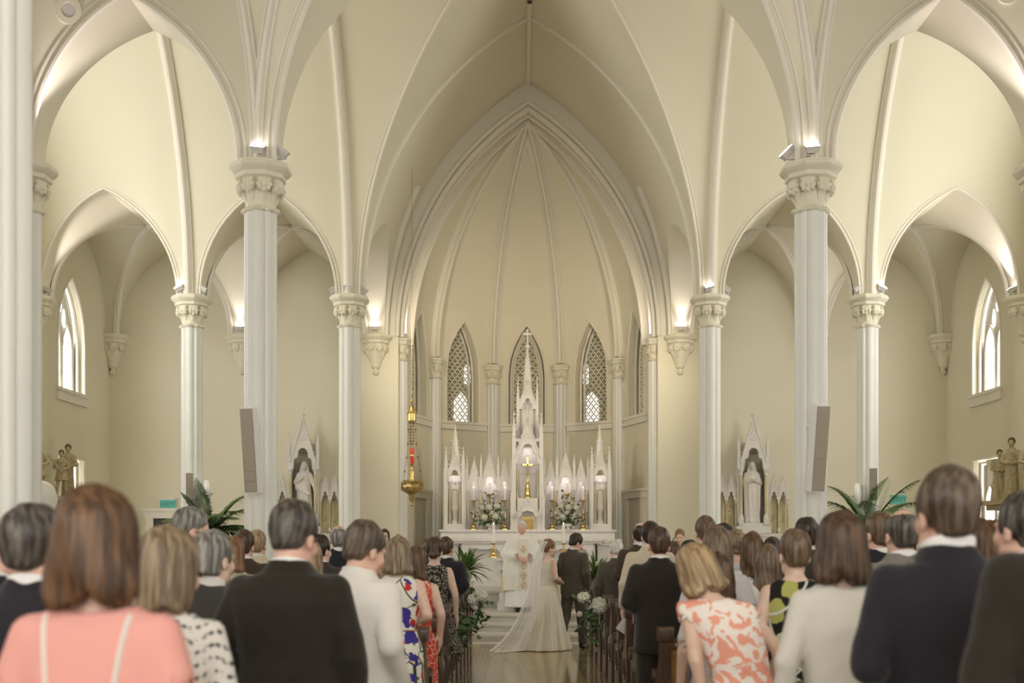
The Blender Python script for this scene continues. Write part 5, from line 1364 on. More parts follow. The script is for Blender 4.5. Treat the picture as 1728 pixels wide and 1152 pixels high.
for i in (-1, 0, 1):
    for j in range(4):
        mb = MB(); mb.tube([(i * .085 + .03 * math.cos(a), yr - .305, ZP(879 + j * 5) + .026 * math.sin(a)) for a in lin(0, 2 * PI, 9)], .008, 4); mb.build('door_ornament', 'gold', rd)
l = bpy.data.lights.new('niche_light', 'AREA'); l.energy = .7; l.size = .2; l.color = (1, .88, .90); o = bpy.data.objects.new('niche_light', l); COL.objects.link(o); o.location = (0, yr + .05, ZP(752)); o.parent = rd
# crucifix
cr = empty('altar_crucifix', (0, yr - .05, ZP(840)), 0, 'standing brass crucifix in the central niche of the reredos', 'crucifix')
zz = lambda p: ZP(p) - ZP(840)
mb = MB(); mb.lathe([(.085, 0), (.085, .02), (.06, .05), (.07, .07), (.055, .12), (.06, .2), (.035, .25), (.045, .28), (.03, .31), (.02, .38)], 6); mb.build('foot', 'gold', cr)
mb = MB(); mb.box(-.02, .02, -.012, .012, .35, zz(770)); mb.box(-.115, .115, -.012, .012, zz(786), zz(783)); 
for p in ((-.125, zz(784.5)), (.125, zz(784.5)), (0, zz(769))): mb.sphere((p[0], 0, p[1]), .024, 8, 6)
for a in range(4): t = PI / 4 + a * PI / 2; mb.tube([(0, 0, zz(784.5)), (.06 * math.cos(t), 0, zz(784.5) + .06 * math.sin(t))], [.008, .003], 5)
mb.build('cross', 'gold', cr)
fg = surf(lambda P: smin(smin(cap(P, (0, -.03, .02), (0, -.03, -.13), .02, .022), cap(P, (0, -.03, -.13), (0, -.02, -.28), .02, .01), .01), smin(np.minimum(cap(P, (0, -.03, .015), (.085, -.02, .05), .009, .006), cap(P, (0, -.03, .015), (-.085, -.02, .05), .009, .006)), ell(P, (0, -.035, .055), (.017, .02, .022)), .01), .008), ax(-.1, .1, .009), ax(-.07, .02, .009), ax(-.31, .09, .009))
inst('figure', mesh_vq('figure', [(*fg, 0)], 'gold_dull'), cr, (0, 0, zz(789)))
# candlesticks
def flame_part(root, z):
    mb = MB(); mb.lathe([(.001, 0), (.009, .012), (.007, .028), (.0, .045)], 8, (0, 0, z)); mb.build('flame', 'flame', root)
def candlestick(X, Y, Z, hs, hc, label, rc=.018, group='brass altar candlesticks', lit=True):
    r = empty('candlestick', (X, Y, Z), 0, label, 'candlestick', group)
    mb = MB(); mb.lathe([(.09, 0), (.09, .02), (.06, .05), (.05, .08), (.06, .10), (.03, .14)], 6); mb.build('foot', 'gold', r)
    mb = MB(); mb.lathe([(.022, .13), (.02, hs * .35), (.035, hs * .38), (.035, hs * .42), (.018, hs * .46), (.018, hs * .86), (.03, hs * .9), (.02, hs * .93)], 10); mb.build('stem', 'gold', r)
    mb = MB(); mb.lathe([(.015, hs * .9), (.05, hs * .94), (.068, hs * .97), (.06, hs * .985), (.02, hs)], 14); mb.build('drip_pan', 'gold', r)
    mb = MB(); mb.lathe([(rc, hs * .98), (rc, hs + hc), (rc * .8, hs + hc + .005), (0, hs + hc + .004)], 10); mb.build('candle', 'candle_wax', r)
    if lit: flame_part(r, hs + hc + .006)
    return r
yc = yr - .22
for px, zt, nm in ((798.5, 824, 'outer candlestick left of the altar flowers'), (851, 824, 'inner candlestick between left altar flowers and the centre'), (930, 824, 'inner candlestick between centre and right altar flowers'), (981.5, 824, 'outer candlestick right of the altar flowers')):
    h = PZ(843, yc) - ZB; candlestick((px - 889) * K, yc, ZB, h, PZ(zt, yc) - PZ(843, yc), 'tall brass ' + nm)
for px, nm in ((825, 'left'), (956, 'right')):
    candlestick((px - 889) * K, yc + .16, ZB, PZ(832, yc) - ZB, PZ(814, yc) - PZ(832, yc), 'tallest brass candlestick behind the %s altar flowers' % nm)
# ------------------------------------------------------------------ freestanding altar table
yt = 20.15; zf = .44
tb = empty('altar_table', (0, yt, zf), 0, 'small white marble altar table with onyx columns behind the priest', 'altar table')
mb = MB(); mb.box(-.58, .62, -.1, .62, 0, .14); mb.box(-.52, .56, -.05, .57, .14, .17); mb.build('plinth', 'marble_white', tb, smooth=0)
mb = MB(); mb.box(-.66, .70, -.15, .68, .885, .945); mb.box(-.60, .64, -.1, .62, .72, .885); mb.build('table_top', 'marble_white', tb, smooth=0)
for x in (-.46, .50):
    for yy in (0, .5):
        mb = MB(); mb.box(x - .085, x + .085, yy - .085, yy + .085, .17, .27); mb.build('pier_base', 'marble_white', tb, smooth=0); colonnette(tb, x, yy, .27, .74, .055, 'onyx')
mb = MB(); mb.box(-.30, .34, .2, .4, .17, .74); mb.build('core', 'onyx', tb, smooth=0)
mb = MB(); xs = lin(-.35, .46, 17)
mb.panel(xs, lambda x: .952 - .36 * (1 - abs(x - .05) / .42) if abs(x - .05) < .42 else .94, lambda x: .955, -.165, -.155); mb.box(-.37, .47, -.165, .68, .946, .955); cl = mb.build('altar_cloth', 'paper', None, smooth=0, loc=(0, yt, zf)); tag(cl, 'white pointed cloth draped over the small altar table', 'altar cloth')
for px, x, nm in ((833, -.60, 'left'), (951, .62, 'right')):
    X_ = PX(px, yt - .05); candlestick(X_, yt - .03, zf + .945, .26, .32, 'candle in brass holder at the %s end of the altar table' % nm, .028, 'altar table candles')
# ------------------------------------------------------------------ side altars
def side_altar(s):
    y0 = 23.3; k = y0 / FPX; cx = s * 4.65; r = empty('side_altar', (cx, 0, 0), 0, 'white gothic side altar with statue niche %s of the chancel' % ('left' if s < 0 else 'right'), 'side altar')
    z = lambda p: PZ(p, y0); yb = Y3 - .02
    mb = MB(); mb.box(-.62, .62, y0 - .25, yb, 0, 1.0); mb.box(-.66, .66, y0 - .3, yb, 1.0, 1.08); mb.build('altar_block', 'marble_white', r, smooth=0)
    mb = MB(); mb.box(-.78, .78, y0 - .05, yb, 0, z(905)); mb.box(-.8, .8, y0 - .08, yb, z(905), z(900)); mb.build('base', 'marble_white', r, smooth=0)
    mb = MB(); mb.box(-.36, .36, y0 - .1, yb, z(900), z(888)); mb.box(-.31, .31, y0 - .06, yb, z(888), z(882)); mb.build('statue_shelf', 'marble_white', r, smooth=0)
    # niche back and side walls
    mb = MB(); mb.box(-.27, .27, y0 + .30, yb, z(890), z(791)); mb.box(-.17, .17, y0 + .05, yb, z(762), z(748)); mb.box(-.24, .24, y0 + .28, yb, z(791), z(762)); mb.build('niche_back', 'niche_grey', r, smooth=0)
    for q in (-1, 1):
        mb = MB(); a, b = sorted((q * .27, q * .33)); mb.box(a, b, y0, yb, z(882), z(790)); mb.build('niche_side', 'marble_white', r, smooth=0)
        colonnette(r, q * .26, y0 - .06, z(876), z(791), .034); pinnacle(r, q * .30, y0 - .03, z(791), z(750), z(727), .062)
        mb = MB(); mb.box(q * .26 - .05, q * .26 + .05, y0 - .11, y0 - .01, z(885), z(874)); mb.build('plinth_block', 'marble_white', r, smooth=0)
    gable(r, 0, .265, z(791), z(756), z(706), .205, y0 - .08, y0 + .06, crockets=7, finial=False)
    fin(r, 0, y0 - .02, z(707), .17, 'marble_white', True)
    # niche vault panel
    for q in (-1, 1):
        mb = MB(); a, b = sorted((q * .235, q * .265)); mb.box(a, b, y0 + .04, yb, z(791), z(775)); mb.build('niche_shoulder', 'marble_white', r, smooth=0)
    for q in (-1, 1):
        for n, c in enumerate((.445, .635)):
            gable(r, q * c, .095, z(842), z(829), z(801), .058, y0 + .02, y0 + .10, crockets=3, cross=True)
            mb = MB(); mb.box(q * c - .085, q * c + .085, y0 + .16, yb, z(900), z(824)); mb.build('onyx_panel', 'onyx', r, smooth=0)
            vn = MB(); rr = random.Random(int(100 * c + 7 * q))
            for _ in range(3):
                p = (q * c - .07, z(895 - rr.random() * 55)); pts = [(p[0] + i * .028, y0 + .157, p[1] + rr.uniform(-.05, .05) + i * rr.uniform(-.02, .04)) for i in range(6)]; vn.tube(pts, .004, 4)
            vn.build('onyx_vein', 'onyx_vein', r)
        for c in (.35, .54, .73):
            colonnette(r, q * c, y0 + .04, z(896), z(842), .02); pinnacle(r, q * c, y0 + .05, z(842), z(824), z(810), .04)
    st = inst('statue', statue_mesh('open' if s < 0 else 'praying', 1.28, 'marble_white'), None, (cx, y0 + .1, z(882)), (0, 0, 0))
    tag(st, 'white robed statue with one arm held out, in the left side altar niche' if s < 0 else 'white veiled statue with praying hands, in the right side altar niche', 'statue')
    return r
side_altar(-1); side_altar(1)
# ------------------------------------------------------------------ carved figure groups on the side walls
def fig_vq(pose, H, seed):
    s = H / 1.75
    def f(P):
        fo = lambda th, Z: .05 * np.sin(8 * th + 4 * Z + seed)
        T = {'robe': [(.0, .2, .16, 0), (.5, .18, .15, 0), (1.0, .165, .13, 0), (1.3, .19, .13, 0), (1.4, .15, .1, 0), (1.48, .06, .06, 0)], 'tunic': [(.62, .23, .18, 0), (.9, .185, .14, 0), (1.0, .15, .12, 0), (1.3, .19, .13, 0), (1.4, .15, .1, 0), (1.48, .06, .06, 0)], 'kneel': [(.0, .3, .3, -.1), (.4, .27, .24, -.05), (.8, .2, .17, 0), (1.2, .2, .15, 0), (1.34, .16, .12, 0), (1.45, .06, .06, 0)]}[pose]
        d = loft(P, T, 2.2, fo)
        if pose == 'tunic':
            for q in (-1, 1): d = smin(d, smin(cap(P, (q * .1, 0, .7), (q * .14, -.03, .4), .08, .06), cap(P, (q * .14, -.03, .4), (q * .15, 0, .05), .06, .045), .02), .02); d = smin(d, cap(P, (q * .15, 0, .04), (q * .17, -.16, .03), .04, .03), .02)
        for q in (-1, 1): d = smin(d, smin(cap(P, (q * .19, 0, 1.34), (q * .26, -.08, 1.08), .06, .055), cap(P, (q * .26, -.08, 1.08), (q * .06, -.2, 1.02), .05, .04), .02), .03); d = smin(d, ell(P, (q * .05, -.22, 1.01), (.04, .04, .035)), .02)
        d = smin(d, head_sdf((P[0], -P[1], P[2] - 1.50)), .02); return smin(d, cap(P, (0, 0, 1.42), (0, 0, 1.53), .055), .02)
    V, Q = surf(f, ax(-.36, .36, .026), ax(-.44, .3, .026), ax(-.02, 1.78, .026)); V2, Q2 = surf(lambda P: hair_sdf((P[0], -P[1], P[2] - 1.50), 'curly', seed), ax(-.13, .13, .018), ax(-.15, .15, .018), ax(1.48, 1.8, .018))
    return [(V * s, Q, 0)], [(V2 * s, Q2, 0)]
def figure_group(label, items, base, Y0):
    r = empty('sculpture_group', base, 0, label, 'sculpture')
    for (dx, dy, H, pose, seed, rz) in items:
        b, h = fig_vq(pose, H, seed); o = inst('carved_figure', mesh_vq('carved_figure', b, 'sculpture_stone'), r, (dx, dy, .12), (0, 0, rz)); inst('carved_hair', mesh_vq('carved_hair', h, 'sculpture_hair'), o)
        if pose != 'kneel': MB().tube([(.24 * math.cos(t) * H / 1.75, .19 * math.sin(t) * H / 1.75, (.02 if pose == 'robe' else .63) * H / 1.75) for t in lin(0, 2 * PI, 20)], .012, 5).build('gilt_hem', 'sculpture_gilt', o)
    return r
def wall_group(sx, pxs, zb, label):
    Xf = sx * 8.42; rel = Xf - CAMX; ys = [rel * FPX / (p[0] - 875) for p in pxs]; yc_ = sum(ys) / len(ys); base = (Xf, yc_, PZ(zb, yc_) - .12)
    r = figure_group(label, [(sx * p[5], yy - yc_, p[1], p[2], p[3], p[4]) for p, yy in zip(pxs, ys)], base, yc_)
    mb = MB(); a, b = sorted((sx * .36, -sx * .30)); mb.box(a, b, -.72, .72, .04, .12); a, b = sorted((sx * .36, -sx * .22)); mb.box(a, b, -.62, .62, -.05, .041); mb.lathe([(.02, -.55), (.09, -.45), (.16, -.25), (.3, -.02)], 10, (sx * .06, 0, 0)); mb.build('bracket', 'sculpture_stone', r, smooth=20)
    return r
g1 = wall_group(-1, [(115, .98, 'robe', 1, .35, 0), (98, .84, 'tunic', 2, .3, -.06), (66, .9, 'tunic', 3, .6, 0)], 838, 'painted stone figures carrying a beam on a bracket, far left wall')
yb_ = 20.0; MB().tube([(PX(82, yb_) - g1.location.x, yb_ - g1.location.y, PZ(768, yb_) - g1.location.z), (PX(104, yb_) - g1.location.x, yb_ - g1.location.y, PZ(797, yb_) - g1.location.z)], .022, 6).build('wooden_beam', 'sculpture_stone', g1)
g2 = wall_group(1, [(1687, .92, 'kneel', 4, -.3, 0), (1710, 1.08, 'robe', 5, -.6, -.03), (1736, 1.0, 'robe', 6, -.2, 0)], 843, 'painted stone figures with a seated mourner on a bracket, far right wall')
# ================================================================== pews
PEW_Y = [8.25 + .88 * k for k in range(-5, 10) if k != -1]      # a cross passage breaks the rows
def pew_end_mesh(m):
    out = [(-.05, 0), (.47, 0), (.47, .06), (.43, .09), (.40, .30), (.42, .44), (.46, .52), (.455, .60), (.41, .645), (.35, .64), (.31, .60), (.26, .60), (.20, .66), (.13, .78), (.085, .90), (.08, .93), (-.06, .93), (-.05, .6)]
    mb = MB(); n = len(out)
    V = [(x, y, z) for x in (-.035, .035) for y, z in out]; mb.add(V, [tuple(range(n))[::-1], tuple(range(n, 2 * n))] + [(i, (i + 1) % n, n + (i + 1) % n, n + i) for i in range(n)])
    return mb.data('bench_end', m, 30)
END = pew_end_mesh('pew_wood')
mb = MB(); rr = .058
prof = [(-.085 + .0, .905), (-.092, .94), (-.085, .985), (-.05, 1.005), (.04, 1.005), (.085, .985), (.095, .95), (.085, .915), (.05, .9), (-.06, .9)]
V = [(x, y, z) for x in (-.055, .055) for y, z in prof]; n = len(prof); mb.add(V, [tuple(range(n))[::-1], tuple(range(n, 2 * n))] + [(i, (i + 1) % n, n + (i + 1) % n, n + i) for i in range(n)]); CAP = mb.data('end_cap', 'pew_wood', 30)
mb = MB()
P = []
for x in (-.05, .05): P.append([(x, .425 + .06 * math.cos(a), .60 + .06 * math.sin(a)) for a in lin(0, 2 * PI, 17)[:-1]])
mb.grid(P, closev=True); mb.add(P[0], [tuple(range(16))[::-1]]); mb.add(P[1], [tuple(range(16))]); SCROLL = mb.data('arm_scroll', 'pew_wood', 40)
mb = MB()
for s in (-1, 1): mb.tube([(s * .037, .17 + .055 * math.cos(a) * (1.5 if math.sin(a) < 0 else 1), .40 + .12 * math.sin(a)) for a in lin(0, 2 * PI, 17)], .008, 4)
TRAC = mb.data('end_panel_moulding', 'pew_wood', 40)
ORD = 'second third fourth fifth sixth seventh eighth ninth tenth eleventh twelfth thirteenth fourteenth fifteenth'.split()
def pew(sx, y, k, orange_lit):
    a, b = (.84 if sx > 0 else .88), 2.93
    nm = 'left' if sx < 0 else 'right'
    where = 'nearest the altar steps' if k == len(PEW_Y) - 1 else 'nearest the camera' if k == 0 else ORD[len(PEW_Y) - k - 2] + ' from the altar steps'
    r = empty('pew', (0, y, 0), 0, 'wooden pew with scrolled end %s of the aisle, %s' % (nm, where), 'pew', 'church pews')
    for x in (a, b):
        e = inst('bench_end', END, r, (sx * (x + .035 if x == a else x), 0, 0)); inst('end_cap', CAP, e); inst('arm_scroll', SCROLL, e); inst('end_panel_moulding', TRAC, e)
    x0, x1 = sorted((sx * (a + .07), sx * (b - .03)))
    MB().box(x0, x1, .05, .45, .40, .44).build('seat', 'pew_wood', r, smooth=0)
    mb = MB(); f = lambda x, d, z: (x, d - .05 * max(0, (z - .42)) / .5, z); mb.panel([x0, x1], lambda x: .14, lambda x: .86, .03, .06, f); mb.build('back_panel', 'pew_orange_lit' if orange_lit else 'pew_back', r, smooth=0)
    MB().box(x0, x1, -.055, .055, .85, .92).build('top_rail', 'pew_wood' if not orange_lit else 'pew_back', r, smooth=0)
    MB().box(x0, x1, .05, .08, .02, .14).build('bottom_rail', 'pew_wood', r, smooth=0)
    return r
for sx in (-1, 1):
    for k, y in enumerate(PEW_Y): pew(sx, y, k, sx > 0 and k == 4)  # one right-hand pew takes the back with light painted in
# ================================================================== plants and flowers
def strap_leaf(mb, base, az, elev, L, wd, droop, n=7, mi=0):
    p = Vector(base); d = Vector((math.cos(az) * math.cos(elev), math.sin(az) * math.cos(elev), math.sin(elev))); P = []
    side = Vector((-math.sin(az), math.cos(az), 0))
    for i in range(n + 1):
        t = i / n; w_ = wd * (math.sin(PI * min(1, .12 + t * .88)) ** .7) * (1 if i < n else .05)
        up = side.cross(d).normalized() * (-1)
        P.append([tuple(p - side * w_), tuple(p - up * w_ * .35), tuple(p + side * w_)])
        d = (d + Vector((0, 0, -droop / n))).normalized(); p = p + d * (L / n)
    mb.grid(P, mi=mi)
def palm_frond(root, base, az, elev, L, droop, m='leaf_palm'):
    p = Vector(base); d = Vector((math.cos(az) * math.cos(elev), math.sin(az) * math.cos(elev), math.sin(elev))); pts = [p.copy()]; ds = [d.copy()]; n = 16
    for i in range(n): d = (d + Vector((0, 0, -droop / n * (.4 + 1.2 * i / n)))).normalized(); p = p + d * (L / n); pts.append(p.copy()); ds.append(d.copy())
    mb = MB(); mb.tube(pts, [.011 * (1 - .8 * i / n) for i in range(n + 1)], 5)
    rng = random.Random(int(az * 1000))
    for i in range(3, n * 2 + 1):
        t = i / (n * 2); k = min(n, int(t * n)); q = pts[k].lerp(pts[min(n, k + 1)], t * n - k); dd = ds[k]; side = dd.cross(Vector((0, 0, 1))).normalized()
        for s in (-1, 1):
            ll = L * .42 * math.sin(PI * (.18 + .78 * t)) * rng.uniform(.85, 1.1); v = (side * s * .8 + dd * .75 + Vector((0, 0, -.12))).normalized(); w_ = .017
            tip = q + v * ll + Vector((0, 0, -ll * .28)); mid = q + v * ll * .5 + Vector((0, 0, ll * .02)); u = v.cross(Vector((0, 0, 1))).normalized() * w_
            mb.add([tuple(q - u * .4), tuple(q + u * .4), tuple(mid + u), tuple(tip), tuple(mid - u)], [(0, 1, 2, 4), (4, 2, 3)])
    return mb.build('frond', m, root, smooth=60)
def palm(px, y, z0, label, fr):
    r = empty('potted_palm', (PX(px, y), y, 0), 0, label, 'plant', 'potted palms')
    mb = MB(); mb.lathe([(.0, 0), (.17, 0), (.2, .08), (.23, .34), (.25, .38), (.24, .40), (.21, .38), (.2, .33), (0, .33)], 20); mb.build('pot', 'ceramic', r)
    mb = MB(); mb.tube([(0, 0, .33), (.02, 0, .8), (0, 0, z0)], [.05, .04, .035], 8); mb.build('trunk', 'stem', r)
    for az, el, L, dr in fr: palm_frond(r, (0, 0, z0 - .03), az, el, L * 1.22, dr)
    for k in range(9): palm_frond(r, (0, 0, z0 - .05), k * .72 + .3, .55 + .12 * (k % 4), .8 + .06 * (k % 3), 1.3)
palm(352, 19.2, 1.78, 'potted palm by the slim column at left', [(PI - .2, 1.15, .75, .8), (PI * .75, 1.3, .8, .9), (.1, .95, .85, 1.5), (-.2, .6, .8, 1.4), (.5, 1.1, .9, 1.2), (-.6, .8, .7, 1.2), (1.2, .9, .8, 1.2), (PI + .5, .8, .7, 1.3), (-1.6, .5, .7, 1.3), (-.05, .3, .75, 1.0), (2.6, 1.35, .85, .6)])
palm(1464, 19.2, 1.86, 'potted palm by the slim column at right', [(PI - .1, .95, .95, 1.5), (PI + .35, .6, .9, 1.3), (PI * .8, 1.15, .9, 1.2), (.15, .85, 1.0, 1.2), (-.25, 1.05, 1.0, .9), (-1.2, .8, .85, 1.5), (-1.9, .75, .8, 1.5), (1.4, 1.0, .8, 1.2), (-.8, .4, .7, 1.2), (PI + .9, .3, .7, 1.2), (.6, 1.2, .9, .8)])
def fern(px, y, zfloor, zpot, label, seed):
    r = empty('potted_fern', (PX(px, y), y, zfloor), 0, label, 'plant', 'potted green plants beside the altar'); rng = random.Random(seed); h = zpot - zfloor
    mb = MB(); mb.box(-.13, .13, -.13, .13, 0, h - .02); mb.box(-.16, .16, -.16, .16, h - .02, h); mb.build('stand', 'marble_white', r, smooth=0)
    mb = MB(); mb.lathe([(0, h), (.07, h), (.11, h + .08), (.12, h + .16), (.09, h + .2), (.1, h + .22), (.085, h + .21), (0, h + .19)], 16); mb.build('pot', 'leaf_euca' if False else 'marble_floor', r)
    for k in range(80):
        mb = MB(); az = rng.uniform(0, 2 * PI); el = rng.uniform(.1, 1.45); strap_leaf(mb, (.03 * math.cos(az), .03 * math.sin(az), h + .18), az, el, rng.uniform(.34, .60), rng.uniform(.016, .030), rng.uniform(.5, 1.9)); mb.build('leaf', 'leaf_palm', r)
fern(786, 20.75, .44, .93, 'leafy green potted plant left of the altar table', 3)
fern(1006, 20.6, .44, .80, 'leafy green potted plant right of the groom', 5)
def bloom_mesh(m, seed, bumps=13):
    mb = MB(); n, mm = 22, 14; P = []
    for i in range(1, mm):
        th = PI * i / mm; P.append([tuple((1 + .13 * math.sin(bumps * ph_ + 2 * math.sin(3 * th) + seed) * math.sin(bumps * th + seed)) * q for q in (math.sin(th) * math.cos(ph_), math.sin(th) * math.sin(ph_), math.cos(th))) for ph_ in [2 * PI * j / n for j in range(n)]])
    P = [[tuple(v * .93 for v in q) for q in row] for row in P]
    mb.grid(P, closev=True, mi=1); mb.add([(0, 0, .93)] + P[0], [(0, 1 + (j + 1) % n, 1 + j) for j in range(n)], 1); mb.add([(0, 0, -.93)] + P[-1], [(0, 1 + j, 1 + (j + 1) % n) for j in range(n)], 1)
    for k in range(190):           # petals standing proud
        v = Vector((random.gauss(0, 1), random.gauss(0, 1), random.gauss(0, 1))).normalized(); t = v.cross(Vector((.3, .5, .8))).normalized(); b = v.cross(t); s = random.uniform(.2, .34)
        c = v * 1.0; k1, k2 = random.uniform(-.06, .12), random.uniform(-.06, .12); mb.add([tuple(c - t * s * .5 + v * k1), tuple(c + b * s * .5 + v * k2), tuple(c + t * s * .5 - v * k1), tuple(c - b * s * .5 - v * k2)], [(0, 1, 2, 3)])
    return mb.data('bloom', [m, 'petal_gap_shade'], 30)
BW, BB, BL = bloom_mesh('petal_white', 0), bloom_mesh('petal_blush', 1), bloom_mesh('petal_lilac', 2)
def round_leaf(m='leaf_euca'):
    mb = MB(); n = 8; P = [(0, 0, 0)] + [(.5 + .5 * math.cos(2 * PI * k / n), .48 * math.sin(2 * PI * k / n), .06 * math.cos(4 * PI * k / n)) for k in range(n)]; mb.add(P, [(0, 1 + k, 1 + (k + 1) % n) for k in range(n)] if False else [tuple(range(1, n + 1))]); return mb.data('leaf', m, 60)
RLEAF = round_leaf()
def sprig(root, p0, p1, n, size, seed, m=None):
    rng = random.Random(seed); MB().tube([p0, tuple((Vector(p0) + Vector(p1)) / 2 + Vector((rng.uniform(-.03, .03), rng.uniform(-.03, .03), .02))), p1], .004, 4).build('stem', 'stem', root)
    for k in range(n):
        t = (k + .5) / n; p = Vector(p0).lerp(Vector(p1), t); s = size * rng.uniform(.75, 1.15)
        inst('leaf', RLEAF, root, tuple(p), (rng.uniform(-.9, .9), rng.uniform(-.9, .9), rng.uniform(0, 2 * PI)), s)
def altar_flowers(px, label, seed, flip):
    y = yr - .42; rng = random.Random(seed); r = empty('flower_arrangement', ((px - 889) * K, y, 1.945), 0, label, 'flowers', 'altar flower arrangements')
    mb = MB(); mb.lathe([(0, 0), (.06, 0), (.055, .015), (.022, .03), (.025, .05), (.06, .07), (.085, .12), (.09, .13), (.08, .12), (0, .11)], 18); mb.build('urn', 'ceramic', r)
    kk = K
    for dx, dz, s, m in ((-9, 13, .074, BW), (9, 14, .076, BW), (-1, 29, .070, BW), (-13, 28, .060, BW), (12, 31, .058, BW), (3, 20, .045, BB), (-20, 17, .04, BL), (21, 20, .045, BL), (4, 40, .045, BL), (-6, 36, .04, BW), (16, 10, .035, BW)):
        inst('bloom', m, r, (flip * dx * kk, rng.uniform(-.1, -.02), .10 + dz * kk), (rng.random(), rng.random(), rng.random()), s)
    for k, (dx, dz) in enumerate(((-34, 22), (30, 12), (-22, 45), (-6, 54), (8, 58), (22, 40), (-28, 8), (30, 26), (10, 50), (-12, 46), (0, 4), (20, 2), (-16, 2))):
        sprig(r, (0, -.02, .12), (flip * dx * kk, rng.uniform(-.15, .1), .10 + dz * kk), 11, .058, seed * 50 + k)
    for k in range(60): inst('leaf', RLEAF, r, (rng.uniform(-.26, .26), rng.uniform(-.12, .06), .14 + rng.uniform(-.03, .34)), (rng.uniform(-1, 1), rng.uniform(-1, 1), rng.uniform(0, 6)), rng.uniform(.05, .08))
altar_flowers(826, 'white and green flower arrangement in an urn left of the tabernacle', 1, 1)
altar_flowers(956, 'white and green flower arrangement in an urn right of the tabernacle', 2, -1)
def pew_posy(sx, y, blooms, trails, label, seed, ribbon=True):
    a = sx * (.79 if sx > 0 else .83); rng = random.Random(seed); r = empty('pew_posy', (a - sx * .06, y, .86), 0, label, 'flowers', 'floral posies on the pew ends')
    for dx, dz, s, m in blooms: inst('bloom', m, r, (dx, -.08, dz), (rng.random(), rng.random(), rng.random()), s)
    for k, (dx, dz) in enumerate(trails): sprig(r, (0, -.04, 0), (dx, -.08 + rng.uniform(-.05, .05), dz), 12, .07, seed * 40 + k)
    for k in range(30): inst('leaf', RLEAF, r, (rng.uniform(-.14, .12), rng.uniform(-.12, .05), rng.uniform(-.3, .1)), (rng.uniform(-1, 1), rng.uniform(-1, 1), rng.uniform(0, 6)), rng.uniform(.05, .085))
    if ribbon:
        mb = MB(); mb.grid([[(sx * .05 + .06 * math.sin(3 * t) - sx * .02 * t, -.11, -.02 - .06 * math.cos(3 * t)), (sx * .05 + .06 * math.sin(3 * t) - sx * .02 * t, -.07, -.02 - .06 * math.cos(3 * t))] for t in lin(0, 2.1, 14)]); mb.build('ribbon', 'ribbon', r)
pew_posy(-1, 14.41, [(.10, .10, .085, BW), (-.01, .05, .075, BW), (.02, -.05, .04, BB)], [(.24, .02), (.12, -.3), (.05, -.42), (.2, -.2), (-.05, .18)], 'white hydrangea posy on the pew end left of the aisle', 11, False)
pew_posy(-1, 11.77, [(.02, -.04, .03, BB)], [(.05, -.35), (0, -.2)], 'small trailing greenery on a nearer left pew end', 12, False)
pew_posy(1, 13.53, [(.03, .02, .10, BW), (-.16, .12, .07, BW), (-.2, -.08, .035, BB)], [(-.3, .12), (-.26, -.3), (-.1, -.45), (-.2, .22), (.0, -.5), (-.05, -.3)], 'white peony posy with ribbon on the pew end right of the aisle', 13)
# ================================================================== cloth materials
def cloth(name, col, rough=.85, bump=.45, bscale=11, var=.06): return mat(name, col, rough, var=var, vscale=3, bump=bump, bscale=bscale, sheen=.15, spec=.25)
for n_, c_ in (('cloth_black', (.021, .016, .012)), ('cloth_charcoal', (.045, .04, .036)), ('cloth_navy', (.019, .017, .024)), ('cloth_darkgrey', (.085, .071, .055)), ('cloth_grey', (.20, .185, .16)), ('cloth_lightgrey', (.34, .32, .28)),
               ('cloth_brown', (.065, .045, .032)), ('cloth_cream', (.60, .53, .40)), ('cloth_white', (.74, .70, .66)), ('cloth_offwhite', (.66, .625, .57)), ('cloth_lilac', (.58, .53, .55)), ('cloth_blue', (.50, .54, .60)), ('cloth_red', (.55, .06, .035)), ('cloth_ivory', (.68, .62, .51)), ('shirt_white', (.84, .83, .82)), ('shoe_black', (.012, .011, .010)), ('cloth_slate', (.10, .095, .09))):
    cloth(n_, c_)
MATS['shoe_black'].node_tree.nodes['Principled BSDF'].inputs['Roughness'].default_value = .3
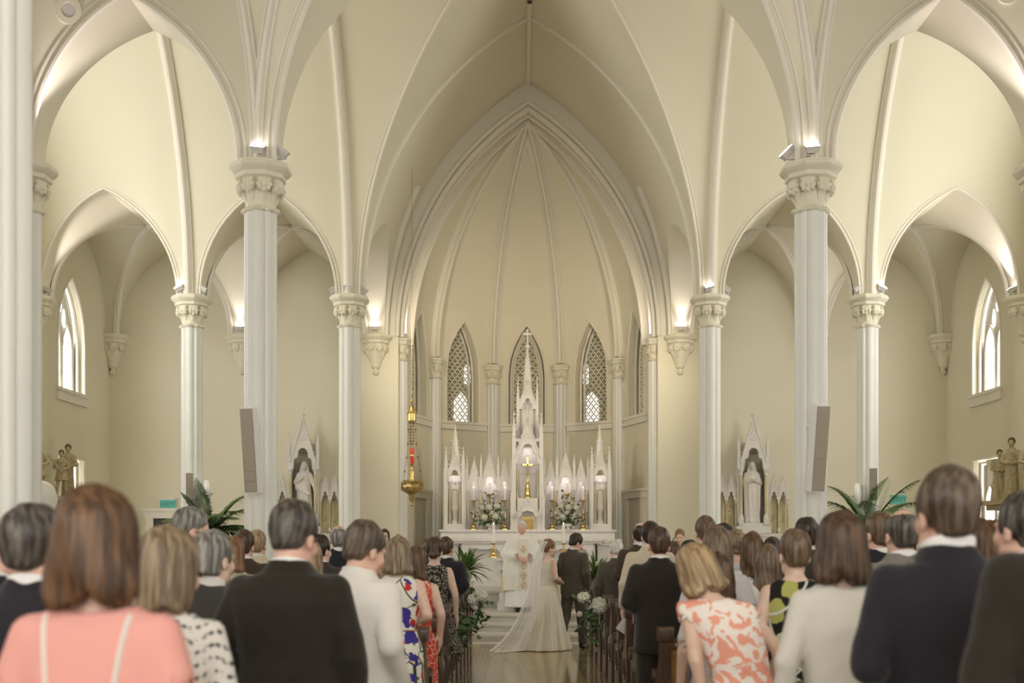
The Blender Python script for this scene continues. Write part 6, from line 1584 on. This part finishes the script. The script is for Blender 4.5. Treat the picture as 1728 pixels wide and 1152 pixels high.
def pattern(name, base, layers, rough=.85):
    """layers: (colour, kind, scale, threshold, width) stacked over a base colour"""
    m = bpy.data.materials.new(name); m.use_nodes = True; N = m.node_tree.nodes; L = m.node_tree.links; b = N['Principled BSDF']; b.inputs['Roughness'].default_value = rough; b.inputs['Specular IOR Level'].default_value = .2
    tc = N.new('ShaderNodeTexCoord'); cur = None
    for i, (col, kind, sc, th) in enumerate(layers):
        mp = N.new('ShaderNodeMapping'); mp.inputs['Location'].default_value = (i * 1.7, i * 3.1, i * .9); L.new(tc.outputs['Object'], mp.inputs['Vector'])
        if kind == 'spots':
            nz = N.new('ShaderNodeTexNoise'); nz.inputs['Scale'].default_value = sc * 1.6; L.new(mp.outputs['Vector'], nz.inputs['Vector'])
            mx = N.new('ShaderNodeVectorMath'); mx.operation = 'MULTIPLY_ADD'; L.new(nz.outputs['Color'], mx.inputs[0]); mx.inputs[1].default_value = (.8 / sc,) * 3; L.new(mp.outputs['Vector'], mx.inputs[2])
            t = N.new('ShaderNodeTexVoronoi'); t.inputs['Scale'].default_value = sc; L.new(mx.outputs[0], t.inputs['Vector']); out = t.outputs['Distance']; op = 'LESS_THAN'
        elif kind == 'dots':
            t = N.new('ShaderNodeTexVoronoi'); t.inputs['Scale'].default_value = sc; t.inputs['Randomness'].default_value = .45; L.new(mp.outputs['Vector'], t.inputs['Vector']); out = t.outputs['Distance']; op = 'LESS_THAN'
        elif kind == 'blotch':
            t = N.new('ShaderNodeTexNoise'); t.inputs['Scale'].default_value = sc; t.inputs['Detail'].default_value = 2; t.inputs['Distortion'].default_value = 1.2; L.new(mp.outputs['Vector'], t.inputs['Vector']); out = t.outputs['Fac']; op = 'GREATER_THAN'
        elif kind == 'lines':
            t = N.new('ShaderNodeTexVoronoi'); t.feature = 'DISTANCE_TO_EDGE'; t.inputs['Scale'].default_value = sc; L.new(mp.outputs['Vector'], t.inputs['Vector']); out = t.outputs['Distance']; op = 'LESS_THAN'
        elif kind == 'zig':
            sp = N.new('ShaderNodeSeparateXYZ'); L.new(tc.outputs['Object'], sp.inputs[0])
            def M(o_, a, bb=None):
                q = N.new('ShaderNodeMath'); q.operation = o_
                for ii, v in enumerate((a, bb)):
                    if v is None: continue
                    if isinstance(v, (int, float)): q.inputs[ii].default_value = v
                    else: L.new(v, q.inputs[ii])
                return q.outputs[0]
            zig = M('MULTIPLY', M('PINGPONG', M('ADD', sp.outputs['X'], 5.0), .07), .55)
            f = M('FRACT', M('MULTIPLY', M('ADD', sp.outputs['Z'], zig), sc)); band = M('LESS_THAN', f, th)
            v = N.new('ShaderNodeTexVoronoi'); v.inputs['Scale'].default_value = 48; v.inputs['Randomness'].default_value = .15; L.new(tc.outputs['Object'], v.inputs['Vector'])
            out = M('MULTIPLY', band, M('LESS_THAN', v.outputs['Distance'], .50)); op = None
        elif kind == 'stripe':
            sp = N.new('ShaderNodeSeparateXYZ'); L.new(tc.outputs['Object'], sp.inputs[0]); a1 = N.new('ShaderNodeMath'); a1.operation = 'ADD'; L.new(sp.outputs['X'], a1.inputs[0]); L.new(sp.outputs['Z'], a1.inputs[1])
            a2 = N.new('ShaderNodeMath'); a2.operation = 'MULTIPLY'; L.new(a1.outputs[0], a2.inputs[0]); a2.inputs[1].default_value = sc; a3 = N.new('ShaderNodeMath'); a3.operation = 'FRACT'; L.new(a2.outputs[0], a3.inputs[0]); out = a3.outputs[0]; op = 'LESS_THAN'
        if op:
            c = N.new('ShaderNodeMath'); c.operation = op; L.new(out, c.inputs[0]); c.inputs[1].default_value = th; out = c.outputs[0]
        mx = N.new('ShaderNodeMix'); mx.data_type = 'RGBA'; L.new(out, mx.inputs[0])
        if cur is None: mx.inputs[6].default_value = (*base, 1)
        else: L.new(cur, mx.inputs[6])
        mx.inputs[7].default_value = (*col, 1); cur = mx.outputs[2]
    L.new(cur, b.inputs['Base Color']); MATS[name] = m
pattern('dress_pink', (.76, .385, .345), [((.70, .31, .275), 'stripe', 130, .4)])
pattern('knit_zigzag', (.72, .69, .66), [((.07, .07, .075), 'zig', 24, .34)])
pattern('dress_iris', (.78, .75, .68), [((.045, .06, .02), 'lines', 6, .022), ((.10, .12, .04), 'spots', 13, .20), ((.05, .04, .26), 'spots', 6.5, .30), ((.55, .04, .03), 'spots', 7.5, .24), ((.75, .55, .2), 'spots', 17, .12)])
pattern('dress_red', (.58, .045, .03), [((.75, .42, .30), 'blotch', 22, .60), ((.80, .55, .42), 'lines', 24, .03)])
pattern('dress_dots', (.025, .022, .018), [((.62, .57, .45), 'dots', 60, .34)])
pattern('dress_coral', (.82, .36, .26), [((.84, .76, .70), 'blotch', 13, .50)])
pattern('dress_yellow', (.018, .016, .014), [((.40, .40, .12), 'spots', 5.5, .34), ((.60, .58, .42), 'spots', 4.2, .20), ((.62, .62, .58), 'lines', 2.6, .012)])
pattern('blouse_floral', (.72, .71, .68), [((.09, .11, .16), 'spots', 24, .26), ((.45, .46, .44), 'spots', 17, .22)])
pattern('knit_dots', (.70, .68, .66), [((.25, .24, .26), 'dots', 55, .22)])
pattern('suit_stripe', (.075, .05, .036), [((.10, .072, .055), 'lines', 1, .0)])
def suit(m, shirt='shirt_white', tr=None, **k): return [G('jacket', 'jacket', m, **k), G('trousers', 'trousers', tr or m), G('shirt_collar', 'collar', shirt), G('shoes', 'shoe', 'shoe_black')]
def dress(m, kind='dress', **k): return [G('dress', kind, m, **k), G('shoes', 'shoe', 'shoe_black')]
def top(m, skirt='cloth_slate', **k): return [G('top', 'top', m, **k), G('skirt', 'dress', skirt, neck=.98, sleeve=0), G('shoes', 'shoe', 'shoe_black')]
def at(px, y, **k): return PX(px, y), y
def guest(px, y, ytop, label, **k): return person(label, PX(px, y), y, 1.6 + (920 - ytop) * y / FPX, group='wedding guests standing in the pews', **k)
# ---- left of the aisle
p = guest(165, 2.74, 826, 'woman with long brown hair in a pink dress with white piping, front left', fem=True, outfit=dress('dress_pink', sleeve=.30, build=1.1), hair=('mid', 'hair_chestnut'), arms=('down', 'down'), head=(-.12, 0, 0), seed=1)
for s in (-1, 1):
    gz = lin(.75, 1.42, 30); pts = []
    for z_ in gz:
        t = (z_ - .75) / .67; x_ = s * (.062 + .030 * (2 * abs(t - .42)) ** 1.5); T_ = [(zz_, (ww_ + .012) * 1.1, dd_ + .012, cc_) for zz_, ww_, dd_, cc_ in [(.46, .188, .143, -.01), (.66, .183, .138, -.01), (.86, .176, .128, -.012), (.95, .153, .108, -.01)] + [q for q in TORSO_F if q[0] > .95]]
        zz_ = [q[0] for q in T_]; w_ = float(np.interp(z_, zz_, [q[1] for q in T_])); d_ = float(np.interp(z_, zz_, [q[2] for q in T_])); c_ = float(np.interp(z_, zz_, [q[3] for q in T_]))
        pts.append((x_, c_ - d_ * max(0, 1 - (abs(x_) / w_) ** 2.2) ** (1 / 2.2) - .001, z_))
    MB().tube(pts, .0065, 5, flat=1.0).build('piping', 'cloth_white', p)
guest(58, 3.62, 852, 'grey-haired man in a navy suit behind the woman in pink', outfit=suit('cloth_navy'), hair=('short', 'hair_salt'), head=(-.35, 0, 0), skin='pink')
guest(-14, 4.5, 868, 'balding man in glasses facing right at the left picture edge', outfit=suit('cloth_navy'), hair=('balding', 'hair_grey'), head=(-1.2, -.05, 0), glasses=True, skin='pink', face=True)
guest(280, 3.62, 892, 'woman with short blonde bob in a black and white zigzag knit', fem=True, outfit=top('knit_zigzag', sleeve=1.0), hair=('bob', 'hair_ash'), head=(-.5, -.1, 0), arms=('front', 'front'))
guest(315, 7.14, 855, 'man with cropped grey hair and glasses looking right, left pews', outfit=suit('cloth_charcoal', 'cloth_blue'), hair=('crop', 'hair_grey'), head=(-1.05, -.2, 0), glasses=True, skin='pink', face=True)
guest(358, 5.38, 896, 'woman with short silver hair in a dark grey jacket and white collar', fem=True, outfit=[G('jacket', 'jacket', 'cloth_charcoal'), G('skirt', 'dress', 'cloth_charcoal', neck=.98, sleeve=0), G('scarf', 'collar', 'cloth_white')], hair=('pixie', 'hair_grey'), head=(-.5, -.1, 0))
guest(489, 4.5, 844, 'dark-haired man in a black suit, largest figure left of the aisle', outfit=suit('cloth_black', build=1.05), hair=('short', 'hair_salt'), head=(-.35, -.28, 0), skin='pink', arms=('back_bent', 'down'))
guest(606, 5.38, 878, 'man in a white suit leaning a hand on the pew', rz=-.5, outfit=suit('cloth_white', 'shirt_white', 'cloth_white'), hair=('short', 'hair_mouse'), head=(-.25, -.3, 0), skin='pink', arms=('front', ((.245, -.09, 1.14), (.19, .08, .945))))
guest(572, 11.54, 886, 'balding man in a navy jacket beyond the man in white', outfit=suit('cloth_navy'), hair=('balding', 'hair_grey'), skin='tan')
guest(540, 9.78, 902, 'dark-haired young man with head turned right, left pews', outfit=suit('cloth_charcoal'), hair=('short', 'hair_dark'), head=(-.5, 0, 0))
guest(521, 8.02, 912, 'woman with curly blonde hair half hidden by the man in black', fem=True, outfit=top('cloth_offwhite'), hair=('bob_full', 'hair_blonde'))
guest(412, 9.78, 894, 'brown-haired man in the far left pews', outfit=suit('cloth_brown'), hair=('short', 'hair_brown'))
guest(434, 10.66, 894, 'man with thin blond hair in the far left pews', outfit=suit('cloth_cream'), hair=('crop', 'hair_blonde'), skin='pink')
guest(394, 8.9, 906, 'woman with auburn hair behind the silver-haired woman', fem=True, outfit=top('cloth_cream'), hair=('bob', 'hair_strawberry'))
guest(632, 10.66, 908, 'man in a dark jacket hidden behind the man in white', outfit=suit('cloth_navy'), hair=('short', 'hair_brown'))
guest(647, 9.78, 922, 'light-bloused woman between the man in white and the iris dress', fem=True, outfit=top('cloth_lightgrey', sleeve=.5), hair=('bob', 'hair_blonde'))
p = guest(672, 8.02, 906, 'woman with blonde bob in a white dress with iris print', fem=True, outfit=dress('dress_iris', sleeve=0.0), hair=('bob_full', 'hair_ash'), arms=('front', 'front'))
MB().tube([(.142 * math.cos(t), -.004 + .108 * math.sin(t), 1.035) for t in lin(0, 2 * PI, 25)], .011, 5, flat=.5).build('belt', 'pew_orange_lit', p)
guest(701, 8.9, 922, 'woman with short brown hair in a red lace-print dress', fem=True, outfit=dress('dress_red', sleeve=0.0), hair=('bob', 'hair_chestnut'), arms=('front', ((.225, -.04, 1.13), (.205, .05, .92))))
guest(733, 11.54, 907, 'woman with pinned-up braids in a black dress with cream dots', fem=True, outfit=dress('dress_dots', 'flare', sleeve=0.0, hem=.50), hair=('low_bun', 'hair_brown'), arms=('front', 'down'))
guest(753, 13.3, 906, 'man in a dark suit at the aisle before the left posy', outfit=suit('cloth_navy'), hair=('short', 'hair_brown'), rz=-.25, skin='tan')
guest(722, 14.18, 914, 'brown-haired guest just behind the braided woman', fem=True, outfit=top('cloth_slate'), hair=('bob', 'hair_brown'))
# ---- right of the aisle
guest(1041, 14.18, 910, 'white-haired man in a grey suit at the front right pew', outfit=suit('cloth_darkgrey'), hair=('crop', 'hair_white'), head=(.1, -.25, 0), skin='pink', arms=('down', 'front'))
guest(1080, 13.3, 881, 'tall man in a brown suit with thinning hair, right pews', outfit=suit('cloth_brown'), hair=('balding', 'hair_dark'))
guest(1097, 11.54, 880, 'dark-haired man in a cream jacket', outfit=suit('cloth_cream', tr='cloth_cream'), hair=('short', 'hair_dark'), arms=('down', 'front'))
guest(1112, 8.9, 889, 'man with cropped brown hair in a black suit, right of the aisle', outfit=suit('cloth_black'), hair=('crop', 'hair_brown'), skin='pink')
guest(1137, 12.42, 914, 'woman with low brown bun beyond the man in black', fem=True, outfit=top('cloth_red'), hair=('low_bun', 'hair_chestnut'))
guest(1163, 9.78, 912, 'black-haired woman in a dark jacket over a red dress', fem=True, outfit=[G('jacket', 'jacket', 'cloth_black'), G('dress', 'dress', 'cloth_red', neck=1.0, sleeve=0)], hair=('sleek', 'hair_black'))
guest(1190, 10.66, 871, 'tall sandy-haired man in the right pews', outfit=suit('cloth_slate'), hair=('short', 'hair_sandy'), skin='pink')
guest(1210, 7.14, 889, 'woman with long half-tied light brown hair', fem=True, outfit=top('cloth_lilac', sleeve=0.4), hair=('half_up', 'hair_sandy'))
guest(1242, 9.78, 894, 'woman with blonde updo in a pale blue top', fem=True, outfit=top('cloth_blue', sleeve=0.3), hair=('updo', 'hair_ash'))
guest(1220, 12.42, 885, 'dark-haired man seen between the sandy man and the updo', outfit=suit('cloth_black'), hair=('curly', 'hair_black'))
guest(1269, 8.9, 899, 'woman with straight auburn hair in a small-flower blouse', fem=True, outfit=top('blouse_floral', sleeve=.45), hair=('sleek', 'hair_chestnut'))
guest(1296, 8.02, 920, 'girl with long light brown hair, right pews', fem=True, outfit=top('cloth_offwhite', sleeve=.3), hair=('long', 'hair_sandy'))
guest(1302, 10.66, 907, 'woman with dark brown bob, right pews', fem=True, outfit=top('knit_dots', sleeve=.5), hair=('bob', 'hair_dark'))
p = guest(1258, 5.38, 908, 'woman with blonde bob leaning left in a coral and white flowered dress', fem=True, outfit=dress('dress_coral', sleeve=0.12, build=1.08), hair=('bob_full', 'hair_blonde'), lean=(.10, -.27), head=(.15, -.35, -.25), arms=((((-.215, -.03, 1.11), (-.215, .03, .87))), 'low_front'))
p = guest(1212, 6.26, 935, 'woman in a lilac-grey dress with bow beside the leaning woman', fem=True, outfit=dress('cloth_lilac', 'dress', sleeve=.45, hem=.3), hair=('bob', 'hair_brown'), arms=('down', 'down'))
mb = MB()
for s in (-1, 1): mb.tube([(-.02, -.115, 1.02), (-.02 + s * .05, -.14, 1.05), (-.02 + s * .06, -.14, 1.0), (-.02, -.115, 1.015)], .012, 5, flat=.5); mb.tube([(-.02, -.115, 1.015), (-.02 + s * .03, -.15, .9), (-.02 + s * .035, -.165, .78)], [.012, .018, .02], 5, flat=.4)
mb.build('bow', 'cloth_lilac', p)
guest(1341, 6.26, 894, 'woman with very short brown hair in a black dress with yellow-green flowers', fem=True, outfit=dress('dress_yellow', sleeve=0.0, build=1.1), hair=('short', 'hair_sandy'), arms=('front', 'front'))
guest(1418, 4.5, 866, 'woman with wavy dark hair in a white long-sleeved top', fem=True, outfit=top('cloth_offwhite', sleeve=1.0, build=1.05, hem=.84), hair=('mid', 'hair_brown'), arms=('down', 'low_front'), seed=6)
guest(1598, 3.62, 790, 'tall man with tousled grey-brown hair in a navy suit, front right', outfit=[G('jacket', 'jacket', 'cloth_navy', build=1.04), G('trousers', 'trousers', 'cloth_navy'), G('shirt_collar', 'collar', 'shirt_white', neck=.022), G('shoes', 'shoe', 'shoe_black')], hair=('short', 'hair_mouse'), head=(.1, 0, 0), skin='pink', seed=3)
person('man in a dark suit whose shoulder fills the right picture edge', 1.19, 2.74, 1.90, outfit=suit('cloth_black', build=1.08), hair=('short', 'hair_brown'), group='wedding guests standing in the pews')
guest(1522, 6.26, 858, 'balding man in a light grey suit left of the tall man', outfit=suit('cloth_grey'), hair=('balding', 'hair_salt'), skin='pink')
guest(1484, 7.14, 863, 'man with cropped hair in a dark suit behind the balding man', outfit=suit('cloth_navy'), hair=('crop', 'hair_sandy'), head=(.3, 0, 0), skin='pink')
guest(1670, 5.38, 880, 'woman with brown bob right of the tall man', fem=True, outfit=top('cloth_cream'), hair=('bob', 'hair_chestnut'))
guest(1726, 4.5, 832, 'man with dark grey hair at the right picture edge above the long-haired woman', outfit=suit('cloth_navy'), hair=('short', 'hair_salt'), head=(.35, 0, 0), skin='pink')
guest(1714, 6.26, 882, 'woman with long brown hair at the right picture edge', fem=True, outfit=top('cloth_slate'), hair=('sleek', 'hair_brown'))
guest(1361, 8.9, 873, 'dark-haired man above the short-haired woman', outfit=suit('cloth_charcoal'), hair=('short', 'hair_dark'))
guest(1374, 9.78, 898, 'woman with brown hair behind the wavy-haired woman', fem=True, outfit=top('cloth_slate'), hair=('bob', 'hair_chestnut'))
guest(1645, 7.14, 874, 'dark-haired man glimpsed right of the tall man', outfit=suit('cloth_black'), hair=('short', 'hair_black'))
# ---- readers on the chancel steps
person('dark-haired young woman in glasses and white behind the left lectern', PX(649, 18.98), 18.98, 1.57, fem=True, rz=PI + .2, outfit=dress('cloth_white', sleeve=1.0, hem=.1), hair=('long', 'hair_dark'), glasses=True, face=True, floor_z=.30, res=.014)
person('blond young man looking down at the right lectern', PX(1147, 18.98), 18.98, 1.58, rz=PI - .15, outfit=suit('cloth_cream'), hair=('short', 'hair_strawberry'), head=(0, -.35, 0), face=True, floor_z=.30, res=.014)
def lectern(X, Y, Z, h, label, mic):
    r = empty('lectern', (X, Y, Z), 0, label, 'lectern')
    mb = MB(); mb.box(-.2, .2, -.15, .15, 0, .08); mb.box(-.14, .14, -.1, .1, .08, h - .12); mb.build('body', 'marble_white', r, smooth=0)
    mb = MB(); f = lambda x, d, z: (x, d, z + (d + .2) * -.35); mb.panel([-.22, .22], lambda x: h - .02, lambda x: h + .02, -.2, .18, f); mb.build('desk', 'marble_white', r, smooth=0)
    if mic: MB().tube([(-.12, .0, h), (-.13, -.02, h + .2), (-.06, .06, h + .27)], .007, 6).build('microphone', 'black_metal', r)
lectern(PX(647, 18.6), 18.62, .15, 1.40, 'pale stone lectern before the young woman reader', False)
lectern(PX(1147, 18.6), 18.62, .15, 1.32, 'lectern with gooseneck microphone before the blond reader', True)
# ---- groom
person('groom in a charcoal tailcoat turning right, seen from behind', PX(968, 17.4), 17.4, 1.79, rz=-.55, head=(-.55, -.38, 0), skin='pink', arms=(((-.235, -.02, 1.13), (-.15, .19, 1.02)), ((.245, -.05, 1.12), (.235, .05, .88))),
       stance=((-.03, -.20, .04, .03), (.02, .10, .02, 0)), outfit=[G('tailcoat', 'tailcoat', 'cloth_darkgrey', hem=.62), G('trousers', 'trousers', 'cloth_darkgrey'), G('shirt_collar', 'collar', 'shirt_white'), G('shoes', 'shoe', 'shoe_black')], hair=('short', 'hair_dark'), res=.012, face=True)
# ---- bride
br = person('bride in an ivory gown holding the groom arm, seen from behind', PX(925, 17.35), 17.35, 1.69, fem=True, rz=-.95, head=(-.30, -.12, 0), arms=(((-.19, .04, 1.14), (-.05, .21, 1.05)), ((.225, -.02, 1.12), (.13, .22, 1.03))),
            outfit=[G('gown', 'gown', 'cloth_ivory', hem=.005, sleeve=0.0, neck=1.36)], hair=('braid', 'hair_strawberry'), res=.012, face=True)
MB().tube([(.137 * math.cos(t), -.004 + .105 * math.sin(t), 1.03) for t in lin(0, 2 * PI, 25)], .014, 5, flat=.4).build('sash', 'ribbon', br)
def veil_mat():
    m = bpy.data.materials.new('veil_tulle'); m.use_nodes = True; N = m.node_tree.nodes; L = m.node_tree.links; b = N['Principled BSDF']; b.inputs['Base Color'].default_value = (.86, .83, .78, 1); b.inputs['Roughness'].default_value = .8
    tr = N.new('ShaderNodeBsdfTransparent'); mx = N.new('ShaderNodeMixShader'); mx.inputs[0].default_value = .62; L.new(tr.outputs[0], mx.inputs[1]); L.new(b.outputs[0], mx.inputs[2]); L.new(mx.outputs[0], N['Material Output'].inputs['Surface']); MATS['veil_tulle'] = m
veil_mat()
def wp(px, py, y): return Vector((PX(px, y), y, PZ(py, y)))
path = [(920, 913, 17.28, 5), (911, 930, 17.20, 7), (905, 965, 17.14, 9), (900, 1000, 17.08, 12), (892, 1035, 17.04, 16), (881, 1065, 17.02, 22), (869, 1086, 17.0, 29), (860, 1098, 16.96, 36)]
rows = []
for i, (px, py, y, hw) in enumerate(path):
    c = wp(px, py, y); h_ = hw * y / FPX; row = []
    for j in range(41):
        u = -1 + j / 20; row.append((c.x + h_ * u - .04 * (1 - u * u) * (i / 7), y - .06 * (1 - u * u) + .018 * (i / 7 + .2) * math.sin(j * .95 + i * .25) + .10 * u * (i / 7), max(.012 + .006 * abs(math.sin(j * .9)), c.z + .01 * math.sin(j * 1.3))))
    rows.append(row)
def smooth_rows(rows, n=6):
    out = []; k = len(rows)
    for i in range(k - 1):
        p0, p1, p2, p3 = rows[max(0, i - 1)], rows[i], rows[i + 1], rows[min(k - 1, i + 2)]
        for s_ in range(n):
            t = s_ / n; out.append([tuple(.5 * ((2 * b) + (-a + c) * t + (2 * a - 5 * b + 4 * c - d) * t * t + (-a + 3 * b - 3 * c + d) * t ** 3) for a, b, c, d in zip(w0, w1, w2, w3)) for w0, w1, w2, w3 in zip(p0, p1, p2, p3)])
    out.append(rows[-1]); return out
vl = MB().grid(smooth_rows(rows)).build('veil', 'veil_tulle', None, smooth=180); tag(vl, 'long sheer white veil trailing from the bride onto the floor', 'veil')
tr_ = MB(); rows = []
for i, (px, py, y, hw) in enumerate([(905, 1080, 17.2, 26), (890, 1093, 17.1, 36), (873, 1099, 16.95, 34), (856, 1101, 16.85, 22)]):
    rows.append([(PX(px, y) + hw * y / FPX * (-1 + j / 12), y - .05 * math.sin(PI * j / 24) + .12 * (-1 + j / 12), max(.010, .012 + .02 * abs(math.sin(j * .8 + i)) * (1 - i / 4) + max(0, PZ(py, y)) * .35)) for j in range(25)])
o = tr_.grid(smooth_rows(rows)).build('gown_train', 'cloth_ivory', None, smooth=180); tag(o, 'lace-edged ivory train spread on the floor behind the bride', 'train')
# ---- priest
def chasuble(P):
    fo = lambda th, Z: (.035 * np.sin(7 * th + 2 * Z) + .02 * np.sin(15 * th - 3 * Z)) * np.clip((1.25 - Z) * 2, 0, 1)
    d = loft(P, [(.40, .36, .20, .01), (.7, .36, .21, .01), (.95, .345, .20, .01), (1.15, .31, .185, 0), (1.28, .27, .165, 0), (1.37, .225, .125, -.01), (1.42, .14, .095, -.01), (1.475, .074, .072, -.004)], 2.2, fo)
    for s in (-1, 1):
        d = smin(d, smin(cap(P, (s * .18, 0, 1.345), (s * .30, -.01, 1.08), .092, .10), cap(P, (s * .30, -.01, 1.08), (s * .13, .20, 1.03), .10, .085), .03), .04)
        d = np.maximum(d, -cap(P, (s * .11, .23, 1.03), (s * -.05, .36, 1.0), .07))
        d = smin(d, cap(P, (s * .27, .05, 1.0), (s * .30, .06, .62), .09, .04, (1, .6, 1)), .05)
    return d
pr = person('elderly priest in a white chasuble standing before the altar table', PX(881, 19.75), 19.75, 1.60, rz=PI + .12, head=(-.25, -.12, 0), skin='pink', arms=('front', 'front'), outfit=[G('alb', 'flare', 'shirt_white', hem=.09, sleeve=0.0), G('shoes', 'shoe', 'shoe_black')], hair=('short', 'hair_white'), floor_z=.44, face=True, res=.012)
mat('vestment', (.80, .77, .70), .6, bump=.1, bscale=120); mat('embroidery', (.74, .60, .45), .55, .2, var=.25, vscale=40); mat('embroidery_ground', (.79, .73, .62), .6)
inst('chasuble', mesh_vq('chasuble', [(*surf(chasuble, ax(-.48, .48, .014), ax(-.28, .36, .014), ax(.36, 1.53, .016)), 0)], 'vestment'), pr)
bd = MB(); bd.grid([[(x, .222 + (.0 if z_ < 1.0 else -(z_ - 1.0) * .13) - abs(x) * .12, z_) for x in (-.085, -.04, 0, .04, .085)] for z_ in lin(.42, 1.36, 20)]); bd.build('orphrey_band', 'embroidery_ground', pr)
for k, z_ in enumerate((.52, .70, .88, 1.18)):
    mb = MB(); y_ = .228 + (.0 if z_ < 1.0 else -(z_ - 1.0) * .13)
    for a in range(4): mb.sphere((.032 * math.cos(a * PI / 2), y_, z_ + .045 * math.sin(a * PI / 2)), .03, 8, 6, 0, (1, .25, 1.2))
    mb.build('embroidered_motif', 'embroidery', pr)
# order of service card in the hand of the man in the cream jacket
mb = MB(); mb.box(-.075, .075, -.002, .002, -.1, .1); o = mb.build('service_card', 'paper', None, smooth=0, loc=(PX(1058, 11.45), 11.40, PZ(1053, 11.45))); o.rotation_euler = (.3, .6, .2); tag(o, 'white service card held low by the man in the cream jacket', 'card')
